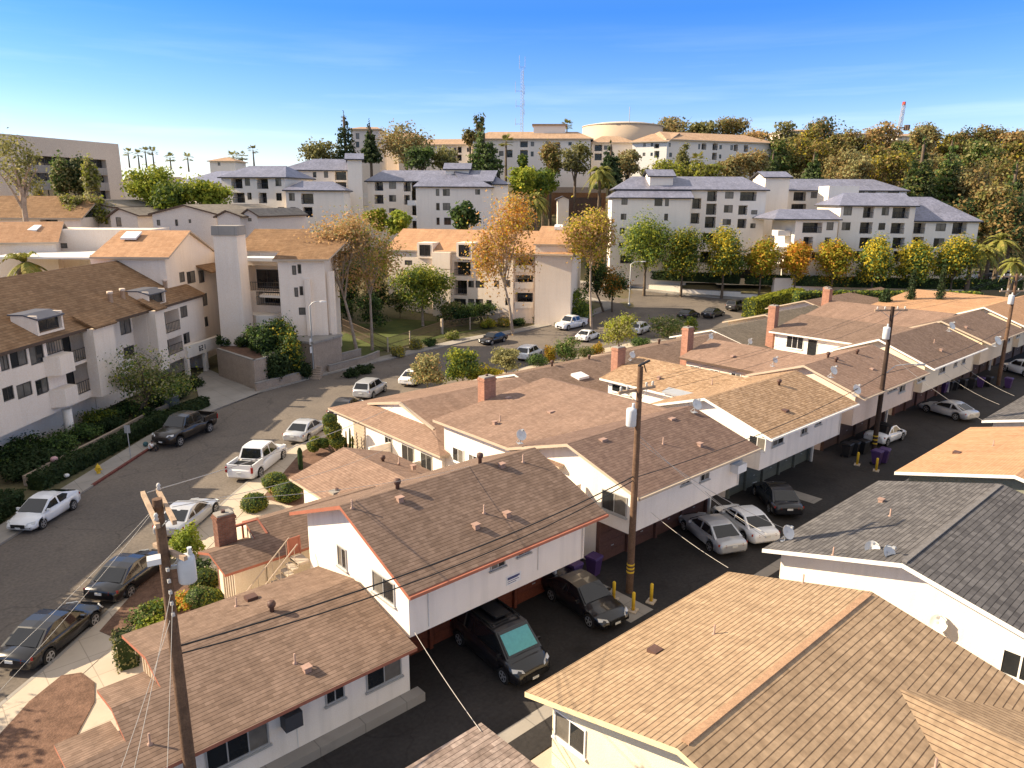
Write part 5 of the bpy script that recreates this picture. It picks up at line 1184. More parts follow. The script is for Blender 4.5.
m = MB(); m.obox(FQ1.at(-3.2, 3, .9), FQ1.u * (FQ1.L + 3), FQ1.n * -1, UP0 * 2.6); m.obox(FQ0.at(0, 3, .9), FQ0.u * FQ0.L, FQ0.n * -.85, UP0 * 2.2); m.build('podium', M['apt'], h, o)

# ---- pale blocks along the hill top
def hillblock(label, pa, fa, pb, fb, ye, yb, wins, balcs, conv, rise=2.2, dep=13, wall='apt_hill', hips=(4, 4), rm='tile_hill'):
    F = FP(pa, fa, pb, fb); m_ = (pa + pb) / 2; ze = F.hit(m_, ye)[1]; z0 = min(F.hit(m_, yb)[1] - 4, HW(F.at(0, 0)) - 1, HW(F.at(F.L, 0)) - 1); h, o = newapt('apartment_building', label, F, z0 + 4); b = MB()
    facade(h, o, b, F, z0, ze, wins, balcs, conv, mull=0); shell(b, F, 0, F.L, z0, ze, dep); b.build('wall', M[wall], h, o)
    gableroof(h, o, F, 0, F.L, dep, ze, rise, rm, 'trim_tan', .7, hips[0], hips[1]); return h, o, F, ze
cU = zc(460, 60, 5.906); cV = zc(600, 90, 5.906)
h, o, F, ze = hillblock('pale hilltop apartment block below the tall radio mast', 474, 196, 589, 194, 138.7, 168, [(230, 537, 257, 567), (230, 597, 245, 625), (418, 482, 438, 510), (418, 540, 435, 570), (505, 480, 522, 505), (640, 485, 660, 505), (640, 545, 660, 570)], [(275, 530, 310, 575), (355, 480, 400, 515), (355, 532, 400, 570), (560, 485, 590, 520), (560, 540, 590, 575)], cU)
m = MB(); a0, a1 = F.sx(533, 40), F.sx(566, 40); m.obox(F.at(a0, ze + 1.0, -5), F.u * (a1 - a0), F.n * -5, UP0 * 2.6); pe = m.build('penthouse', M['apt_hill'], h, o)
m = MB(); m.obox(F.at(a0 - .4, ze + 3.6, -4.6), F.u * (a1 - a0 + .8), F.n * -5.8, UP0 * .4); m.build('penthouse_roof', M['tile_hill'], pe, o)
hillblock('low pale hilltop block in front of the round water tank', 590, 197, 632, 197, 142.5, 166, [(765, 505, 785, 532), (765, 560, 783, 585), (850, 505, 870, 530)], [(795, 500, 840, 538), (795, 552, 838, 592)], cU, 2.0, 12)
hillblock('bright white hilltop block with tan roof right of the water tank', 630, 188, 664, 184, 141.5, 167, [(255, 315, 270, 335), (300, 312, 315, 332), (252, 370, 268, 390), (298, 370, 312, 390)], [(320, 318, 350, 345), (320, 360, 350, 400)], cV, 2.4, 16, 'apt_white', (3, 0))
hillblock('long pale hilltop block with tan roof and dark balconies right of the water tank', 664, 185, 768, 196, 141, 167, [(402, 312, 418, 335), (408, 370, 425, 395), (580, 318, 592, 350), (705, 325, 720, 350), (770, 325, 785, 355), (703, 380, 716, 405)], [(600, 315, 628, 352), (665, 315, 695, 355), (790, 322, 815, 360), (850, 325, 875, 365), (662, 370, 690, 412)], cV, 2.4, 15, 'apt_hill', (3, 4))
hillblock('pale hilltop block glimpsed between the pines left of the mast', 400, 205, 472, 202, 144.5, 170, [(585, 100, 605, 128), (665, 100, 680, 125), (590, 148, 603, 170)], [(610, 95, 635, 130), (605, 140, 635, 175)], c5b, 1.8, 12)
hillblock('small tower like hilltop house with hipped roof between two pines', 354, 196, 381, 196, 129, 152, [(330, 255, 350, 290), (330, 305, 350, 340)], [], zc(300, 90, 5.906), 1.0, 12, 'apt_grey', (2, 2))
hillblock('low tan hilltop house behind the pines', 383, 215, 425, 215, 139, 165, [], [], None, 2.2, 12, 'apt')
hillblock('far tan rooftop house among palms on the left ridge', 213, 250, 238, 250, 161, 172, [(400, 190, 415, 210)], [], c3, 1.4, 10, 'apt_pale')
hillblock('far low building on the right hill crest under the lattice crane', 775, 262, 812, 262, 131, 142, [], [], None, 1.0, 12, 'apt')
hillblock('far pale flat building on the crest among brown trees', 838, 268, 868, 268, 134, 150, [], [], None, .8, 12, 'apt_pale')
hillblock('far grey roof on the crest right of the lattice crane', 890, 270, 920, 270, 136, 145, [], [], None, 1.2, 12, 'apt_grey')
# round water tank
c = PF(622, 140, 236); o = Vector((c.x, c.y, 30)); t = thing('water_tank', 'huge round tan water tank on the hilltop', 'water tank', o)
zt = PF(622, 127.5, 236).z; m = MB(); m.lathe((c.x, c.y, 0), [(12.2, 30), (12.2, zt)], 48); m.build('tank_wall', mat('tank_paint', (.52, .40, .28), .7, .05, .1), t, o)
m = MB(); m.lathe((c.x, c.y, 0), [(12.35, zt), (12.35, zt + .25), (8, zt + 1.0), (.1, zt + 1.3)], 48); m.build('tank_roof', mat('tank_roof_paint', (.50, .42, .33), .7, .05, .1), t, o)
m = MB(); p = W(RF(c)[0] + .2, RF(c)[1] - 11.9); m.tube([(p.x, p.y, zt), (p.x, p.y, zt + 4.6)], .1, 5); m.build('antenna', M['metal_grey'], t, o)
# radio mast
p = PF(522, 136, 206); o = Vector((p.x, p.y, 30)); t = thing('radio_mast', 'tall thin lattice radio mast with whip antennas on the hilltop', 'mast', o)
zt = PF(522, 68, 206).z; m = MB(); L3 = [(.42 * math.cos(a), .42 * math.sin(a)) for a in (0, 2.094, 4.189)]
for dx, dy in L3: m.tube([(p.x + dx, p.y + dy, 30), (p.x + dx, p.y + dy, zt)], .055, 4)
z = 30; k = 0
while z < zt - .8:
    for i in range(3):
        a, c_ = L3[i], L3[(i + 1) % 3]; m.tube([(p.x + a[0], p.y + a[1], z), (p.x + c_[0], p.y + c_[1], z + .8)], .03, 3, False)
    z += .8
m.build('lattice', M['metal_grey'], t, o)
for px_, py_, hh in ((515.5, 91, 2.4), (516, 106, 1.6), (515.5, 124, 1.5), (519.5, 67, 2.8), (525, 67, 2.6), (524.5, 93, 2.0), (524.3, 104, 1.0), (524.3, 113, 1.0)):
    q = PF(px_, py_, 206); m = MB(); m.tube([q - UP0 * .5, q + UP0 * hh], .07, 4); m.tube([q, Vector((p.x, p.y, q.z))], .05, 4); m.build('antenna', M['metal_grey'], t, o)
# lattice crane
a, b_ = PF(898, 133, 255), PF(904, 104, 255); o = Vector((a.x, a.y, a.z - 6)); t = thing('crane', 'tilted lattice crane jib with red tip above the right hill trees', 'crane', o)
m = MB(); u_ = RT * .5; v_ = FW0 * .5
a2 = a - UP0 * 5
for s1, s2 in ((1, 1), (1, -1), (-1, -1), (-1, 1)): m.tube([a2 + u_ * s1 + v_ * s2, b_ + u_ * s1 * .7 + v_ * s2 * .7], .09, 4)
for k in range(14):
    q0, q1 = a2.lerp(b_, k / 14), a2.lerp(b_, (k + 1) / 14); s = 1 if k % 2 else -1
    m.tube([q0 + u_ * s - v_, q1 - u_ * s * .9 - v_ * .9], .06, 3, False); m.tube([q0 + u_ * s + v_, q1 - u_ * s * .9 + v_ * .9], .06, 3, False)
m.build('jib', M['concrete'], t, o)
m = MB(); m.cbox(b_ - UP0 * .3, .8, .8, 1.0); m.build('jib_tip', mat('crane_red', (.4, .05, .04), .6), t, o)
q = PF(907, 127.5, 255); m = MB(); m.cbox(q - UP0 * .9, 1.4, 1.4, 1.7); m.tube([q, PF(899, 128, 255)], .22, 6); m.build('counterweight', M['trim_brown'], t, o)
# little church like gatehouse and the terraced walls below the hilltop block
FCh = FP(556, 163, 571, 163); h = gabled_px('small white gatehouse with round window below the hill fence', 558, 563.5, 569, 199, 196.5, 216, 163, 6, wall='apt_pale', rm='tile_blue')
for nm, lb, pa, pb, yt, yb, f, m_ in (('retaining_wall', 'brown upper retaining wall below the hilltop apartments', 548, 606, 187, 195, 190, 'block'), ('retaining_wall', 'orange soil retaining terrace under the hill fence', 543, 606, 192.5, 197, 176, 'sh_apt2')):
    A, B = PF(pa, yt, f), PF(pb, yt, f); o = (A + B) / 2; zz = PF(pa, yb, f).z
    m = MB(); d = (B - A); m.obox(Vector((A.x, A.y, zz - 4)), Vector((d.x, d.y, 0)), FW0 * .5, UP0 * (A.z - zz + 4)); tag(m.build(nm, M[m_] if m_ != 'sh_apt2' else mat('orange_soil', (.30, .15, .07), .95, .2, .5, 5), None, Vector((o.x, o.y, zz))), lb, 'wall')
A, B = PF(556, 197, 172), PF(602, 197, 172); o = (A + B) / 2; o.z -= 3; t = thing('slat_fence', 'dark vertical slat fence on the terrace above the gatehouse', 'fence', o)
m = MB(); d = B - A; n = 40
for k in range(n): m.obox(A + d * (k / n) - UP0 * 4.5, d * (.55 / n), FW0 * .08, UP0 * 4.4)
m.build('slat_panel', M['trim_dark'], t, o)
m = MB(); m.obox(A - UP0 * .5 + FW0 * .1, d, FW0 * .08, UP0 * .12); m.obox(A - UP0 * 4 + FW0 * .1, d, FW0 * .08, UP0 * .12); m.build('rail', M['trim_dark'], t, o)
# ------------------------------------------------------------------ vegetation
RNG = np.random.default_rng(11)
def leafmesh(name, blobs, n, size, mats, seed, shell_=.45, flat=.35, mixf=None, ragged=.28, off=(0, 0, 0)):
    rg = np.random.default_rng(seed)
    if n > 350 and size > .1: n = int(n * 2.1); size *= .7
    B = np.array([list(b[:6]) for b in blobs], float); vol = B[:, 3] * B[:, 4] * B[:, 5]; wv = vol ** .75
    k = rg.choice(len(B), n, p=wv / wv.sum())
    d = rg.normal(size=(n, 3)); d /= np.linalg.norm(d, axis=1)[:, None]
    rr = rg.random(n) ** shell_ * (1 + rg.normal(size=n) * ragged * .35)
    # lumps: pull the radius in and out with a few random directions so the outline is uneven
    for _ in range(7):
        u = rg.normal(size=3); u /= np.linalg.norm(u); rr *= 1 + ragged * .55 * np.sin(5.5 * (d @ u) + rg.random() * 6.28) * .5
    P = B[k, :3] + d * rr[:, None] * B[k, 3:6]
    nn = d * .8 + rg.normal(size=(n, 3)) * .6 + np.array([0, 0, flat]); nn /= np.linalg.norm(nn, axis=1)[:, None]
    t = rg.normal(size=(n, 3)); t -= nn * (t * nn).sum(1)[:, None]; t /= np.linalg.norm(t, axis=1)[:, None]; b = np.cross(nn, t)
    s = size * (.6 + .8 * rg.random(n)); a = s * (.7 + .5 * rg.random(n))
    off = np.array(off, float)
    V = np.empty((n, 4, 3)); V[:, 0] = P - t * s[:, None]; V[:, 1] = P + b * a[:, None] * .7 + nn * (s * .12)[:, None]; V[:, 2] = P + t * s[:, None]; V[:, 3] = P - b * a[:, None] * .7 + nn * (s * .12)[:, None]
    V = V.reshape(-1, 3) - off
    me = bpy.data.meshes.new(name); me.vertices.add(4 * n); me.vertices.foreach_set('co', V.ravel())
    me.loops.add(4 * n); me.loops.foreach_set('vertex_index', np.arange(4 * n, dtype=np.int32))
    me.polygons.add(n); me.polygons.foreach_set('loop_start', np.arange(0, 4 * n, 4, dtype=np.int32)); me.polygons.foreach_set('loop_total', np.full(n, 4, dtype=np.int32))
    for m in mats: me.materials.append(M[m])
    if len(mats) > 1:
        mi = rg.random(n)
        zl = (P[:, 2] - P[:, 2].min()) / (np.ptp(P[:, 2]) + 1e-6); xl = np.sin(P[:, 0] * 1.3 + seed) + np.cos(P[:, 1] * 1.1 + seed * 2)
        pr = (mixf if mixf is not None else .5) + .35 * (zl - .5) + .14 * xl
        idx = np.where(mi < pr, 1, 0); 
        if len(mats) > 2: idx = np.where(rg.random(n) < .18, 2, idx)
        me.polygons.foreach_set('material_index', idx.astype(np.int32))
    me.update(); me.validate(); return me
def ob(name, me, parent=None, loc=(0, 0, 0)):
    o = bpy.data.objects.new(name, me); COL.objects.link(o); o.parent = parent; o.location = loc; return o
def limbs(t, base_r, h0, h1, spread, n, seed, m='bark', lean=(0, 0), multi=1, sub=2):
    rg = random.Random(seed); b = MB()
    for q in range(multi):
        a0 = rg.random() * 6.28; sp = spread * .35 if multi > 1 else 0
        top = Vector((lean[0] + math.cos(a0 + q * 6.28 / multi) * sp, lean[1] + math.sin(a0 + q * 6.28 / multi) * sp, h0))
        bend = Vector((rg.uniform(-.15, .15) * spread * .3, rg.uniform(-.15, .15) * spread * .3, 0))
        rt_ = base_r * (1 if multi == 1 else .7)
        b.tube([(math.cos(a0 + q) * rt_ * .6 * (multi > 1), math.sin(a0 + q) * rt_ * .6 * (multi > 1), -.2), top * .5 + bend, top], [rt_ * 1.25, rt_ * .85, rt_ * .65], 8)
        for k in range(n):
            a = a0 + k * 6.28 / n + rg.uniform(-.4, .4); rr = spread * rg.uniform(.45, .95); e = top + Vector((math.cos(a) * rr, math.sin(a) * rr, (h1 - h0) * rg.uniform(.45, 1.0)))
            st = top.lerp(Vector((0, 0, 0)), rg.uniform(0, .25)); md = st.lerp(e, .5) + Vector((0, 0, (h1 - h0) * .12))
            b.tube([st, md, e], [rt_ * .5, rt_ * .3, rt_ * .08], 5, False)
            for j in range(sub):
                s_ = md.lerp(e, rg.uniform(0, .6)); b.tube([s_, s_ + Vector((rg.uniform(-1, 1) * spread * .4, rg.uniform(-1, 1) * spread * .4, (h1 - h0) * rg.uniform(.1, .35)))], [rt_ * .2, rt_ * .05], 4, False)
    return b.build('trunk', M[m], t)
def broad_blobs(w, z0, z1, seed, n=9, oval=1.0):
    rg = random.Random(seed); H_ = z1 - z0; out = [(0, 0, z0 + H_ * .5, w * .36, w * .36, H_ * .42)]
    for k in range(n):
        a = k * 2.4 + rg.uniform(-.4, .4); zz = rg.uniform(.18, .86); pr = math.sqrt(max(0, 1 - (2 * zz - 1) ** 2)) if oval else 1
        r_ = w * .5 * pr * rg.uniform(.45, .68); s = rg.uniform(.2, .3)
        out.append((math.cos(a) * r_, math.sin(a) * r_, z0 + H_ * zz, w * s, w * s, H_ * s * .8))
    return out
def tree(label, base, h, w, z0, mats, kind='broad', bark='bark', n=1600, size=.3, seed=1, group=None, name='tree', cat='tree', multi=1, mixf=None, lean=(0, 0), tr=None, ragged=.28, trunk_r=None, sub=2, nl=7, shell_=.45):
    t = thing(name, label, cat, base, random.Random(seed).random() * 6.28 if not lean[0] else 0, group)
    tr_ = trunk_r or max(.07, h * .018)
    if kind == 'broad': bl = broad_blobs(w, z0, h, seed); limbs(t, tr_, z0 + (h - z0) * .18, h * .9, w * .42, nl, seed, bark, lean, multi, sub)
    elif kind == 'oval':
        bl = [(0, 0, z0 + (h - z0) * .42, w * .42, w * .42, (h - z0) * .42), (0, 0, z0 + (h - z0) * .72, w * .3, w * .3, (h - z0) * .27)] + broad_blobs(w * .92, z0, h * .97, seed, 8); limbs(t, tr_, z0 + .5, h * .9, w * .3, 6, seed, bark, lean, 1, 1)
    elif kind == 'conifer':
        bl = []; rg = random.Random(seed); L = 9
        for k in range(L):
            f = k / (L - 1); z = z0 + (h - z0) * f * .97; r_ = w * .5 * (1 - f) ** .8 + w * .04
            for j in range(5 if f < .75 else 2):
                a = j * 1.256 + k * .7 + rg.uniform(-.3, .3); q = r_ * rg.uniform(.45, .8); bl.append((math.cos(a) * q, math.sin(a) * q, z, r_ * .48, r_ * .48, (h - z0) / L * rg.uniform(.5, .75)))
        limbs(t, tr_, h * .95, h, .1, 2, seed, bark, lean, 1, 0)
    elif kind == 'column':
        bl = [(0, 0, z0 + (h - z0) * f, w * .5 * (1 - abs(f - .4) * .9), w * .5 * (1 - abs(f - .4) * .9), (h - z0) * .16) for f in (.1, .25, .4, .55, .7, .84, .95)]; limbs(t, tr_, h * .9, h, .1, 2, seed, bark, lean, 1, 0)
    elif kind == 'bush':
        bl = broad_blobs(w, z0, h, seed, 6); limbs(t, tr_ * .7, h * .3, h * .8, w * .3, 5, seed, bark, lean, 1, 0)
    if lean[0] or lean[1]: bl = [(b_[0] + lean[0], b_[1] + lean[1], *b_[2:]) for b_ in bl]
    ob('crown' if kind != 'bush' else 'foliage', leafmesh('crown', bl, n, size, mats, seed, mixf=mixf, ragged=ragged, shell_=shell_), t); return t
def tpx(label, x0, y0, x1, y1, f, mats, kind='broad', gy=None, ground=True, **k):
    n_ = k.get('n', 0); xm = (x0 + x1) / 2; top = PF(xm, y0, f); r_, _ = RF(top); zg = H(r_, f); cb = PF(xm, y1, f).z
    w = (x1 - x0) * f / 753. * (1.42 if kind == 'oval' else 1.2 if kind == 'broad' else 1.3 if kind == 'conifer' and n_ > 1800 else 1.08); base = W(r_, f, zg); hh = top.z - zg
    return tree(label, base, hh, w, max(.25, min(cb - zg, hh * .7)), mats, kind, **k)
def palm(label, base, h, r, kind='fan', seed=1, lean=(0, 0), group=None, n=26, cat='palm tree', tr=.18):
    rg = random.Random(seed); t = thing('palm_tree', label, cat, base, 0, group); b = MB(); top = Vector((lean[0], lean[1], h))
    b.tube([(0, 0, -.3), (lean[0] * .35, lean[1] * .35, h * .5), top], [tr * 1.3, tr, tr * .8], 8); b.build('trunk', M['bark'], t)
    c = MB()
    for k in range(n):
        a = k * 2.399; e = R(rg.uniform(-35, 75)); d = Vector((math.cos(a) * math.cos(e), math.sin(a) * math.cos(e), math.sin(e))); sd = Vector((-math.sin(a), math.cos(a), 0)); L = r * rg.uniform(.8, 1.1)
        if kind == 'fan':
            c0 = top + d * L * .5
            for j in range(7):
                q = (j - 3) * .33; v = (d * math.cos(q) + sd * math.sin(q)); up = d.cross(sd); tip = c0 + v * L * .6 - UP0 * L * .12 * abs(j - 3) * .3
                c.poly([c0, c0 + v * L * .35 + sd * L * .07, tip, c0 + v * L * .35 - sd * L * .07])
            c.poly([top, top + sd * .03, c0 + sd * .03, c0])
        else:
            N_ = 8; pts = [top + d * L * (i / N_) - UP0 * L * .75 * (i / N_) ** 2.2 for i in range(N_ + 1)]
            for i in range(1, N_ + 1):
                p, q = pts[i - 1], pts[i]; wv = L * .15 * math.sin(math.pi * min(1, (i + .6) / (N_ + .9))); dr = UP0 * wv * .5
                for s in (1, -1):
                    c.poly([p, q, q + sd * s * wv - dr + (q - p) * .5, q.lerp(p, .5) + sd * s * wv * .9 - dr * .8])
    c.build('crown', M['palm'], t); return t
def palmpx(label, x, ytop, ybase, f, r, kind='fan', **k):
    p = PF(x, ytop, f); zg = min(PF(x, ybase, f).z, p.z - 1); return palm(label, Vector((p.x, p.y, zg)), p.z - zg, r, kind, **k)
def shrub(label, p, r, h, mats, seed, n=700, size=.13, name='shrub', cat='shrub', group=None, ragged=.3):
    t = thing(name, label, cat, p, 0, group); b = MB()
    for k in range(4): a = k * 1.57 + seed; b.tube([(0, 0, -.1), (math.cos(a) * r * .5, math.sin(a) * r * .5, h * .6)], [.04, .015], 4, False)
    b.build('stem', M['bark'], t)
    bl = [(0, 0, h * .5, r * .8, r * .8, h * .5)] + [(math.cos(k * 1.3 + seed) * r * .5, math.sin(k * 1.3 + seed) * r * .5, h * (.4 + .25 * (k % 2)), r * .5, r * .5, h * .36) for k in range(5)]
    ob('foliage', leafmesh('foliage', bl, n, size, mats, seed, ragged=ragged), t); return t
def ball(label, p, r, seed, mats=('topiary',), sq=.9, stem=None, name='topiary', group=None):
    t = thing(name, label, 'topiary', p, 0, group)
    b = MB(); b.tube([(0, 0, -.1), (0, 0, stem or r * .5)], .05, 5); b.build('stem', M['bark'], t)
    z = (stem or 0) + r * sq * .92
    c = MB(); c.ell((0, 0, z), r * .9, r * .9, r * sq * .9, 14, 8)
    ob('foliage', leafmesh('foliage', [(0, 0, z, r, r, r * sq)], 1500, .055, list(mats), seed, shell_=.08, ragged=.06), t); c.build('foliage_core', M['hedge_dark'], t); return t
def hedge(label, line, w, h, mats, seed, dens=60, size=.13, zb=None, name='hedge', round_=.15):
    p0 = Vector(line[0]); t = thing(name, label, 'hedge', p0, 0); V = []; rg = np.random.default_rng(seed)
    core = MB(); P = []; Nn = []
    for k in range(len(line) - 1):
        a, b = Vector(line[k]), Vector(line[k + 1]); d = b - a; L = d.length; u = d.normalized(); s = Vector((-u.y, u.x, 0)).normalized()
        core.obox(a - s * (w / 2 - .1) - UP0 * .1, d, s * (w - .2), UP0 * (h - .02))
        n = int(L * (2 * h + w) * dens)
        for _ in range(n):
            q = rg.random() * (2 * h + w); x = rg.random() * L; j = rg.normal() * .05
            if q < h: P.append(a + u * x + s * (w / 2 + j) + UP0 * q); Nn.append(s)
            elif q < h + w: P.append(a + u * x + s * (q - h - w / 2) + UP0 * (h + j)); Nn.append(UP0)
            else: P.append(a + u * x - s * (w / 2 + j) + UP0 * (q - h - w)); Nn.append(-s)
        for e in (a, b):
            for _ in range(int(w * h * dens)): P.append(e + s * (rg.random() - .5) * w + UP0 * rg.random() * h + u * rg.normal() * .05); Nn.append(u)
    m = MB()
    for p, nn in zip(P, Nn):
        nn = (Vector(nn) + Vector(rg.normal(size=3)) * .5).normalized(); tt = Vector(rg.normal(size=3)); tt = (tt - nn * tt.dot(nn)).normalized(); bb = nn.cross(tt); sz = size * (.6 + .8 * rg.random())
        m.mi and None; m.m = int(rg.random() * len(mats)); m.poly([p - tt * sz, p + bb * sz * .7, p + tt * sz, p - bb * sz * .7])
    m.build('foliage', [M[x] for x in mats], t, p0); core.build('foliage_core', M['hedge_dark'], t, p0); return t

# street trees on the far side of the cross street
ST = 'street trees along the cross street'
for i, (x0, y0, x1, y1, f, ms, lb) in enumerate([
    (627, 211, 669, 272, 133, ('green', 'green_yel'), 'deep green oval street tree, leftmost in front of the blue tiled blocks'),
    (668, 224, 703, 276, 132, ('green', 'green_yel', 'gold'), 'green street tree with yellowing top, second from the left of its row'),
    (711, 226, 743, 277, 131, ('green', 'gold'), 'half golden half green street tree left of the amber one'),
    (749, 237, 779, 278, 130, ('green_yel', 'gold', 'rust'), 'amber street tree between the half golden tree and the rust one'),
    (788, 241, 810, 278, 129, ('gold', 'rust', 'rust'), 'small rust orange street tree beside the street lamp'),
    (823, 237, 852, 279, 128, ('green_yel', 'gold', 'rust'), 'gold orange street tree in front of the arched balconies'),
    (862, 234, 895, 284, 127, ('green', 'gold'), 'yellow green street tree right of the gold orange one'),
    (904, 239, 933, 282, 126, ('green', 'gold', 'gold'), 'bright yellow topped street tree, second from the right of its row'),
    (939, 234, 979, 284, 126, ('green', 'gold'), 'broad yellow green street tree, rightmost of its row beside the palms')]):
    tpx(lb, x0, y0, x1, y1, f, ms, 'oval', n=3400, size=.27, seed=20 + i, group=ST, name='street_tree', mixf=.45, ragged=.34)
# cypresses and palms behind the right hand roofs
for i, (x, y0, y1, f) in enumerate([(914.5, 272, 312, 104), (944.5, 268, 314, 103)]):
    tpx(('slim dark cypress behind the orange tan roof, left one', 'slim dark cypress behind the orange tan roof, right one')[i], x - 4.5, y0, x + 4.5, y1, f, ('pine', 'green_dark'), 'column', n=1100, size=.16, seed=40 + i, name='cypress')
tpx('dark bushy cypress beside the far brick chimney', 881, 290, 893, 306, 103, ('pine', 'green_dark'), 'column', n=700, size=.18, seed=44, name='cypress')
for i, (x, y, f, r, k) in enumerate([(985, 250, 128, 3.4, 'feather'), (1001, 240, 130, 3.6, 'feather'), (972, 254, 126, 2.6, 'feather'), (1014, 262, 120, 2.6, 'feather')]):
    palmpx(('feather palm with arching fronds right of the street trees', 'tallest feather palm at the right edge of the street', 'short feather palm beside the rightmost street tree', 'small feather palm at the right edge above the parked cars')[i], x, y, y + 40, f, r, k, seed=50 + i, tr=.35, n=30)
palmpx('feather palm beside the lime green trees in mid picture', 536, 198, 232, 152, 3.6, 'feather', seed=60, tr=.3, n=34)
palmpx('tall feather palm left of the blue tiled block with green street trees', 600, 172, 216, 158, 4.2, 'feather', seed=61, tr=.3, n=36)
palmpx('tall slim fan palm in front of the hilltop block', 506, 142, 182, 178, 2.0, 'fan', seed=62, tr=.25)
palmpx('small fan palm above the hilltop block roof', 567, 126, 140, 214, 1.9, 'fan', seed=63)
palmpx('fan palm in front of the long hilltop block', 697, 160, 178, 176, 2.2, 'fan', seed=64)
for i, (x, y, yb, f) in enumerate([(128, 153, 167, 290), (138, 155, 167, 290), (145, 151.5, 167, 290), (152.5, 152, 167, 290), (170, 158, 169, 285), (187.5, 157.5, 171, 285), (233, 156, 166, 262), (242, 157, 166, 262), (253, 150.5, 166, 262)]):
    palmpx(['leftmost fan palm of the four on the brown ridge', 'second fan palm of the four on the brown ridge', 'third fan palm of the four on the brown ridge', 'rightmost fan palm of the four on the brown ridge', 'lower fan palm on the ridge between the four palms and the rooftops', 'round headed fan palm on the ridge left of the small tan house', 'fan palm just right of the small tan ridge house', 'second fan palm right of the small tan ridge house', 'tallest fan palm right of the small tan ridge house'][i], x, y, yb, f, 2.2 if i != 8 else 2.0, 'fan', seed=70 + i, n=22, tr=.25, group='fan palms on the far ridge')
palmpx('leaning feather palm on the roof deck at the left edge', 14, 262, 285, 82, 3.6, 'feather', seed=80, n=16, tr=.3, lean=(.9, -.7))
# trees of the upper left
for i, (x0, y0, x1, y1, f, ms, lb, kd, nn) in enumerate([
    (128, 167, 172, 205, 121, ('green_lime', 'green_yel'), 'tall lime green tree, leftmost of the trio above the grey houses', 'broad', 2200),
    (152, 182, 194, 212, 117, ('green_lime', 'green'), 'middle lime green tree of the trio above the grey houses', 'broad', 2000),
    (184, 177, 227, 212, 119, ('green_lime', 'green_yel'), 'right lime green tree of the trio beside the blue tiled block', 'broad', 2200),
    (50, 154, 67, 196, 118, ('olive', 'green'), 'left olive green tree in front of the office windows', 'oval', 1500),
    (67, 155, 86, 198, 119, ('olive', 'green_dark'), 'wide dark olive tree in the middle of the office front', 'oval', 1700),
    (82, 157, 94, 192, 116, ('olive', 'green_yel'), 'right yellowish tree in front of the office windows', 'oval', 1100),
    (-8, 133, 34, 196, 100, ('olive', 'hill_green'), 'thin sparse eucalyptus at the left edge beside the office', 'broad', 700),
    (31, 184, 41, 199, 114, ('gold', 'olive'), 'small golden shrub tree under the office windows', 'oval', 400),
    (55, 193, 84, 208, 110, ('green_yel', 'olive'), 'yellow green bush behind the long brown roof', 'bush', 800),
    (80, 194, 112, 208, 112, ('green_yel', 'olive'), 'second yellow green bush nearer the lime green trees', 'bush', 800)]):
    tpx(lb, x0, y0, x1, y1, f, ms, kd, n=nn, size=.34 if nn > 1000 else .28, seed=100 + i, bark='bark_pale' if i == 6 else 'bark', ragged=.4)
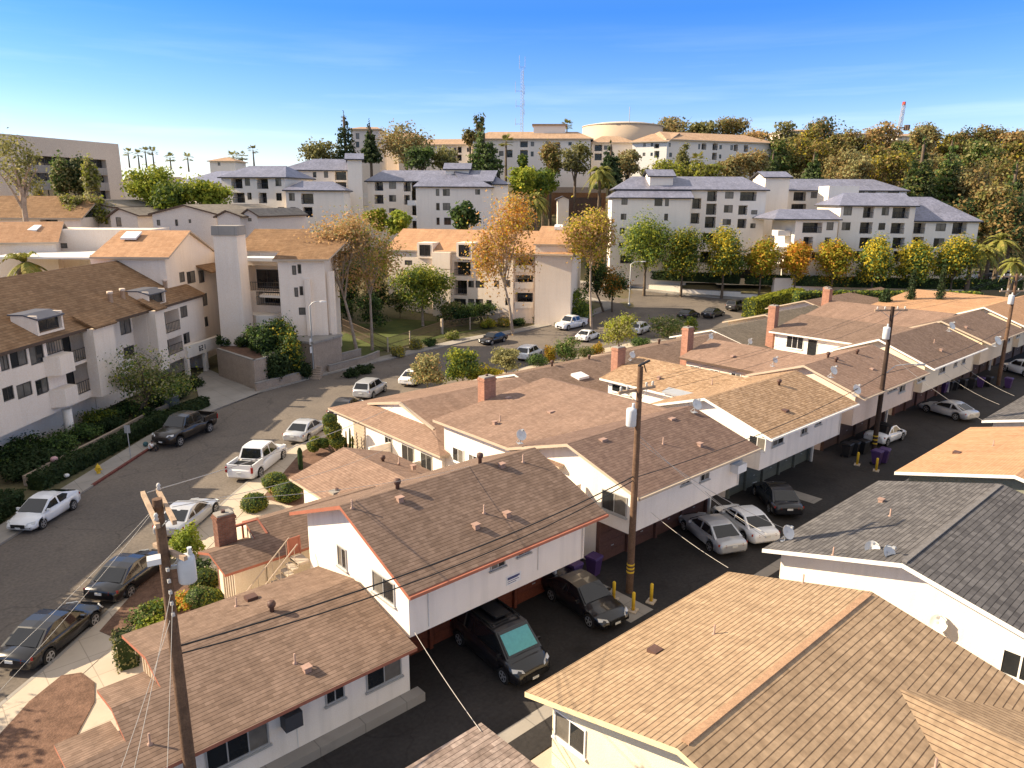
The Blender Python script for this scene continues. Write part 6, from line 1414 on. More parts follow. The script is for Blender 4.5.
# pines and other trees along the hill top left of the mast
for i, (x0, y0, x1, y1, f, ms, lb, kd, nn) in enumerate([
    (303, 142, 336, 160, 178, ('olive', 'hill_green'), 'olive coloured tree left of the ragged pine', 'broad', 1000),
    (333, 111, 354, 158, 180, ('pine', 'green_dark'), 'tall ragged dark pine with bare gaps', 'conifer', 800),
    (361, 122, 378, 160, 178, ('pine', 'green_dark'), 'narrow dense pine beside the tower like house', 'conifer', 1300),
    (383, 122, 428, 166, 182, ('olive', 'hill_brown'), 'large brown olive tree right of the narrow pine', 'broad', 1500),
    (408, 146, 434, 170, 170, ('pine', 'green'), 'grey green round tree above the blue tiled roofs', 'broad', 1200),
    (434, 147, 457, 170, 172, ('hill_green', 'olive'), 'pale brown tree beside the hilltop block windows', 'broad', 900),
    (470, 128, 498, 172, 172, ('pine', 'green'), 'big broad pine below the radio mast', 'conifer', 2600),
    (474.5, 112, 484, 132, 186, ('pine', 'hill_brown'), 'thin tufted pine top rising behind the big pine', 'broad', 300),
    (464, 127, 476, 142, 192, ('hill_brown', 'hill_green'), 'brown tree top left of the big broad pine', 'broad', 500),
    (562, 143, 590, 165, 172, ('olive', 'hill_green'), 'umbrella crowned eucalyptus in front of the hilltop block', 'broad', 1000),
    (541, 141, 562, 178, 174, ('hill_green', 'hill_brown'), 'brownish tree left of the umbrella crowned eucalyptus', 'broad', 1000),
    (510, 165, 536, 196, 160, ('green_lime', 'green_yel'), 'lime green tree between the mast block and the feather palm', 'broad', 1500),
    (530, 168, 557, 198, 163, ('green_lime', 'green'), 'bright green tree right of the lime green one', 'broad', 1400),
    (518, 154, 528, 170, 170, ('green', 'green_lime'), 'small green tree below the hilltop block', 'broad', 500),
    (600, 141, 623, 186, 168, ('pine', 'green_dark'), 'dark conical pine left of the blue tiled block', 'conifer', 1900),
    (618, 148, 640, 180, 172, ('hill_brown', 'olive'), 'brown tree in front of the bright white hilltop block', 'broad', 900),
    (640, 168, 655, 178, 166, ('green_dark', 'hill_green'), 'dark bush below the bright white hilltop block', 'bush', 600),
    (655, 158, 690, 178, 168, ('hill_green', 'green_yel'), 'yellow brown tree behind the blue tiled roof', 'broad', 1200),
    (688, 163, 728, 180, 166, ('hill_green', 'green_yel'), 'wide yellow green thicket behind the blue tiled roof', 'bush', 1300),
    (678, 142, 690, 165, 172, ('hill_green', 'olive'), 'thin brown tree before the long hilltop block', 'broad', 500),
    (722, 152, 748, 180, 170, ('olive', 'hill_brown'), 'dull brown bare looking tree below the long hilltop block', 'broad', 1100),
    (742, 150, 768, 180, 172, ('olive', 'hill_brown'), 'second dull brown tree at the end of the long hilltop block', 'broad', 1100),
    (454, 201, 476, 228, 128, ('green', 'green_dark'), 'round green tree in front of the stepped white balconies block', 'broad', 1500),
    (365, 208, 386, 228, 130, ('green_yel', 'hedge'), 'yellow green bush behind the beige block, left one', 'bush', 800),
    (383, 210, 412, 228, 130, ('green_yel', 'green_lime'), 'yellow green bush behind the beige block, right one', 'bush', 900)]):
    tpx(lb, x0, y0, x1, y1, f, ms, kd, n=nn, size=.42 if nn < 2000 else .38, seed=130 + i, ragged=.35)
# the wooded hill on the right
def hl(label, x0, y0, x1, y1, f, ms, kd, nn, i, sz=.5): tpx(label, x0, y0, x1, y1, f, ms, kd, n=nn, size=sz, seed=200 + i, ragged=.34, group='trees on the right hill')
HILL = [(655, 114, 692, 134, 238, 'B', 'dark brown tree group top beside the water tank'), (690, 119, 716, 134, 236, 'O', 'pale olive tree right of the water tank'), (716, 117, 748, 136, 236, 'B', 'brown tree on the crest above the long hilltop block'), (742, 128, 768, 142, 225, 'B', 'low brown tree at the end of the hilltop block roof'),
 (775, 120, 800, 140, 225, 'P', 'pale feathery tree on the crest left of the round brown crown'), (810, 116, 845, 145, 232, 'D', 'round dark brown crown standing free on the crest'), (842, 128, 872, 160, 225, 'B', 'brown crest tree left of the lattice crane'), (868, 120, 900, 150, 228, 'B', 'large brown crest tree directly under the lattice crane'), (918, 124, 945, 150, 232, 'B', 'brown crest tree right of the lattice crane'), (955, 126, 980, 145, 236, 'D', 'dark brown crest tree in the right third'), (978, 126, 1006, 146, 236, 'B', 'broad brown crest tree near the right edge'), (1004, 128, 1034, 150, 232, 'B', 'rightmost brown crest tree'),
 (770, 140, 796, 168, 195, 'G', 'green brown tree left of the hillside gully'), (764, 148, 784, 178, 186, 'C', 'small dark conifer left on the wooded hill'), (790, 136, 832, 172, 198, 'H', 'broad tawny tree in the middle of the hillside'), (804, 150, 826, 180, 178, 'C', 'grey green conifer above the rear blue roof'), (828, 146, 868, 182, 182, 'B', 'large brown tree above the rear blue roof'), (862, 140, 896, 176, 190, 'H', 'tawny green tree left of the tall twin conifers'), (872, 152, 916, 186, 172, 'H', 'wide tawny tree close behind the front right block'), (896, 138, 916, 160, 195, 'G', 'green tree between tawny and dark conifers'), (838, 158, 872, 186, 172, 'B', 'low brown tree just behind the rear blue roof'),
 (910, 138, 940, 196, 160, 'C2', 'left one of the two big dark conifers right of the blue roofs'), (938, 138, 968, 196, 163, 'C2', 'right one of the two big dark conifers right of the blue roofs'), (968, 140, 1000, 170, 190, 'G', 'green brown tree right of the two big conifers'), (962, 158, 1000, 205, 160, 'B', 'big rusty brown tree right of the front right block'), (990, 150, 1030, 190, 172, 'B', 'brown tree near the right edge, middle height'), (984, 180, 1020, 226, 146, 'B', 'low rusty tree above the palms at the right'), (1006, 160, 1030, 215, 150, 'C', 'pale green conifer cut by the right edge'), (1000, 200, 1034, 250, 138, 'D', 'shady brown tree at the right edge above the parked cars'), (952, 195, 990, 240, 150, 'D', 'dark brown tree directly behind the front right block end'),
 (800, 128, 822, 148, 215, 'H', 'tawny tree in front of the far low crest building'), (880, 146, 900, 160, 200, 'B', 'brown tree halfway up under the crane'), (945, 130, 965, 150, 215, 'H', 'tawny tree just below the crest, right third'), (1000, 138, 1030, 160, 205, 'H', 'tawny tree below the crest at the right edge'), (830, 136, 850, 156, 210, 'B', 'brown tree below the round dark crown'), (752, 138, 776, 160, 200, 'B', 'brown tree at the right end of the hilltop block'), (912, 128, 930, 148, 215, 'B', 'brown tree behind the left big conifer'), (975, 148, 1005, 176, 195, 'B', 'rusty tree above the right palms, upper slope')]
MS = {'B': ('hill_brown', 'olive'), 'D': ('hill_brown', 'green_dark'), 'H': ('hill_brown', 'hill_green', 'gold'), 'G': ('green', 'hill_green', 'olive'), 'O': ('olive', 'hill_green'), 'P': ('olive', 'hill_green'), 'C': ('pine', 'green'), 'C2': ('pine', 'green', 'hill_green')}
HB = [('hill_brown', 'olive'), ('hill_brown', 'hill_green'), ('hill_green', 'hill_brown', 'olive'), ('autumn', 'hill_brown', 'olive')]
for i, (x0, y0, x1, y1, f, k, lb) in enumerate(HILL):
    MS['B'] = HB[i % 4]
    hl(lb, x0, y0, x1, y1 + 8, f, MS[k], 'conifer' if k[0] == 'C' else 'broad', 2200 if k == 'C2' else (1300 if k != 'P' else 600), i, .52 if f > 185 else .45)
# undergrowth that reads as one mass between the hill trees
bl = []
for k in range(150):
    r_ = RNG.uniform(52, 150); f = RNG.uniform(168, 262); bl.append((*W(r_, f, H(r_, f) + 1.2), 4.2, 4.2, 2.6))
for k in range(40):
    r_ = RNG.uniform(-30, 45); f = RNG.uniform(170, 190); bl.append((*W(r_, f, H(r_, f) + .6), 3.2, 3.2, 1.4))
for k in range(45):
    r_ = RNG.uniform(100, 160); f = RNG.uniform(132, 170); bl.append((*W(r_, f, H(r_, f) + 1.2), 4, 4, 2.4))
o = ob('undergrowth', leafmesh('undergrowth', bl, 26000, .6, ('hill_brown', 'olive', 'hill_green'), 5)); tag(o, 'tangled brown undergrowth between the trees of the hill', 'undergrowth', kind='stuff')
# sycamores, round tree and planting around the beige block
def tg(label, px, py, x0, y0, x1, y1, mats, F_=None, **k):
    b = GT(px, py); r_, f = RF(b)
    if F_: r_ = r_ * F_ / f; f = F_; b = W(r_, f, H(r_, f))
    top = PF((x0 + x1) / 2, y0, f); cb = PF((x0 + x1) / 2, y1, f); w = (x1 - x0) * f / 753 * 1.15; lx = RT * (((x0 + x1) / 2 - px) * f / 753)
    return tree(label, b, top.z - b.z, w, max(.25, cb.z - b.z), mats, lean=(lx.x, lx.y) if abs(lx.length) > .3 else (0, 0), **k)
tg('tall sparse sycamore with pale trunk and tan leaves, leftmost', 356, 320, 308, 214, 376, 300, ('autumn', 'autumn', 'olive'), F_=90, kind='broad', bark='bark_pale', n=2000, size=.22, seed=301, ragged=.5, trunk_r=.2, nl=11, sub=5, shell_=.6)
tg('second pale trunked sycamore with yellow top beside the leftmost', 371, 318, 340, 200, 404, 298, ('autumn', 'green_yel', 'autumn'), F_=92, kind='broad', bark='bark_pale', n=2100, size=.22, seed=302, ragged=.5, trunk_r=.19, nl=11, sub=5, shell_=.6)
tg('tall orange leaved sycamore in front of the beige block', 513, 319, 470, 194, 535, 296, ('autumn', 'rust', 'gold'), F_=104, kind='broad', bark='bark_pale', n=3300, size=.26, seed=303, ragged=.45, trunk_r=.2, nl=11, sub=5, mixf=.3, shell_=.6)
tg('orange green sycamore right of the beige block', 592, 313, 563, 205, 614, 268, ('autumn', 'gold', 'green_yel'), F_=108, kind='broad', bark='bark_pale', n=3000, size=.26, seed=304, ragged=.4, trunk_r=.17, nl=9, sub=3, mixf=.4)
tg('neat round crowned tree with several trunks on the lawn', 423, 326, 392, 262, 454, 312, ('green', 'green_yel'), kind='oval', n=5200, size=.22, seed=305, ragged=.16, trunk_r=.2, bark='bark_pale')
for i, (px, py, x0, y0, x1, y1, ms, kd, nn, lb) in enumerate([
    (338, 322, 320, 276, 358, 318, ('green_dark', 'green'), 'broad', 1800, 'dark dense tree between the tan block and the sycamores'),
    (372, 330, 356, 296, 388, 326, ('green_dark', 'green'), 'bush', 900, 'dark lawn shrub between the two pale sycamore trunks'),
    (400, 318, 386, 290, 410, 316, ('green_dark', 'olive'), 'bush', 900, 'dark shrub at the left corner of the beige block'),
    (462, 326, 448, 304, 476, 324, ('green_dark', 'green'), 'bush', 800, 'dark green shrub below the lower balconies of the beige block'),
    (352, 318, 338, 262, 366, 312, ('green_dark', 'green'), 'broad', 1500, 'dark tree behind the leftmost sycamore trunk'),
    (378, 316, 366, 268, 392, 312, ('green_dark', 'olive'), 'broad', 1400, 'dark olive tree at the left end of the beige block'),
    (612, 312, 597, 262, 628, 300, ('green', 'rust'), 'broad', 1400, 'green tree with rusty leaves at the street corner'),
    (604, 312, 582, 255, 606, 298, ('green_dark', 'green'), 'broad', 1000, 'dark green tree behind the orange green sycamore'),
    (558, 322, 546, 276, 574, 320, ('green_dark', 'pine'), 'conifer', 1300, 'dark shaggy conifer shrub against the plain end wall'),
    (575, 322, 562, 290, 594, 320, ('green', 'green_lime'), 'bush', 900, 'bright leafy shrub beside the shaggy conifer'),
    (480, 322, 462, 300, 500, 322, ('green_dark', 'green'), 'bush', 700, 'dark shrub along the beige wall'),
    (450, 325, 436, 300, 462, 324, ('olive', 'green'), 'bush', 700, 'olive shrub right of the round crowned tree')]):
    tg(lb, px, py, x0, y0, x1, y1, ms, kind=kd, n=nn, size=.24, seed=320 + i)
struct(sheet('lawn', [(-20.5, 86), (-8, 103), (-2, 110), (-22, 112), (-25, 92)], M['lawn'], .01, 3))
struct(sheet('lawn', [(8, 117), (12.5, 121), (14, 125), (10, 128), (4, 125)], M['lawn'], .06, 3))
# planting along the left block and hedge wall
S2 = ('hedge_dark', 'green_dark'); S3 = ('green_dark', 'green')
tg('low spreading street tree with open crown in front of the left block', 138, 416, 112, 343, 196, 405, ('green', 'olive', 'green_yel'), kind='broad', n=2600, size=.15, seed=340, ragged=.45, trunk_r=.16, sub=4)
for i, (px, py, r_, hh, ms, lb) in enumerate([
    (40, 468, 1.7, 1.5, S2, 'wide dark shrub near the column at the left edge'), (22, 478, 1.5, 1.3, S2, 'rounded dark shrub low at the left edge'), (58, 452, 1.6, 1.5, S3, 'dark shrub left of the second column'), (85, 440, 1.7, 1.4, S3, 'dark shrub in front of the lower balconies'), (100, 425, 1.6, 1.4, ('green', 'green_yel'), 'yellowish shrub against the left block'), (112, 430, 1.5, 1.2, S2, 'dark shrub before the spreading tree'), (128, 415, 1.5, 1.3, S3, 'dark shrub behind the spreading tree trunk'), (160, 405, 1.6, 1.3, S3, 'dark shrub right of the spreading tree trunk'), (176, 398, 1.5, 1.4, S2, 'dark shrub beside the driveway planter'), (190, 388, 1.5, 1.3, S2, 'dark rounded shrub at the garage corner'), (66, 462, 1.4, 1.0, ('green', 'green_dark'), 'green shrub behind the long hedge wall'), (25, 455, 1.5, 1.6, S3, 'tall shrub between the two columns'), (148, 420, 1.3, 1.0, S2, 'low dark shrub behind the hedge near the pickup'), (2, 468, 1.6, 1.8, S3, 'shrub cut by the left picture edge')]):
    shrub(lb, GT(px, py), r_, hh, ms, 400 + i, n=900, size=.14)
gl = lambda *pp: [G(*p, 0) for p in pp]
hedge('long dark clipped hedge along the left pavement', gl((36, 490), (60, 478), (110, 452), (150, 430), (205, 407)), 1.1, 1.0, ('hedge_dark', 'green_dark'), 450, 75, .1)
hedge('short dark hedge at the lower left corner of the street', gl((-20, 530), (12, 504)), 1.6, 1.0, ('hedge_dark', 'green_dark'), 451, 75, .1)
b = MB(); pts = [G(*p, 0) for p in ((27, 486), (60, 468), (110, 442), (150, 420), (180, 407))]
for k in range(len(pts) - 1):
    d = pts[k + 1] - pts[k]; s = Vector((-d.y, d.x, 0)).normalized(); b.obox(pts[k], d, s * .22, UP0 * .72)
o = pts[2]; tag(b.build('garden_wall', M['block'], None, o), 'low block garden wall behind the long dark hedge', 'wall')
# block walls, planter and utility room beyond the driveway
def wallpx(label, pts, h, m='block', t=.25, name='retaining_wall', cap=True):
    P = [Vector((p[0], p[1], 0)) for p in pts]; o = P[0].copy(); w = thing(name, label, 'wall', o); b = MB(); c = MB()
    for k in range(len(P) - 1):
        d = P[k + 1] - P[k]; s = Vector((-d.y, d.x, 0)).normalized() * t; zb = min(HW(P[k]), HW(P[k + 1])) - .2
        b.obox(P[k] + UP0 * zb, d, s, UP0 * (h + .2 + HW(P[k]) - zb - .2)); c.obox(P[k] - s * .12 + UP0 * (h + HW(P[k])), d, s * 1.24, UP0 * .1)
    b.build('wall_body', M[m], w, o)
    if cap: c.build('coping', M['concrete_grey'], w, o)
    return w
wallpx('tall block retaining wall beside the garage driveway', [W(-31.9, 77.2), W(-25.9, 71.4), W(-25.2, 72.5), W(-24.9, 76)], 3.1)
wallpx('low planter wall below the yellow leaved shrubs', [W(-25.6, 70.7), W(-22.6, 75.5), W(-22.3, 77)], .9)
wallpx('low planter wall right of the entrance steps', [W(-20.4, 79.3), W(-17.2, 84.4), W(-16.2, 87.5)], .8)
wallpx('second terrace wall behind the right planter', [W(-21.2, 81.3), W(-18.2, 86.2)], 1.3)
o = W(-21.5, 79.5, 0); t = thing('utility_room', 'flat roofed block utility room behind the street lamp', 'utility room', o)
b = MB(); b.prism([W(-22.9, 78.3).xy, W(-21.6, 77.8).xy, W(-19.6, 82.2).xy, W(-24.5, 84).xy, W(-25, 79).xy], 0, 3.6); b.build('wall', M['block'], t, o)
b = MB(); b.prism([W(-23.0, 78.1).xy, W(-21.5, 77.6).xy, W(-19.4, 82.3).xy, W(-24.6, 84.1).xy, W(-25.2, 79).xy], 3.6, 3.85); b.build('roof_slab', M['concrete_grey'], t, o)
o = W(-22.3, 75.8, 0); t = thing('entrance_steps', 'brick coloured entrance steps beside the street lamp', 'steps', o)
b = MB()
for k in range(6): b.obox(W(-22.2 - .05 * k, 76.4 + .38 * k, 0), W(1.5, -.35), W(.12, .4), UP0 * (.16 * (k + 1)))
b.build('tread', M['block'], t, o)
for i, (r_, f, z_, rr, hh, ms, lb) in enumerate([(-26.4, 76.2, 2.9, 1.7, 3.0, S3, 'tall dark shrub at the corner of the raised planter'), (-25.0, 77.6, 2.9, 1.9, 3.6, ('green_dark', 'green', 'gold'), 'tall shrub with pale yellow leaf tips in the raised planter'), (-23.6, 75.6, .2, 1.7, 5.4, ('green_dark', 'green', 'gold'), 'very tall yellow tipped shrub beside the street lamp'), (-24.6, 74.0, .2, 1.5, 3.4, S2, 'dark shrub hanging over the low planter wall'), (-22.6, 76.4, .2, 1.1, 1.5, S2, 'low dark shrub at the foot of the street lamp')]):
    shrub(lb, W(r_, f, z_), rr, hh, ms, 470 + i, n=1900, size=.19)
for i, (r_, f, rr, hh, lb) in enumerate([(-29.5, 79.5, 1.3, 1.4, 'leafy shrub on top of the tall retaining wall'), (-27.3, 77.5, 1.3, 1.3, 'second leafy shrub on the tall retaining wall'), (-32, 80.2, 1.2, 1.2, 'dark shrub at the foot of the tall square tower')]):
    shrub(lb, W(r_, f, 2.9), rr, hh, S3, 480 + i, n=700, size=.15)
b = MB(); b.prism([W(-32, 77.4).xy, W(-26, 72.2).xy, W(-25.5, 76.5).xy, W(-25.8, 84).xy, W(-33, 84).xy], 2.4, 2.95); o = W(-29, 79, 2.9); struct(b.build('raised_planting_bed', M['soil'], None, o))
palm('bushy bird of paradise plant below the tan tower', W(-29.2, 80.6, 2.9), 1.2, 2.6, 'feather', seed=490, n=22, tr=.2, cat='plant')
palm('bushy bird of paradise plant right of the first', W(-27.6, 80.4, 2.9), 1.0, 2.2, 'feather', seed=491, n=18, tr=.2, cat='plant')
for i, (px, py, r_, hh, ms, lb) in enumerate([(352, 377, 1.0, .9, S2, 'round dark shrub on the right planter, first'), (365, 373, 1.1, 1.0, S2, 'round dark shrub on the right planter, second'), (398, 357, 1.0, 1.3, ('olive', 'gold'), 'yellowish shrub along the mesh fence'), (416, 350, 1.0, 1.5, ('gold', 'olive'), 'golden shrub along the mesh fence'), (430, 347, 1.0, 1.2, S3, 'green shrub along the mesh fence'), (452, 340, 1.2, 1.3, ('green_lime', 'olive'), 'lime shrub right of the fence post'), (488, 328, 1.4, 1.5, ('gold', 'green_yel'), 'golden shrub behind the black parked car'), (505, 326, 1.3, 1.2, ('gold', 'olive'), 'second golden shrub behind the black parked car'), (518, 325, 1.3, 1.0, S3, 'green shrub on the verge left of the white pickup'), (535, 322, 1.2, 1.1, ('olive', 'green'), 'olive shrub on the verge near the white pickup')]):
    p = GT(px, py); shrub(lb, p, r_, hh, ms, 500 + i, n=600, size=.16)
# mesh fence along the lawn
o = GT(442, 334); t = thing('mesh_fence', 'brownish mesh fence along the lawn above the pavement', 'fence', o)
fp = [GT(*p) for p in ((340, 330), (388, 352), (410, 345), (442, 334), (470, 330), (500, 325), (535, 318))]
b = MB(); m = MB()
for k, p in enumerate(fp): b.cbox(p - UP0 * .2, .12 if k != 3 else .3, .12 if k != 3 else .3, 2.1 if k != 3 else 2.4)
for k in range(len(fp) - 1):
    a, c = fp[k], fp[k + 1]; n = max(6, int((c - a).length / .16))
    for j in range(n): q = a.lerp(c, j / n); m.obox(q, (c - a) * (.2 / n), UP0.cross(c - a).normalized() * .02, UP0 * 1.8)
    for zz in (.05, .9, 1.75): m.obox(a + UP0 * zz, c - a, UP0.cross(c - a).normalized() * .05, UP0 * .06)
b.build('post', M['trim_tan'], t, o); m.build('mesh_panel', M['trim_brown'], t, o)
# front gardens of the row of street houses
for i, (px, py, x0, y0, x1, y1, ms, nn, lb) in enumerate([
    (428, 392, 412, 352, 444, 385, ('olive', 'olive', 'autumn'), 1500, 'grey olive garden tree beside the white parked sedan'),
    (462, 386, 443, 349, 478, 380, ('green', 'green_yel'), 1500, 'dense green garden tree right of the grey olive one'),
    (484, 384, 468, 364, 503, 382, ('green_yel', 'gold'), 900, 'yellow leaved garden shrub under the pale olive tree'),
    (506, 375, 490, 346, 521, 368, ('olive', 'olive'), 1200, 'pale olive tree before the street house chimney'),
    (566, 362, 552, 336, 580, 360, ('olive', 'green'), 1100, 'bushy olive tree above the brown roof edge'),
    (618, 352, 600, 314, 638, 346, ('olive', 'green_yel'), 1700, 'large round yellow olive tree at the street side'),
    (668, 338, 650, 316, 686, 336, ('olive', 'green'), 1200, 'wide olive tree left of the dark parked sedan'),
    (690, 333, 683, 318, 698, 333, ('green_yel', 'green'), 600, 'yellow green bush by the olive roofed house')]):
    tg(lb, px, py, x0, y0, x1, y1, ms, kind='broad', n=nn, size=.19, seed=520 + i, ragged=.35)
for i, (px, py, r_, hh, ms, lb) in enumerate([(537, 366, 1.5, 1.5, ('green', 'green_dark'), 'clipped low green shrub behind the white parked suv'), (550, 364, .8, 2.4, ('rust', 'gold'), 'upright orange shrub at the roof edge'), (586, 358, 1.2, 1.5, ('olive', 'green'), 'small olive shrub left of the orange bush'), (597, 356, 1.0, 1.7, ('rust', 'gold'), 'orange bush beside the round yellow olive tree'), (640, 346, 1.6, 1.2, S3, 'low dark hedge shrub by the parked white car'), (505, 392, 1.0, 1.0, ('gold', 'green_yel'), 'yellow garden shrub near the chimney'), (360, 446, .9, 1.0, ('olive', 'green_yel'), 'low garden plants beside the plank clad wall'), (283, 493, .9, .6, ('autumn', 'green_yel'), 'reddish low plants beside the column cactus')]):
    shrub(lb, GT(px, py), r_, hh, ms, 540 + i, n=700, size=.13)
p = Vector((42.6, 36.5, 0)); shrub('courtyard shrub showing between the brown and tan roofs', p, 2.0, 3.3, ('green_yel', 'olive'), 560, n=1400, size=.16)
p = Vector((35.2, 40.4, 0)); shrub('thin yellowish courtyard shrub by the white gable', Vector((37.6, 41.6, 0)), .9, 3.6, ('green_yel', 'gold'), 561, n=400, size=.14)
# cactus
p = GT(345, 453); t = thing('cactus', 'branched cactus clump by the white garden wall', 'cactus', p); b = MB()
for k in range(11): a = k * 2.4; rr = .12 + .06 * k; b.tube([(math.cos(a) * rr * .6, math.sin(a) * rr * .6, 0), (math.cos(a) * rr, math.sin(a) * rr, .5), (math.cos(a) * rr * 1.1, math.sin(a) * rr * 1.1, 1.1 + .35 * (k % 3))], [.07, .09, .05], 6)
b.build('stem', M['hedge_dark'], t)
p = GT(301, 471); t = thing('cactus', 'single column cactus in the front garden', 'cactus', p); b = MB(); b.tube([(0, 0, 0), (0, 0, 1.5), (0, 0, 1.75)], [.17, .19, .08], 8); b.build('stem', M['green_dark'], t)
# topiary
def cl(px, py, gx_, gy_):                # ball centre seen at px,py above the ground point seen at gx_,gy_
    b_ = GT(gx_, gy_); f = RF(b_)[1]; return PF(px, py, f)
tb = GT(338, 456); t = thing('topiary_tree', 'cloud pruned topiary tree with six clipped balls', 'topiary', tb)
b = MB(); ff = RF(tb)[1]
for k, (px, py, rr) in enumerate([(333, 429, .72), (337, 440, .62), (329.5, 419, .55), (316, 441, .5), (324, 442, .42), (314, 452, .52)]):
    c = PF(px, py + 1, ff) - tb; c.z = max(c.z, .8)
    q = MB(); q.ell(c, rr * .9, rr * .9, rr * .82, 12, 8); fo = ob('foliage', leafmesh('foliage', [(*c, rr, rr, rr * .9)], 1100, .05, ['topiary', 'green'], 570 + k, shell_=.08, ragged=.05), t); q.build('foliage_core', M['hedge_dark'], fo)
    b.tube([(0, 0, -.1), c * .4 + Vector((0, 0, .2)), c], [.08, .06, .03], 5, False)
b.build('trunk', M['bark'], t)
for i, (px, py, rr, lb) in enumerate([(275, 489, .85, 'golden clipped ball nearest the white pickup'), (288, 501, .95, 'golden clipped ball beside the rose roofed house'), (255, 511, .85, 'golden clipped ball on the pale front path'), (205, 589, .75, 'clipped ball by the slat screen, topmost of three'), (201, 606, .7, 'clipped grey green ball by the slat screen, lower left'), (211, 606, .62, 'bright clipped ball by the slat screen, lower right')]):
    ball(lb, GT(px, py), rr, 590 + i, ('topiary', 'green') if i != 4 else ('olive', 'green'), .72)
shrub('loose yellow green shrub beside the brown chimney', GT(188, 560), 1.0, 2.0, ('green_yel', 'green_lime'), 600, n=900, size=.12)
for i, (px, py, r_, hh, ms) in enumerate([(143, 622, .8, .6, ('olive', 'green')), (158, 614, .9, .7, ('green_yel', 'green')), (151, 628, .7, .45, ('green_lime', 'green_yel')), (182, 608, .9, .6, ('green_yel', 'rust')), (196, 575, .9, .9, ('green_dark', 'green'))]):
    shrub(['grey green plant in the triangular mulch bed', 'yellow green plant in the triangular mulch bed', 'lowest lime plant in the triangular mulch bed', 'plant behind the dark pole with rusty leaves', 'dark shrub beside the clipped balls'][i], GT(px, py), r_, hh, ms, 610 + i, n=500, size=.09)
p0 = G(129, 672, 0); hedge('small clipped box hedge at the corner of the stepped roof house', [p0, p0 + Vector((.2, 1.0, 0))], .8, 1.5, ('hedge_dark', 'olive'), 620, 160, .06)
# tall yellow green hedge and the dark hedges by the cross street
A, B = GT(748, 318), GT(797, 305)
hedge('tall clipped yellow green hedge at the cross street corner', [A, B], 2.4, 2.9, ('hedge', 'green_yel'), 630, 30, .16)
hh = [GT(803, 306), GT(850, 303), GT(893, 304)]
hedge('dark green hedge behind the far brown roofs', [W(45, 116, .5), W(60, 116.5, .6), W(74, 116, .6)], 2.6, 4.4, ('green', 'hedge_dark', 'green_yel'), 631, 22, .2)
hedge('low dark hedge under the street trees, left run', [W(20, 141, 4.6), W(30, 136.5, 4.5), W(41, 132.5, 4.4)], 1.6, 1.5, ('hedge_dark', 'green_dark'), 632, 20, .18)
hedge('low dark hedge under the street trees, right run', [W(42, 132.2, 4.4), W(56, 129.8, 4.3), W(72, 128.2, 4.2), W(88, 127, 4.2)], 1.6, 1.6, ('hedge_dark', 'green_dark', 'green'), 633, 18, .18)
o = W(40, 131.5, 4); w = wallpx('low white planter wall below the street trees', [W(21, 139.6), W(31, 134.8), W(41, 131.2), W(55, 128.7)], .7, 'apt_pale')
# ------------------------------------------------------------------ vehicles
PAINT = {}
def paint(nm, c, metal=.0, rough=.28):
    if nm not in PAINT:
        m = mat('car_paint_' + nm, c, rough, .03, 2, metal=metal, spec=.5); p = m.node_tree.nodes['Principled BSDF']; p.inputs['Coat Weight'].default_value = .6; p.inputs['Coat Roughness'].default_value = .05; PAINT[nm] = m
    return PAINT[nm]
KIND = {  # L, W, H, wheelbase, front overhang, wheel r, hood z, belt z, windscreen base/top, roof end, rear base (x from the nose), deck z
 'sedan': (4.75, 1.84, 1.46, 2.78, .92, .335, .84, .92, 1.28, 2.05, 3.35, 4.15, .98),
 'hatch': (4.5, 1.76, 1.48, 2.7, .92, .32, .84, .92, 1.0, 1.95, 3.1, 4.3, 1.06),
 'coupe': (4.8, 1.88, 1.42, 2.83, .92, .345, .83, .91, 1.4, 2.2, 3.35, 4.25, .98),
 'suv': (4.6, 1.86, 1.70, 2.68, .9, .365, .98, 1.04, 1.15, 1.85, 4.1, 4.52, 1.08),
 'van': (5.0, 1.92, 1.92, 3.2, .9, .34, 1.04, 1.1, .7, 1.6, 4.85, 4.96, 1.12),
 'pickup': (5.8, 2.0, 1.92, 3.65, 1.0, .40, 1.10, 1.16, 1.5, 2.15, 3.75, 4.05, 1.12),
 'beetle': (4.1, 1.75, 1.48, 2.5, .85, .335, .88, .92, 1.1, 1.75, 2.6, 3.35, .98)}
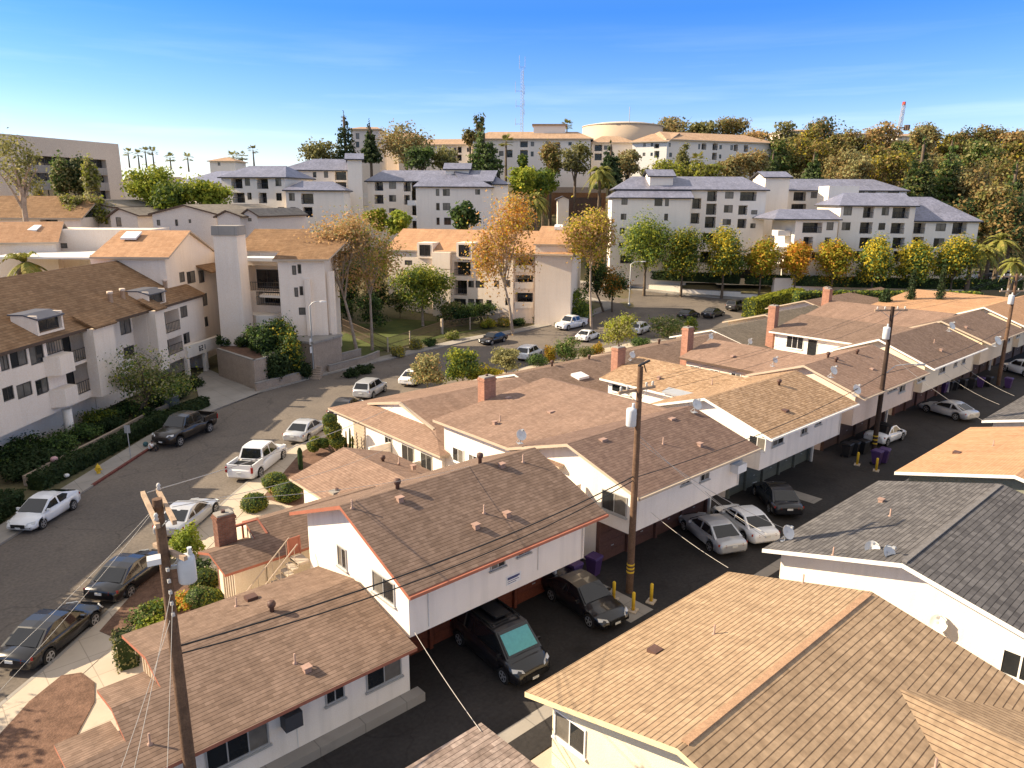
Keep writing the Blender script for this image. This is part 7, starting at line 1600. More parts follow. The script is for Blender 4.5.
def vehicle(kind, col, label, loc, head, cat='car', name='parked_car', lift=0, top=None, shade=False, rack=False, plate=True):
    L, Wd, Hh, wb, fo, wr, hz, bz, xA, xB, xC, xD, dz = KIND[kind]
    hw = Wd / 2; t = thing(name, label, cat, loc, math.atan2(head[1], head[0])); pm = paint(*col) if isinstance(col, tuple) else PAINT[col]
    X = lambda x: L / 2 - x            # x measured from the nose backwards; forward is +X
    gb = .24 + lift; x1, x2 = fo, fo + wb; A = wr * 1.18
    st = [(0, gb + .14, hz - .38, .78), (.12, gb + .02, hz - .22, .9), (.4, gb, hz - .10, .97)]
    def arch(xc): return [(xc - A, gb), (xc - A * .98, gb + wr * .55), (xc - A * .6, gb + wr * 1.12), (xc, gb + wr * 1.36), (xc + A * .6, gb + wr * 1.12), (xc + A * .98, gb + wr * .55), (xc + A, gb)]
    def topz(x):
        if x < xA: return hz - .10 + .12 * min(1, x / xA)
        if x > xD: return dz - .06 * (x - xD)
        return bz + (dz - bz) * max(0, (x - xA) / (xD - xA))
    for xc in (x1, x2):
        for x, zb in arch(xc): st.append((x, zb, topz(x), 1.0))
    st += [(x1 + wb * .5, gb - .02, topz(x1 + wb * .5), 1.0), (xA, gb, topz(xA), 1.0), (L - .3, gb + .02, topz(L - .3), .97), (L - .08, gb + .08, topz(L - .08) - .05, .92), (L, gb + .2, topz(L) - .16, .84)]
    st = sorted({round(s[0], 3): s for s in st}.values())
    st2 = []
    for s in st:
        if x1 - A < s[0] < x1 + A or x2 - A < s[0] < x2 + A:
            if s not in st: continue
        st2.append(s)
    bed = kind == 'pickup'; zbed = .95 + lift
    b = MB(); rings = []
    for x, zb, zt, k in st2:
        zt += lift if not False else 0
        if bed and x > xD + .06 and x < L - .1: zt = zbed
        w_ = hw * k; zs = zt - .09
        rings.append([Vector((X(x), y, z)) for y, z in ((-w_ * .9, zb), (-w_ * .99, zb + .1), (-w_, (zb + zs) / 2 + .05), (-w_ * .965, zs), (-w_ * .8, zt), (0, zt + .035), (w_ * .8, zt), (w_ * .965, zs), (w_, (zb + zs) / 2 + .05), (w_ * .99, zb + .1), (w_ * .9, zb))])
    b._rings(rings)
    bz_, rz = bz + lift - .02, Hh + lift
    # greenhouse shell
    yb, yt = hw * .94, hw * .74
    if kind == 'van': yt = hw * .84
    def P(x, y, z): return Vector((X(x), y, z))
    dzz = dz + lift - .03
    m0, m1 = xB + (xC - xB) * .33, xB + (xC - xB) * .7
    for s in (1, -1):
        q = [P(xA, yb * s, bz_), P(xB, yt * s, rz - .05), P(m0, yt * s, rz), P(m1, yt * s, rz), P(xC, yt * s, rz - .06), P(xD, yb * s, dzz)]
        b.poly(q if s < 0 else q[::-1])
    b.m = 1 if top else 0; old = b.smooth; b.smooth = False
    xs = [(xA, yb, bz_), (xB, yt, rz - .05), (m0, yt, rz), (m1, yt, rz), (xC, yt, rz - .06), (xD, yb, dzz)]
    for k in range(5):
        (a, ya, za), (c, yc, zc_) = xs[k], xs[k + 1]; b.m = 1 if top and 1 <= k <= 4 else 0
        b.poly([P(a, -ya, za), P(a, 0, za + (.03 if 0 < k < 5 else 0)), P(c, 0, zc_ + (.03 if k < 4 else 0)), P(c, -yc, zc_)][::-1]); b.poly([P(a, 0, za + (.03 if 0 < k < 5 else 0)), P(a, ya, za), P(c, yc, zc_), P(c, 0, zc_ + (.03 if k < 4 else 0))][::-1])
    body = b.build('body', [pm, M[top] if top else pm], t)
    def glass(nm, q, mg, mt='carglass', inset=.06):
        c = sum(q, Vector()) / len(q); q = [p + (c - p).normalized() * min(inset, (c - p).length * .3) for p in q]
        n = (q[1] - q[0]).cross(q[2] - q[0]).normalized()
        if n.dot(c - Vector((0, 0, bz_ - .3))) < 0: n = -n
        g = MB(); q2 = [p + n * mg for p in q]
        nn = (q2[1] - q2[0]).cross(q2[2] - q2[0])
        if nn.dot(n) < 0: q2.reverse()
        g.extr([p - n * .004 for p in q2], n * .005) if False else g.poly(q2)
        k_ = len(q2)
        for i in range(k_): g.poly([q2[i] - n * mg * 1.5, q2[(i + 1) % k_] - n * mg * 1.5, q2[(i + 1) % k_], q2[i]])
        return g.build(nm, M[mt], t)
    ws = glass('windscreen', [P(xA + .03, -yb * .96, bz_ + .03), P(xA + .03, yb * .96, bz_ + .03), P(xB, yt * .97, rz - .05), P(xB, -yt * .97, rz - .05)], .012 + .03)
    if shade:
        lo = [P(xA + .03, y * yb * .82, bz_ + .03) for y in (-1, 1)]; hi = [P(xB, y * yt * .86, rz - .05) for y in (-1, 1)]
        g = MB(); q = [lo[0].lerp(hi[0], .1), lo[1].lerp(hi[1], .1), lo[1].lerp(hi[1], .86), lo[0].lerp(hi[0], .86)]; n = (q[1] - q[0]).cross(q[2] - q[0]).normalized(); n = n if n.x > 0 else -n
        g.poly([p + n * .058 for p in q]); g.build('sun_shade', mat('teal_sunshade', (.10, .36, .36), .4, .1, 8, spec=.5), ws)
    if kind != 'van': glass('rear_window', [P(xC + .02, -yt * .94, rz - .09), P(xC + .02, yt * .94, rz - .09), P(xD - .05, yb * .88, dzz + .02), P(xD - .05, -yb * .88, dzz + .02)], .04)
    bp = xB + (xC - xB) * (.45 if kind not in ('coupe', 'beetle') else .8)
    for s in (1, -1):
        def S(x, f): z0_, z1_ = bz_ + .05, rz - .07; y = (yb + (yt - yb) * f) * s; return P(x, y, z0_ + (z1_ - z0_) * f)
        glass('side_window', [S(xA + .22, 0.02), S(xB + .06, .97), S(bp - .03, .97), S(bp - .03, 0.02)], .012, inset=.03)
        if kind != 'van':
            xe = xC + (xD - xC) * .12
            glass('side_window', [S(bp + .05, .02), S(bp + .05, .97), S(xC - .03, .95), S(xC + (xD - xC) * (.62 if kind != 'suv' else .5), .1)], .012, inset=.03)
        else:
            glass('side_window', [S(bp + .1, .05), S(bp + .1, .95), S(bp + 1.2, .95), S(bp + 1.2, .05)], .012, inset=.03)
        mi = MB(); mi.obox(P(xA + .35, s * (yb + .02), bz_ + .02), (-.1, 0, 0), (0, s * .2, 0), (0, 0, .14)); mi.build('mirror', pm if not top else M['carblack'], t)
        for nm, xc in (('wheel', x1), ('wheel', x2)):
            w = MB(); y0 = s * (hw - .2); y1 = s * (hw - .005); w.tube([P(xc, y0, wr), P(xc, y1, wr)], wr, 20); wh = w.build('wheel', M['tyre'], t)
            r_ = MB(); r_.tube([P(xc, y1 - s * .01, wr), P(xc, y1 + s * .010, wr)], wr * .68, 16); rim = r_.build('rim', M['carblack'], wh)
            h_ = MB(); c0 = P(xc, y1 + s * .012, wr); h_.tube([c0, c0 + Vector((0, s * .012, 0))], wr * .17, 10)
            for k in range(5):
                a = k * 1.2566 + .3; dv = Vector((math.cos(a), 0, math.sin(a))); sv = Vector((-math.sin(a), 0, math.cos(a))) * wr * .1
                h_.obox(c0 - sv, dv * wr * .68, sv * 2, Vector((0, s * .010, 0)))
            ro = [c0 + Vector((math.cos(q * .3927) * wr * .70, 0, math.sin(q * .3927) * wr * .70)) for q in range(16)]; ri = [c0 + (p_ - c0) * .84 for p_ in ro]; up_ = Vector((0, s * .009, 0))
            for q in range(16): h_.poly([ro[q] + up_, ro[(q + 1) % 16] + up_, ri[(q + 1) % 16] + up_, ri[q] + up_])
            h_.build('spoke', M['rim'], rim)
        hl_ = MB(); zf = hz - .3 + lift; hl_.extr([P(.05, s * hw * .50, zf), P(.30, s * hw * .955, zf + .03), P(.42, s * hw * .93, zf + .16), P(.14, s * hw * .56, zf + .12)], (.03, s * .03, .03)); hl_.build('headlight', M['headlight'], t)
        tl = MB(); zr = dz - .28 + lift
        if bed: tl.box(X(L) - .02, X(L - .12), s * hw * .93 - .06 * s, s * hw * .93 + .05 * s, zr - .1, zr + .3)
        else: tl.extr([P(L - .02, s * hw * .52, zr), P(L - .22, s * hw * .97, zr + .02), P(L - .24, s * hw * .955, zr + .15), P(L - .05, s * hw * .52, zr + .13)], (-.035, s * .035, .012))
        tl.build('tail_light', M['taillight'], t)
    g = MB(); g.box(X(0) - .02, X(-.02), -hw * .48, hw * .48, gb + .17, gb + .38); g.build('grille', M['carblack'], t)
    if plate:
        g = MB(); g.box(X(L) - .03, X(L) + .02, -.17, .17, gb + .42, gb + .54); g.build('number_plate', M['plate'], t)
        g = MB(); g.box(X(-.02), X(-.035), -.16, .16, gb + .12, gb + .23); g.build('number_plate', M['plate'], t)
    if bed:
        g = MB(); zt = 1.28 + lift; xs0, xs1 = xD + .08, L - .06
        for s in (1, -1): g.obox(P(xs0, s * hw * .965, zbed - .12), (X(xs1) - X(xs0), 0, 0), (0, -s * .1, 0), (0, 0, zt - zbed + .12))
        g.obox(P(xs1, -hw * .96, zbed - .2), (.08, 0, 0), (0, hw * 1.92, 0), (0, 0, zt - zbed + .2)); g.build('bed_side', pm, t)
        g = MB(); g.box(X(xs1 - .1), X(xs0), -hw * .86, hw * .86, zbed + .03, zbed + .05); g.build('bed_liner', M['carblack'], t)
    if rack:
        g = MB()
        for x in (2.0, 3.6): g.box(X(x) - .03, X(x) + .03, -hw * .72, hw * .72, rz + .08, rz + .12)
        for s in (1, -1): g.box(X(4.6), X(1.9), s * hw * .72 - .02, s * hw * .72 + .02, rz + .02, rz + .08)
        g.box(X(4.4), X(2.2), -.35, .35, rz + .12, rz + .2); g.build('roof_rack', M['carblack'], t)
    return t
def carw(kind, col, label, fpx, rpx, **k):           # from the ground points of the two visible wheels
    a, b = GT(*fpx), GT(*rpx); h = (a - b); h.z = 0; h.normalize(); m = (a + b) / 2; s = Vector((-h.y, h.x, 0)); v = m - CP
    if s.dot(v) < 0: s = -s
    L, Wd, Hh, wb, fo = KIND[kind][:5]; c = m + s * (Wd / 2 - .12) + h * (fo + wb / 2 - L / 2); c.z = HW(c) + (.02 if 'alley' not in k else .02)
    k.pop('alley', None)
    return vehicle(kind, col, label, c, h, **k)
WHITE, SILV, BLK, GREY, DKB = ('white', (.78, .78, .78)), ('silver', (.50, .51, .53), .35, .3), ('black', (.008, .008, .010)), ('dark_grey', (.045, .043, .045), .2), ('brown_black', (.022, .017, .014), .2)
SK = 'cars parked along the kerb'
x_ = 0

def kerbcar(*a, **k):
    o = carw(*a, **k); o['group'] = SK; return o
kerbcar('hatch', WHITE, 'white hatchback parked on the shaded left kerb facing the camera', (42.5, 529), (73, 510))
kerbcar('pickup', DKB, 'dark lifted pickup truck parked on the shaded kerb', (181, 446), (208.5, 433), cat='pickup truck', name='pickup_truck', lift=.18)
kerbcar('sedan', BLK, 'glossy black sedan at the lower left with its shadow on the pavement', (92, 628), (51, 662))
kerbcar('sedan', BLK, 'black sedan parked half behind the tall dark pole', (163, 571), (131, 597))
kerbcar('coupe', SILV, 'pale silver car parked behind the pole crossarm', (211, 517), (195, 531))
kerbcar('pickup', WHITE, 'white crew cab pickup with dark bed on the sunny side of the street', (282, 460.5), (260.5, 477.5), cat='pickup truck', name='pickup_truck')
kerbcar('sedan', SILV, 'silver sedan parked by the topiary balls', (325, 431), (307, 443))
kerbcar('sedan', GREY, 'dark grey sedan parked between the silver sedan and the silver suv', (363, 408), (347, 420))
kerbcar('suv', SILV, 'silver suv parked ahead of the dark grey sedan', (386, 391), (371, 400), cat='suv')
kerbcar('sedan', WHITE, 'white sedan parked in front of the grey olive garden tree', (431, 378), (413, 388))
kerbcar('suv', WHITE, 'white suv parked behind the clipped low green shrub', (544, 355), (527, 363), cat='suv')
kerbcar('sedan', BLK, 'black car parked beside the golden shrubs of the far pavement', (489, 346), (506, 341.5))
kerbcar('pickup', WHITE, 'white pickup parked at the far bend facing the camera', (567, 331), (584, 327), cat='pickup truck', name='pickup_truck')
kerbcar('sedan', WHITE, 'white car half hidden behind the orange bush', (600, 338), (586, 343))
kerbcar('suv', WHITE, 'white car half hidden between the two large olive trees', (651, 331), (639, 336))
kerbcar('sedan', BLK, 'black car behind the wide olive tree by the junction', (699, 317), (687, 321))
kerbcar('sedan', GREY, 'dark sedan parked at the junction left of the dark suv', (724, 315.5), (711, 319.5))
kerbcar('suv', GREY, 'dark suv parked beside the clipped yellow green hedge', (745, 308), (735, 312.5), cat='suv')
AK = 'cars parked at the garages in the alley'
def alleycar(*a, **k):
    o = carw(*a, **k); o['group'] = AK; return o
alleycar('van', BLK, 'black van with teal sunshade and roof rack in the shaded alley', (503, 681), (463, 647), cat='van', name='parked_van', shade=True, rack=True)
alleycar('sedan', BLK, 'black sedan parked under the white overhang by the purple bins', (590, 627), (553, 601))
alleycar('sedan', SILV, 'silver sedan nosed under the overhang, left of the white one', (681, 528), (715, 556))
alleycar('sedan', WHITE, 'white sedan nosed under the overhang, right of the silver one', (717, 521), (745, 543))
alleycar('sedan', ('navy_black', (.012, .014, .02), .2), 'dark sedan with red tail lights in front of the grey green garages', (754, 494), (772, 516))
alleycar('beetle', WHITE, 'small white convertible with black top beside the second dark pole', (901, 440.5), (886, 446.5), top='carblack')
alleycar('coupe', SILV, 'long silver coupe parked across the alley beyond the convertible', (925, 412), (957, 421))
alleycar('suv', WHITE, 'white suv at the far end of the alley by the right edge', (1006, 372), (1024, 377), cat='suv')
for i, (px, py, c, k) in enumerate([(958, 279, SILV, 'sedan'), (968, 284, WHITE, 'suv'), (976, 279, SILV, 'suv'), (988, 277, GREY, 'sedan'), (995, 283, WHITE, 'sedan'), (1008, 278, SILV, 'sedan'), (946, 283, GREY, 'suv')]):
    p = GT(px, py); o = vehicle(k, c, ['far silver sedan below the palm trunks', 'far white suv in the row below the palms', 'far silver suv beside the white one below the palms', 'far dark sedan at the right below the palms', 'far white sedan in the lot by the last pole', 'far silver car at the right edge beyond the last pole', 'far dark suv leftmost below the palms'][i], p, (RT * .5 + FW0 * .85), cat='car' if k == 'sedan' else 'suv', plate=False); o['group'] = 'cars in the far lot below the palms'

# ------------------------------------------------------------------ poles, wires, lamps
def barrel(b, c, r, h):
    b.lathe(c, [(r * .9, 0), (r, .05), (r, h - .08), (r * .92, h), (r * .3, h + .04)], 14); b.lathe(Vector(c) + Vector((r * .5, 0, h)), [(.06, 0), (.08, .08), (.05, .16), (.07, .24)], 8)
def pole(label, base, h, r, m, arms, trans=None, lean=(0, 0)):
    t = thing('utility_pole', label, 'utility pole', base); b = MB(); b.tube([(0, 0, -.3), (lean[0] * .5, lean[1] * .5, h * .5), (lean[0], lean[1], h)], [r * 1.15, r, r * .78], 14); b.build('shaft', M[m], t)
    for z, ang, L, off, ins in arms:
        c = Vector((lean[0] * z / h, lean[1] * z / h, z)); d = Vector((math.cos(ang), math.sin(ang), 0)); s = Vector((-d.y, d.x, 0)); a = MB(); c2 = c + s * off
        a.obox(c2 - d * L / 2 - s * .055 - UP0 * .06, d * L, s * .11, UP0 * .13); ar = a.build('crossarm', M['wood_arm'], t)
        i_ = MB()
        for q in ins: i_.lathe(c2 + d * q + UP0 * .07, [(.03, 0), (.07, .05), (.04, .1), (.065, .15), (.03, .22)], 8)
        if ins: i_.build('insulator', M['insulator'], ar)
        q = MB(); q.tube([c2 + d * L * .3 - UP0 * .05, c + UP0 * -.6], .02, 4); q.tube([c2 - d * L * .3 - UP0 * .05, c + UP0 * -.6], .02, 4); q.build('brace', M['metal_grey'], ar)
    for tr in trans or []:
        b = MB(); barrel(b, tr[0], tr[1], tr[2]); x = b.build('transformer', M['transformer'], t); q = MB(); c = Vector(tr[0]); q.obox((0, -.05, c.z + tr[2] * .6), (c.x, c.y, 0), (0, .1, 0), (0, 0, .1)); q.build('bracket', M['metal_grey'], x)
    return t
A1 = math.atan2(-.85, .52)
P1 = Vector((5.2, 20.25, 0)); P2 = Vector((26.3, 20.4, 0)); P3 = Vector((57.0, 21.2, 0)); P4 = Vector((89.1, 21.5, 0))
p1 = pole('nearest tall dark utility pole with double pale crossarm and transformer at lower left', P1, 11.0, .17, 'wood_pole', [(10.75, R(-98), 2.6, .2, (-1.1,)), (10.75, R(-98), 2.6, -.2, (1.1,)), (9.35, R(-75), 1.5, .18, ())], [((.5, -.2, 8.4), .25, .78)])
b = MB(); b.obox((-.5, -.2, 9.2), (.34, -.07, 0), (.06, .2, .06), (0, 0, .17)); b.tube([(0, 0, 9.3), (-.2, -.1, 9.3)], .04, 5); b.build('flood_light', M['frame_white'], p1)
for k in range(5): b = MB(); b.cbox((.0, -.19, 8.9 - k * .35), .08, .1, .1); b.build('cable_bracket', M['insulator'], p1)
p2 = pole('brown utility pole with grey transformer in front of the dark brown roof', P2, 11.55, .16, 'wood_pole', [(10.4, R(-8), 2.3, .17, (-1.0, -.6, .6, 1.0))], [((-.44, .05, 8.75), .24, .85)])
b = MB(); b.obox((-.1, -.02, 11.55), (.9, .1, .1), (0, .1, 0), (0, 0, .08)); b.tube([(.25, .0, 11.6), (.5, .05, 11.2)], .03, 5); b.build('fibre_arm', M['carblack'], p2)
p3 = pole('dark utility pole with street light arm beside the purple and black bins', P3, 11.4, .17, 'wood_pole_dark', [(11.1, R(-35), 2.6, .17, (-1.1, -.5, .5, 1.1))], [((-.46, .05, 9.0), .25, .9)])
b = MB(); b.tube([(0, 0, 6.2), (.7, -.5, 6.9), (1.6, -1.1, 7.0), (2.1, -1.5, 6.95)], .035, 6); b.obox((1.95, -1.52, 6.88), (.6, -.42, 0), (.12, .16, 0), (0, 0, .13)); b.build('street_light', M['metal_grey'], p3)
p4 = pole('farthest utility pole at the right edge with two crossarms', P4, 11.8, .18, 'wood_pole', [(11.5, R(-35), 3.0, .17, (-1.3, -.6, .6, 1.3)), (10.0, R(-35), 3.0, .17, (-1.3, -.6, .6, 1.3))], [((-.45, .05, 8.7), .27, .95)])
for p, hs_ in ((p2, (1.1, 1.3, 1.5)), (p3, (.7, 1.0, 1.3))):
    b = MB()
    for z in hs_: b.lathe((0, 0, z), [(.192, 0), (.192, .09)], 14)
    b.build('marker_band', M['yellow'], p)
def wire(label, a, c, sag, r=.014, m='black_wire', cat='cable', grp='overhead cables between the poles and houses', name='cable'):
    a, c = Vector(a), Vector(c); n = 14; b = MB(); b.tube([a.lerp(c, k / n) - UP0 * sag * 4 * (k / n) * (1 - k / n) for k in range(n + 1)], r, 5); tag(b.build(name, M[m], None, a), label, cat, grp)
Z = UP0
wire('thick black cable from the near dark pole along the alley, upper of two', P1 + Z * 6.4, P2 + Z * 6.2, .55, .03)
wire('thick black cable from the near dark pole along the alley, lower of two', P1 + Z * 6.15, P2 + Z * 6.0, .75, .025)
wire('black cable running on from the brown pole to the pole with street light', P2 + Z * 6.1, P3 + Z * 6.3, .6, .022)
wire('black cable from the pole with street light to the farthest pole', P3 + Z * 6.3, P4 + Z * 6.3, .6, .022)
for k, (dz_, dy) in enumerate(((11.0, .9), (11.0, -.9), (10.6, .5))):
    wire(['high thin wire between brown pole and street light pole, street side', 'high thin wire between brown pole and street light pole, alley side', 'high thin wire between brown pole and street light pole, middle'][k], P2 + Vector((0, dy, 10.5)), P3 + Vector((0, dy, 11.2)), .4, .008)
    wire(['high thin wire between street light pole and farthest pole, street side', 'high thin wire between street light pole and farthest pole, alley side', 'high thin wire between street light pole and farthest pole, middle'][k], P3 + Vector((0, dy, 11.2)), P4 + Vector((0, dy, 11.6)), .4, .008)
wire('pale wire from the double crossarm to the white gabled street house', P1 + Vector((0, .9, 10.9)), (28.4, 43.6, 4.5), .3, .016, 'wire')
wire('second pale wire from the double crossarm over the rose roof', P1 + Vector((.2, -.6, 10.9)), (24, 37, 4.2), .4, .01, 'wire')
wire('thin pale wire from the double crossarm to the long ridge', P1 + Vector((.2, -.2, 10.9)), (20, 25.1, 6.9), .3, .008, 'wire')
for k, (dx, dy, z, ex, ey, ez) in enumerate([(0, -.2, 8.2, 1.0, 13.5, 4), (-.1, -.2, 7.4, .2, 14.5, 3.2), (0, -.25, 7.9, 2.2, 13, 3.4), (-.2, .0, 10.6, -1.0, 21, 5), (-.2, .1, 10.6, -1.6, 22, 5.0)]):
    wire(['white drop wire from the near pole towards the lower left corner, first', 'white drop wire from the near pole towards the lower left corner, second', 'twisted white drop wire from the near pole to the bottom edge', 'thin wire from the crossarm across the mulch bed, left', 'thin wire from the crossarm across the mulch bed, right'][k], P1 + Vector((dx, dy, z)), (ex, ey, ez), .25, .008 if k < 3 else .006, 'wire')
wire('white service cable from the brown pole to the grey roofed house', P2 + Z * 8.3, (30.2, 15.5, 3.5), .25, .012, 'wire')
wire('second white service cable from the brown pole to the grey roofed house', P2 + Z * 8.0, (32, 15.4, 3.4), .35, .013, 'wire')
wire('white cable from the white overhang to the corner of the tan roof', (28.6, 21.05, 3.4), (26.8, 15.4, 3.2), .12, .011, 'wire')
wire('white cable from the dark roofed house to the dish on the grey roof', (33.5, 21.05, 3.2), (30.4, 15.6, 3.6), .15, .014, 'wire')
wire('pale cable from the white overhang corner down to the worn carport', (13.9, 21.0, 2.8), (12.6, 15.4, 2.5), .1, .012, 'wire')
wire('white service cable from the street light pole to the orange tan roof', P3 + Z * 8, (60.0, 15.0, 3.4), .3, .014, 'wire')
wire('white service cable from the cream house across to the pale grey roof', (72, 22.1, 4.2), (66, 15.6, 3.4), .25, .010, 'wire')
wire('second white service cable from the cream house across the alley', (77, 22.1, 4.2), (70, 15.6, 3.4), .25, .010, 'wire')
# street lamps
def lamp(label, base, h, arm, d, m='metal_grey', name='street_lamp', cat='street lamp'):
    t = thing(name, label, cat, base); b = MB(); d = d.normalized(); b.lathe((0, 0, 0), [(.22, 0), (.22, .5), (.12, .55)], 10)
    b.tube([(0, 0, 0), (0, 0, h * .94), d * arm * .25 + Z * h * .985, d * arm * .6 + Z * h, d * arm + Z * h], [.11, .075, .06, .05, .045], 8); b.build('column', M[m], t)
    q = MB(); s = Vector((-d.y, d.x, 0)); q.extr([d * arm * .85 + s * .1 + Z * (h - .06), d * arm * 1.0 + s * .16 + Z * (h - .06), d * (arm + .55) + Z * (h - .05), d * arm - s * .16 + Z * (h - .06), d * arm * .85 - s * .1 + Z * (h - .06)], Z * .14); q.build('lamp_head', M['frame_white'], t); return t
lm = lamp('grey street lamp with curved arm in front of the planter walls', GT(314, 376), 8.2, 1.3, RT, 'metal_grey')
b = MB()
for k in range(2): b.box(-.28, .05, -.03, .03, 2.6 + k * .9, 3.3 + k * .9)
b.build('pole_banner', M['frame_white'], lm)
lamp('grey street lamp at the far street corner', GT(629, 306), 7.6, 2.0, RT, 'metal_grey')
lamp('pale street lamp under the rust orange street tree', GT(803, 288), 6.8, 1.4, RT * -1 + FW0 * .2, 'concrete')
p = GT(816, 289); t = pole('wooden pole with grey boxes among the yellow street trees', p, 11.0, .16, 'wood_arm', [], [((.6, 0, 8.2), .35, 1.0), ((-.7, 0, 7.4), .3, .9)])
# signs, hydrant, cabinet
p = GT(131, 460); t = thing('street_sign', 'thin sign post with small grey plate on the shaded pavement', 'street sign', p); b = MB(); b.tube([(0, 0, 0), (0, 0, 2.7)], .035, 6); b.build('post', M['metal_grey'], t); b = MB(); b.obox(RT * -.22 + Z * 2.1, RT * .44, FW0 * .02, Z * .6); b.build('plate', M['metal_grey'], t)
p = GT(777.5, 296); t = thing('street_sign', 'round red no entry sign near the clipped hedge', 'street sign', p); b = MB(); b.tube([(0, 0, 0), (0, 0, 1.9)], .05, 6); b.build('post', M['metal_grey'], t)
b = MB(); n = 18; b.extr([RT * (.6 * math.cos(k * 6.283 / n)) + Z * (1.9 + .6 * math.sin(k * 6.283 / n)) - FW0 * .06 for k in range(n)], FW0 * .03); pl = b.build('plate', mat('sign_red', (.45, .03, .03), .5), t)
b = MB(); b.obox(RT * -.42 + Z * 1.81 - FW0 * .09, RT * .84, FW0 * .025, Z * .18); b.build('bar', M['frame_white'], pl)
p = GT(99, 475); t = thing('fire_hydrant', 'yellow fire hydrant on the shaded pavement', 'fire hydrant', p)
b = MB(); b.lathe((0, 0, 0), [(.19, 0), (.19, .05), (.13, .07), (.13, .5), (.17, .52), (.17, .57), (.14, .62), (.11, .72), (.04, .78), (.04, .84)], 12); b.build('barrel', M['yellow'], t)
b = MB(); b.tube([RT * -.24 + Z * .42, RT * .24 + Z * .42], .07, 8); b.tube([Z * .4, FW0 * -.22 + Z * .4], .085, 8); b.build('outlet', M['yellow'], t)
p = GT(173, 410); t = thing('utility_cabinet', 'grey green utility cabinet beside the garage driveway', 'cabinet', p); b = MB(); b.cbox((0, 0, 0), 1.0, .8, 1.25, .6); b.build('case', M['garage_green'], t); b = MB(); b.cbox((0, 0, 1.25), 1.08, .88, .07, .6); b.build('lid', M['concrete_grey'], t)
p = GT(67, 479); b = MB(); b.ell((p.x, p.y, p.z + .26), .2, .16, .14, 10, 6); tag(b.build('litter_bag', M['frame_white'], None, p), 'small white litter bag on the pavement beside the hedge', 'bag')
p = G(54, 459, .9); b = MB(); b.ell((p.x, p.y, .9), .26, .2, .2, 10, 6); tag(b.build('litter_bag', mat('pinkish_bag', (.6, .35, .33), .6, .2, 6), None, p), 'pinkish white bag caught in the shrubs by the garden wall', 'bag')
# bollards
for i, (px, py) in enumerate([(613.5, 600), (633, 611), (651, 602), (857, 465), (876, 471)]):
    p = G(px, py); t = thing('bollard', ['yellow bollard on the concrete strip beside the black sedan', 'yellow bollard in its concrete foot, lowest of the three', 'yellow bollard right of the brown pole base', 'yellow bollard in front of the black bins', 'yellow bollard in front of the purple bin'][i], 'bollard', p, 0, 'yellow bollards guarding the poles')
    b = MB(); b.lathe((0, 0, 0), [(.085, 0), (.085, .95), (.05, 1.0)], 10); b.build('post', M['yellow'], t); b = MB(); b.cbox((0, 0, .01), .5, .4, .06, .3); b.build('foot', M['concrete'], t)
# wheeled bins
def bin_(label, p, rz, m, grp):
    t = thing('wheeled_bin', label, 'wheeled bin', p, rz, grp); b = MB()
    lo = [Vector((x * .24, y * .22, .06)) for x, y in ((-1, -1), (1, -1), (1, 1), (-1, 1))]; hi = [Vector((x * .32, y * .33, .98)) for x, y in ((-1, -1), (1, -1), (1, 1), (-1, 1))]; rim = [Vector((p_.x * 1.06, p_.y * 1.06, .98)) for p_ in hi]; rim2 = [Vector((p_.x, p_.y, 1.03)) for p_ in rim]
    b._rings([lo, hi, rim, rim2]); o = b.build('body', M[m], t)
    for q in o.data.polygons: q.use_smooth = False
    b = MB(); b.extr([(-.35, -.36, 1.035), (-.35, .40, 1.06), (-.33, .30, 1.13), (-.33, -.30, 1.11)], (.70, 0, 0)); b.build('lid', M[m], t)
    b = MB(); b.tube([(-.28, .42, 1.0), (.28, .42, 1.0)], .022, 6); b.build('handle', M[m], t)
    for s in (1, -1): b = MB(); b.tube([(s * .25, .26, .11), (s * .31, .26, .11)], .11, 12); b.build('wheel', M['tyre'], t)
    return t
BG = ['wheeled bins between the white houses by the brown pole', 'wheeled bins around the dark pole', 'wheeled bins in the row by the farthest pole']
for i, (x, y, m, lb, g_) in enumerate([(24.9, 22.9, 'bin_purple', 'purple wheeled bin nearest the black sedan', 0), (26.2, 22.7, 'bin_purple', 'second purple wheeled bin by the passage wall', 0), (25.6, 23.5, 'bin_black', 'black wheeled bin behind the two purple ones', 0),
    (54.3, 22.1, 'bin_black', 'leftmost black bin beside the dark pole', 1), (55.1, 21.9, 'bin_black', 'middle black bin beside the dark pole', 1), (55.9, 21.6, 'bin_black', 'black bin touching the dark pole', 1), (54.3, 19.9, 'bin_purple', 'purple bin right of the dark pole, front one', 1), (55.1, 19.7, 'bin_purple', 'purple bin right of the dark pole, rear one', 1),
    (81, 24.2, 'bin_purple', 'purple bin leftmost in the far row', 2), (82, 24.0, 'bin_black', 'black bin second in the far row', 2), (83, 23.8, 'bin_black', 'black bin third in the far row', 2), (84.1, 23.4, 'bin_black', 'black bin fourth in the far row', 2), (85.2, 22.9, 'bin_black', 'black bin fifth in the far row', 2), (86.3, 22.4, 'bin_purple', 'purple bin sixth in the far row', 2), (87.4, 22.0, 'bin_black', 'black bin beside the farthest pole', 2), (88.3, 20.4, 'bin_purple', 'purple bin beyond the farthest pole', 2)]):
    bin_(lb, (x, y, .02), .15 * math.sin(i * 2.1), m, BG[g_])
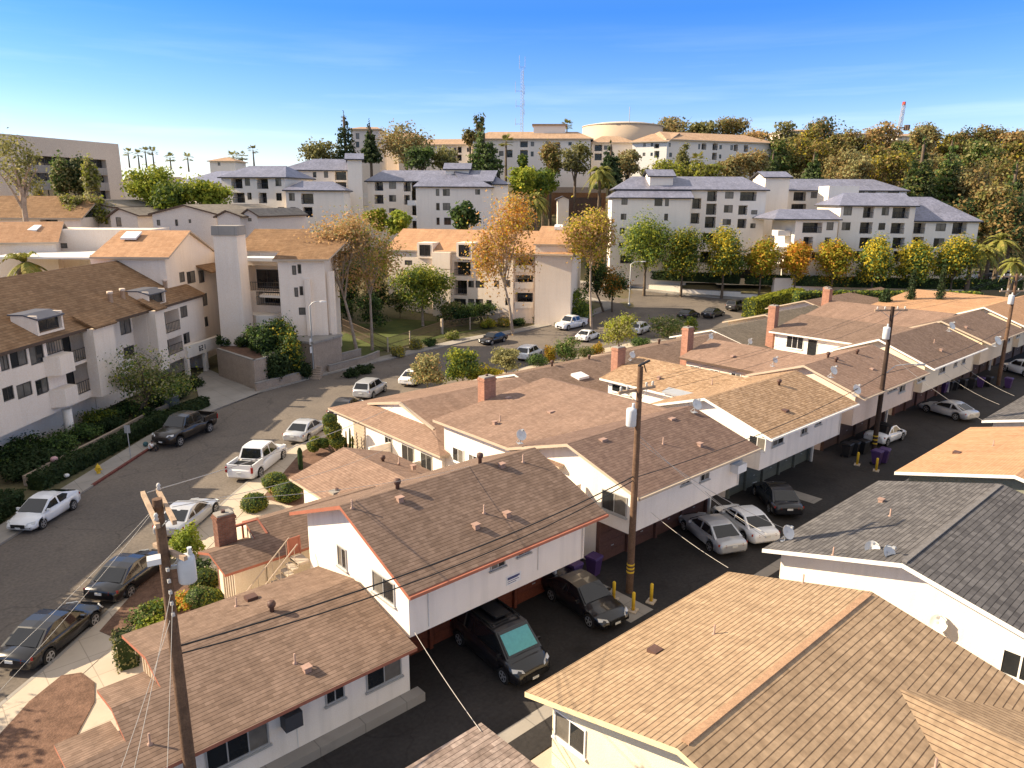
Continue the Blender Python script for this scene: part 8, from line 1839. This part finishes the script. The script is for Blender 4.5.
# satellite dishes
def seen(px, py, z): return G(px, py, z)
for i, (px, py, z, az, s_, lb) in enumerate([
    (520, 443, 5.6, -1.9, .42, 'satellite dish on the rose brown rear roof beside the long dark ridge'), (694.5, 412, 6.4, -1.9, .45, 'satellite dish at the top corner of the straw brown roof gable'), (831, 377, 6.5, -1.9, .42, 'satellite dish on the peach house roof near the ridge'), (854, 396, 5.4, -1.9, .48, 'large satellite dish at the eave corner of the peach house'), (748.5, 346, 3.6, -1.9, .40, 'satellite dish on the olive grey roof'), (709.5, 341, 4.3, -1.9, .40, 'satellite dish at the white verge of the nearer olive roof'), (773, 366, 5.6, -1.9, .33, 'satellite dish lying low on the rear brown roof'), (631, 360, 4.6, -1.9, .42, 'satellite dish behind the tan brick chimney'),
    (784.5, 541, 3.2, -1.9, .45, 'satellite dish at the front corner of the dark grey roof'), (870, 558, 3.8, -2.6, .45, 'side turned satellite dish on the dark grey roof verge'), (884, 563, 4.1, -1.9, .45, 'satellite dish nearest the ridge of the dark grey roof'), (995, 346, 6.3, -1.9, .55, 'white satellite dish before the farthest pole'), (949.5, 331, 6.9, -1.9, .5, 'pale satellite dish on the far brown ridge')]):
    dish(seen(px, py, z), az, lb, .5, s_ * .78, 32)
p = Vector((30.45, 7.9, 2.2)); dish(p, math.pi, 'satellite dish fixed to the white side wall of the grey roofed house', .3, .36, 30, True)
# a person sitting on the kerb beside the lifted pickup
p = GT(151, 451); t = thing('person', 'person in white top and dark trousers sitting on the kerb', 'person', p, math.atan2(RT.y, RT.x))
J = {'pel': (0, 0, .12), 'ab': (-.02, 0, .3), 'ch': (.06, 0, .5), 'nk': (.12, 0, .62), 'hd': (.17, 0, .74), 'ht': (.2, 0, .84)}
V, E_, Rd = [], [], []
def add(pt, r, par=None):
    V.append(pt); Rd.append(r); 
    if par is not None: E_.append((par, len(V) - 1))
    return len(V) - 1
a0 = add(J['pel'], .15); a1 = add(J['ab'], .13, a0); a2 = add(J['ch'], .15, a1); a3 = add(J['nk'], .055, a2); a4 = add(J['hd'], .095, a3); add(J['ht'], .085, a4)
for s in (1, -1):
    h1 = add((.05, s * .1, .12), .1, a0); k1 = add((.42, s * .16, .40), .07, h1); f1 = add((.50, s * .15, -.02), .045, k1); add((.66, s * .16, -.06), .04, f1)
    s1 = add((.05, s * .19, .52), .06, a2); e1 = add((.18, s * .24, .34), .045, s1); w1 = add((.38, s * .14, .40), .035, e1); add((.46, s * .10, .42), .03, w1)
me = bpy.data.meshes.new('person_body'); me.from_pydata(V, E_, []); body = bpy.data.objects.new('body', me); COL.objects.link(body); body.parent = t
sk = body.modifiers.new('skin', 'SKIN'); sd_ = body.modifiers.new('sub', 'SUBSURF'); sd_.levels = 1; sd_.render_levels = 1
me.skin_vertices[0].data[0].use_root = True
for k, r in enumerate(Rd): me.skin_vertices[0].data[k].radius = (r, r)
me.materials.append(mat('skin_tone', (.35, .2, .14), .6))
b = MB(); b.ell((.05, 0, .44), .2, .24, .2, 12, 8); b.ell((.0, 0, .3), .18, .2, .16, 12, 8); b.build('shirt', M['frame_white'], t)
b = MB()
for s in (1, -1): b.tube([(0, s * .09, .13), (.42, s * .16, .42), (.49, s * .155, .05)], [.13, .1, .07], 8)
b.build('trousers', M['carblack'], t)
b = MB(); b.ell((.17, 0, .81), .1, .1, .085, 10, 6); b.build('hair', M['carblack'], t)
p = GT(146, 448); b = MB(); b.ell((p.x, p.y, p.z + .33), .2, .17, .2, 10, 6); tag(b.build('bag', mat('teal_bag', (.05, .12, .13), .7), None, p), 'dark teal bag on the pavement beside the seated person', 'bag')
# off-frame street tree whose shade dapples the near street
tree('broad street tree just outside the left edge shading the street', W(-31.5, 31, 0), 7.6, 7, 2.8, ('green', 'olive'), 'broad', n=2600, size=.22, seed=700, ragged=.5)
tree('second broad street tree outside the left edge shading the street', W(-31.5, 23, 0), 7.4, 7, 2.6, ('green', 'olive'), 'broad', n=2400, size=.22, seed=701, ragged=.5)
# driveway arrows
def arrow(px, py, ang, s):
    p = GT(px, py); b = MB(); d = Vector((math.cos(ang), math.sin(ang), 0)); n = Vector((-d.y, d.x, 0)); z = Z * .035
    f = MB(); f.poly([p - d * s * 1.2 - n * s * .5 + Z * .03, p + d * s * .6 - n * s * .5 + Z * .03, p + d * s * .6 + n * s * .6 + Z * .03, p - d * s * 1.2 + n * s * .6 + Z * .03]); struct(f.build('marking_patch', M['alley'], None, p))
    b.poly([p + d * s + z, p + n * s * .55 + z, p - n * s * .55 + z]); b.poly([p + n * s * .22 + z, p - d * s + n * s * .22 + z, p - d * s - n * s * .22 + z, p - n * s * .22 + z])
    struct(b.build('road_marking', M['paint_white'], None, p))
dw = [tuple(RF(G(*q))) for q in ((186, 372), (215, 367), (256, 394), (262, 396), (300, 383), (230, 402), (216, 408), (196, 395))]
struct(sheet('garage_driveway', [(-34.5, 80.5), (-26, 71.3), (-25.4, 70.2), (-23.6, 73.2), (-22.6, 75), (-26.2, 68.6), (-27.0, 64.2), (-29, 65.5), (-33.8, 75.6)][:3] + [(-24.9, 71), (-27.2, 64.2), (-28.8, 65), (-34, 75.8)], M['concrete_grey'], .142, 4))
arrow(228, 395, math.atan2((RT * .85 - FW0 * .5).y, (RT * .85 - FW0 * .5).x), 1.0); arrow(262, 384, math.atan2((RT * -.9 + FW0 * .3).y, (RT * -.9 + FW0 * .3).x), 1.0)
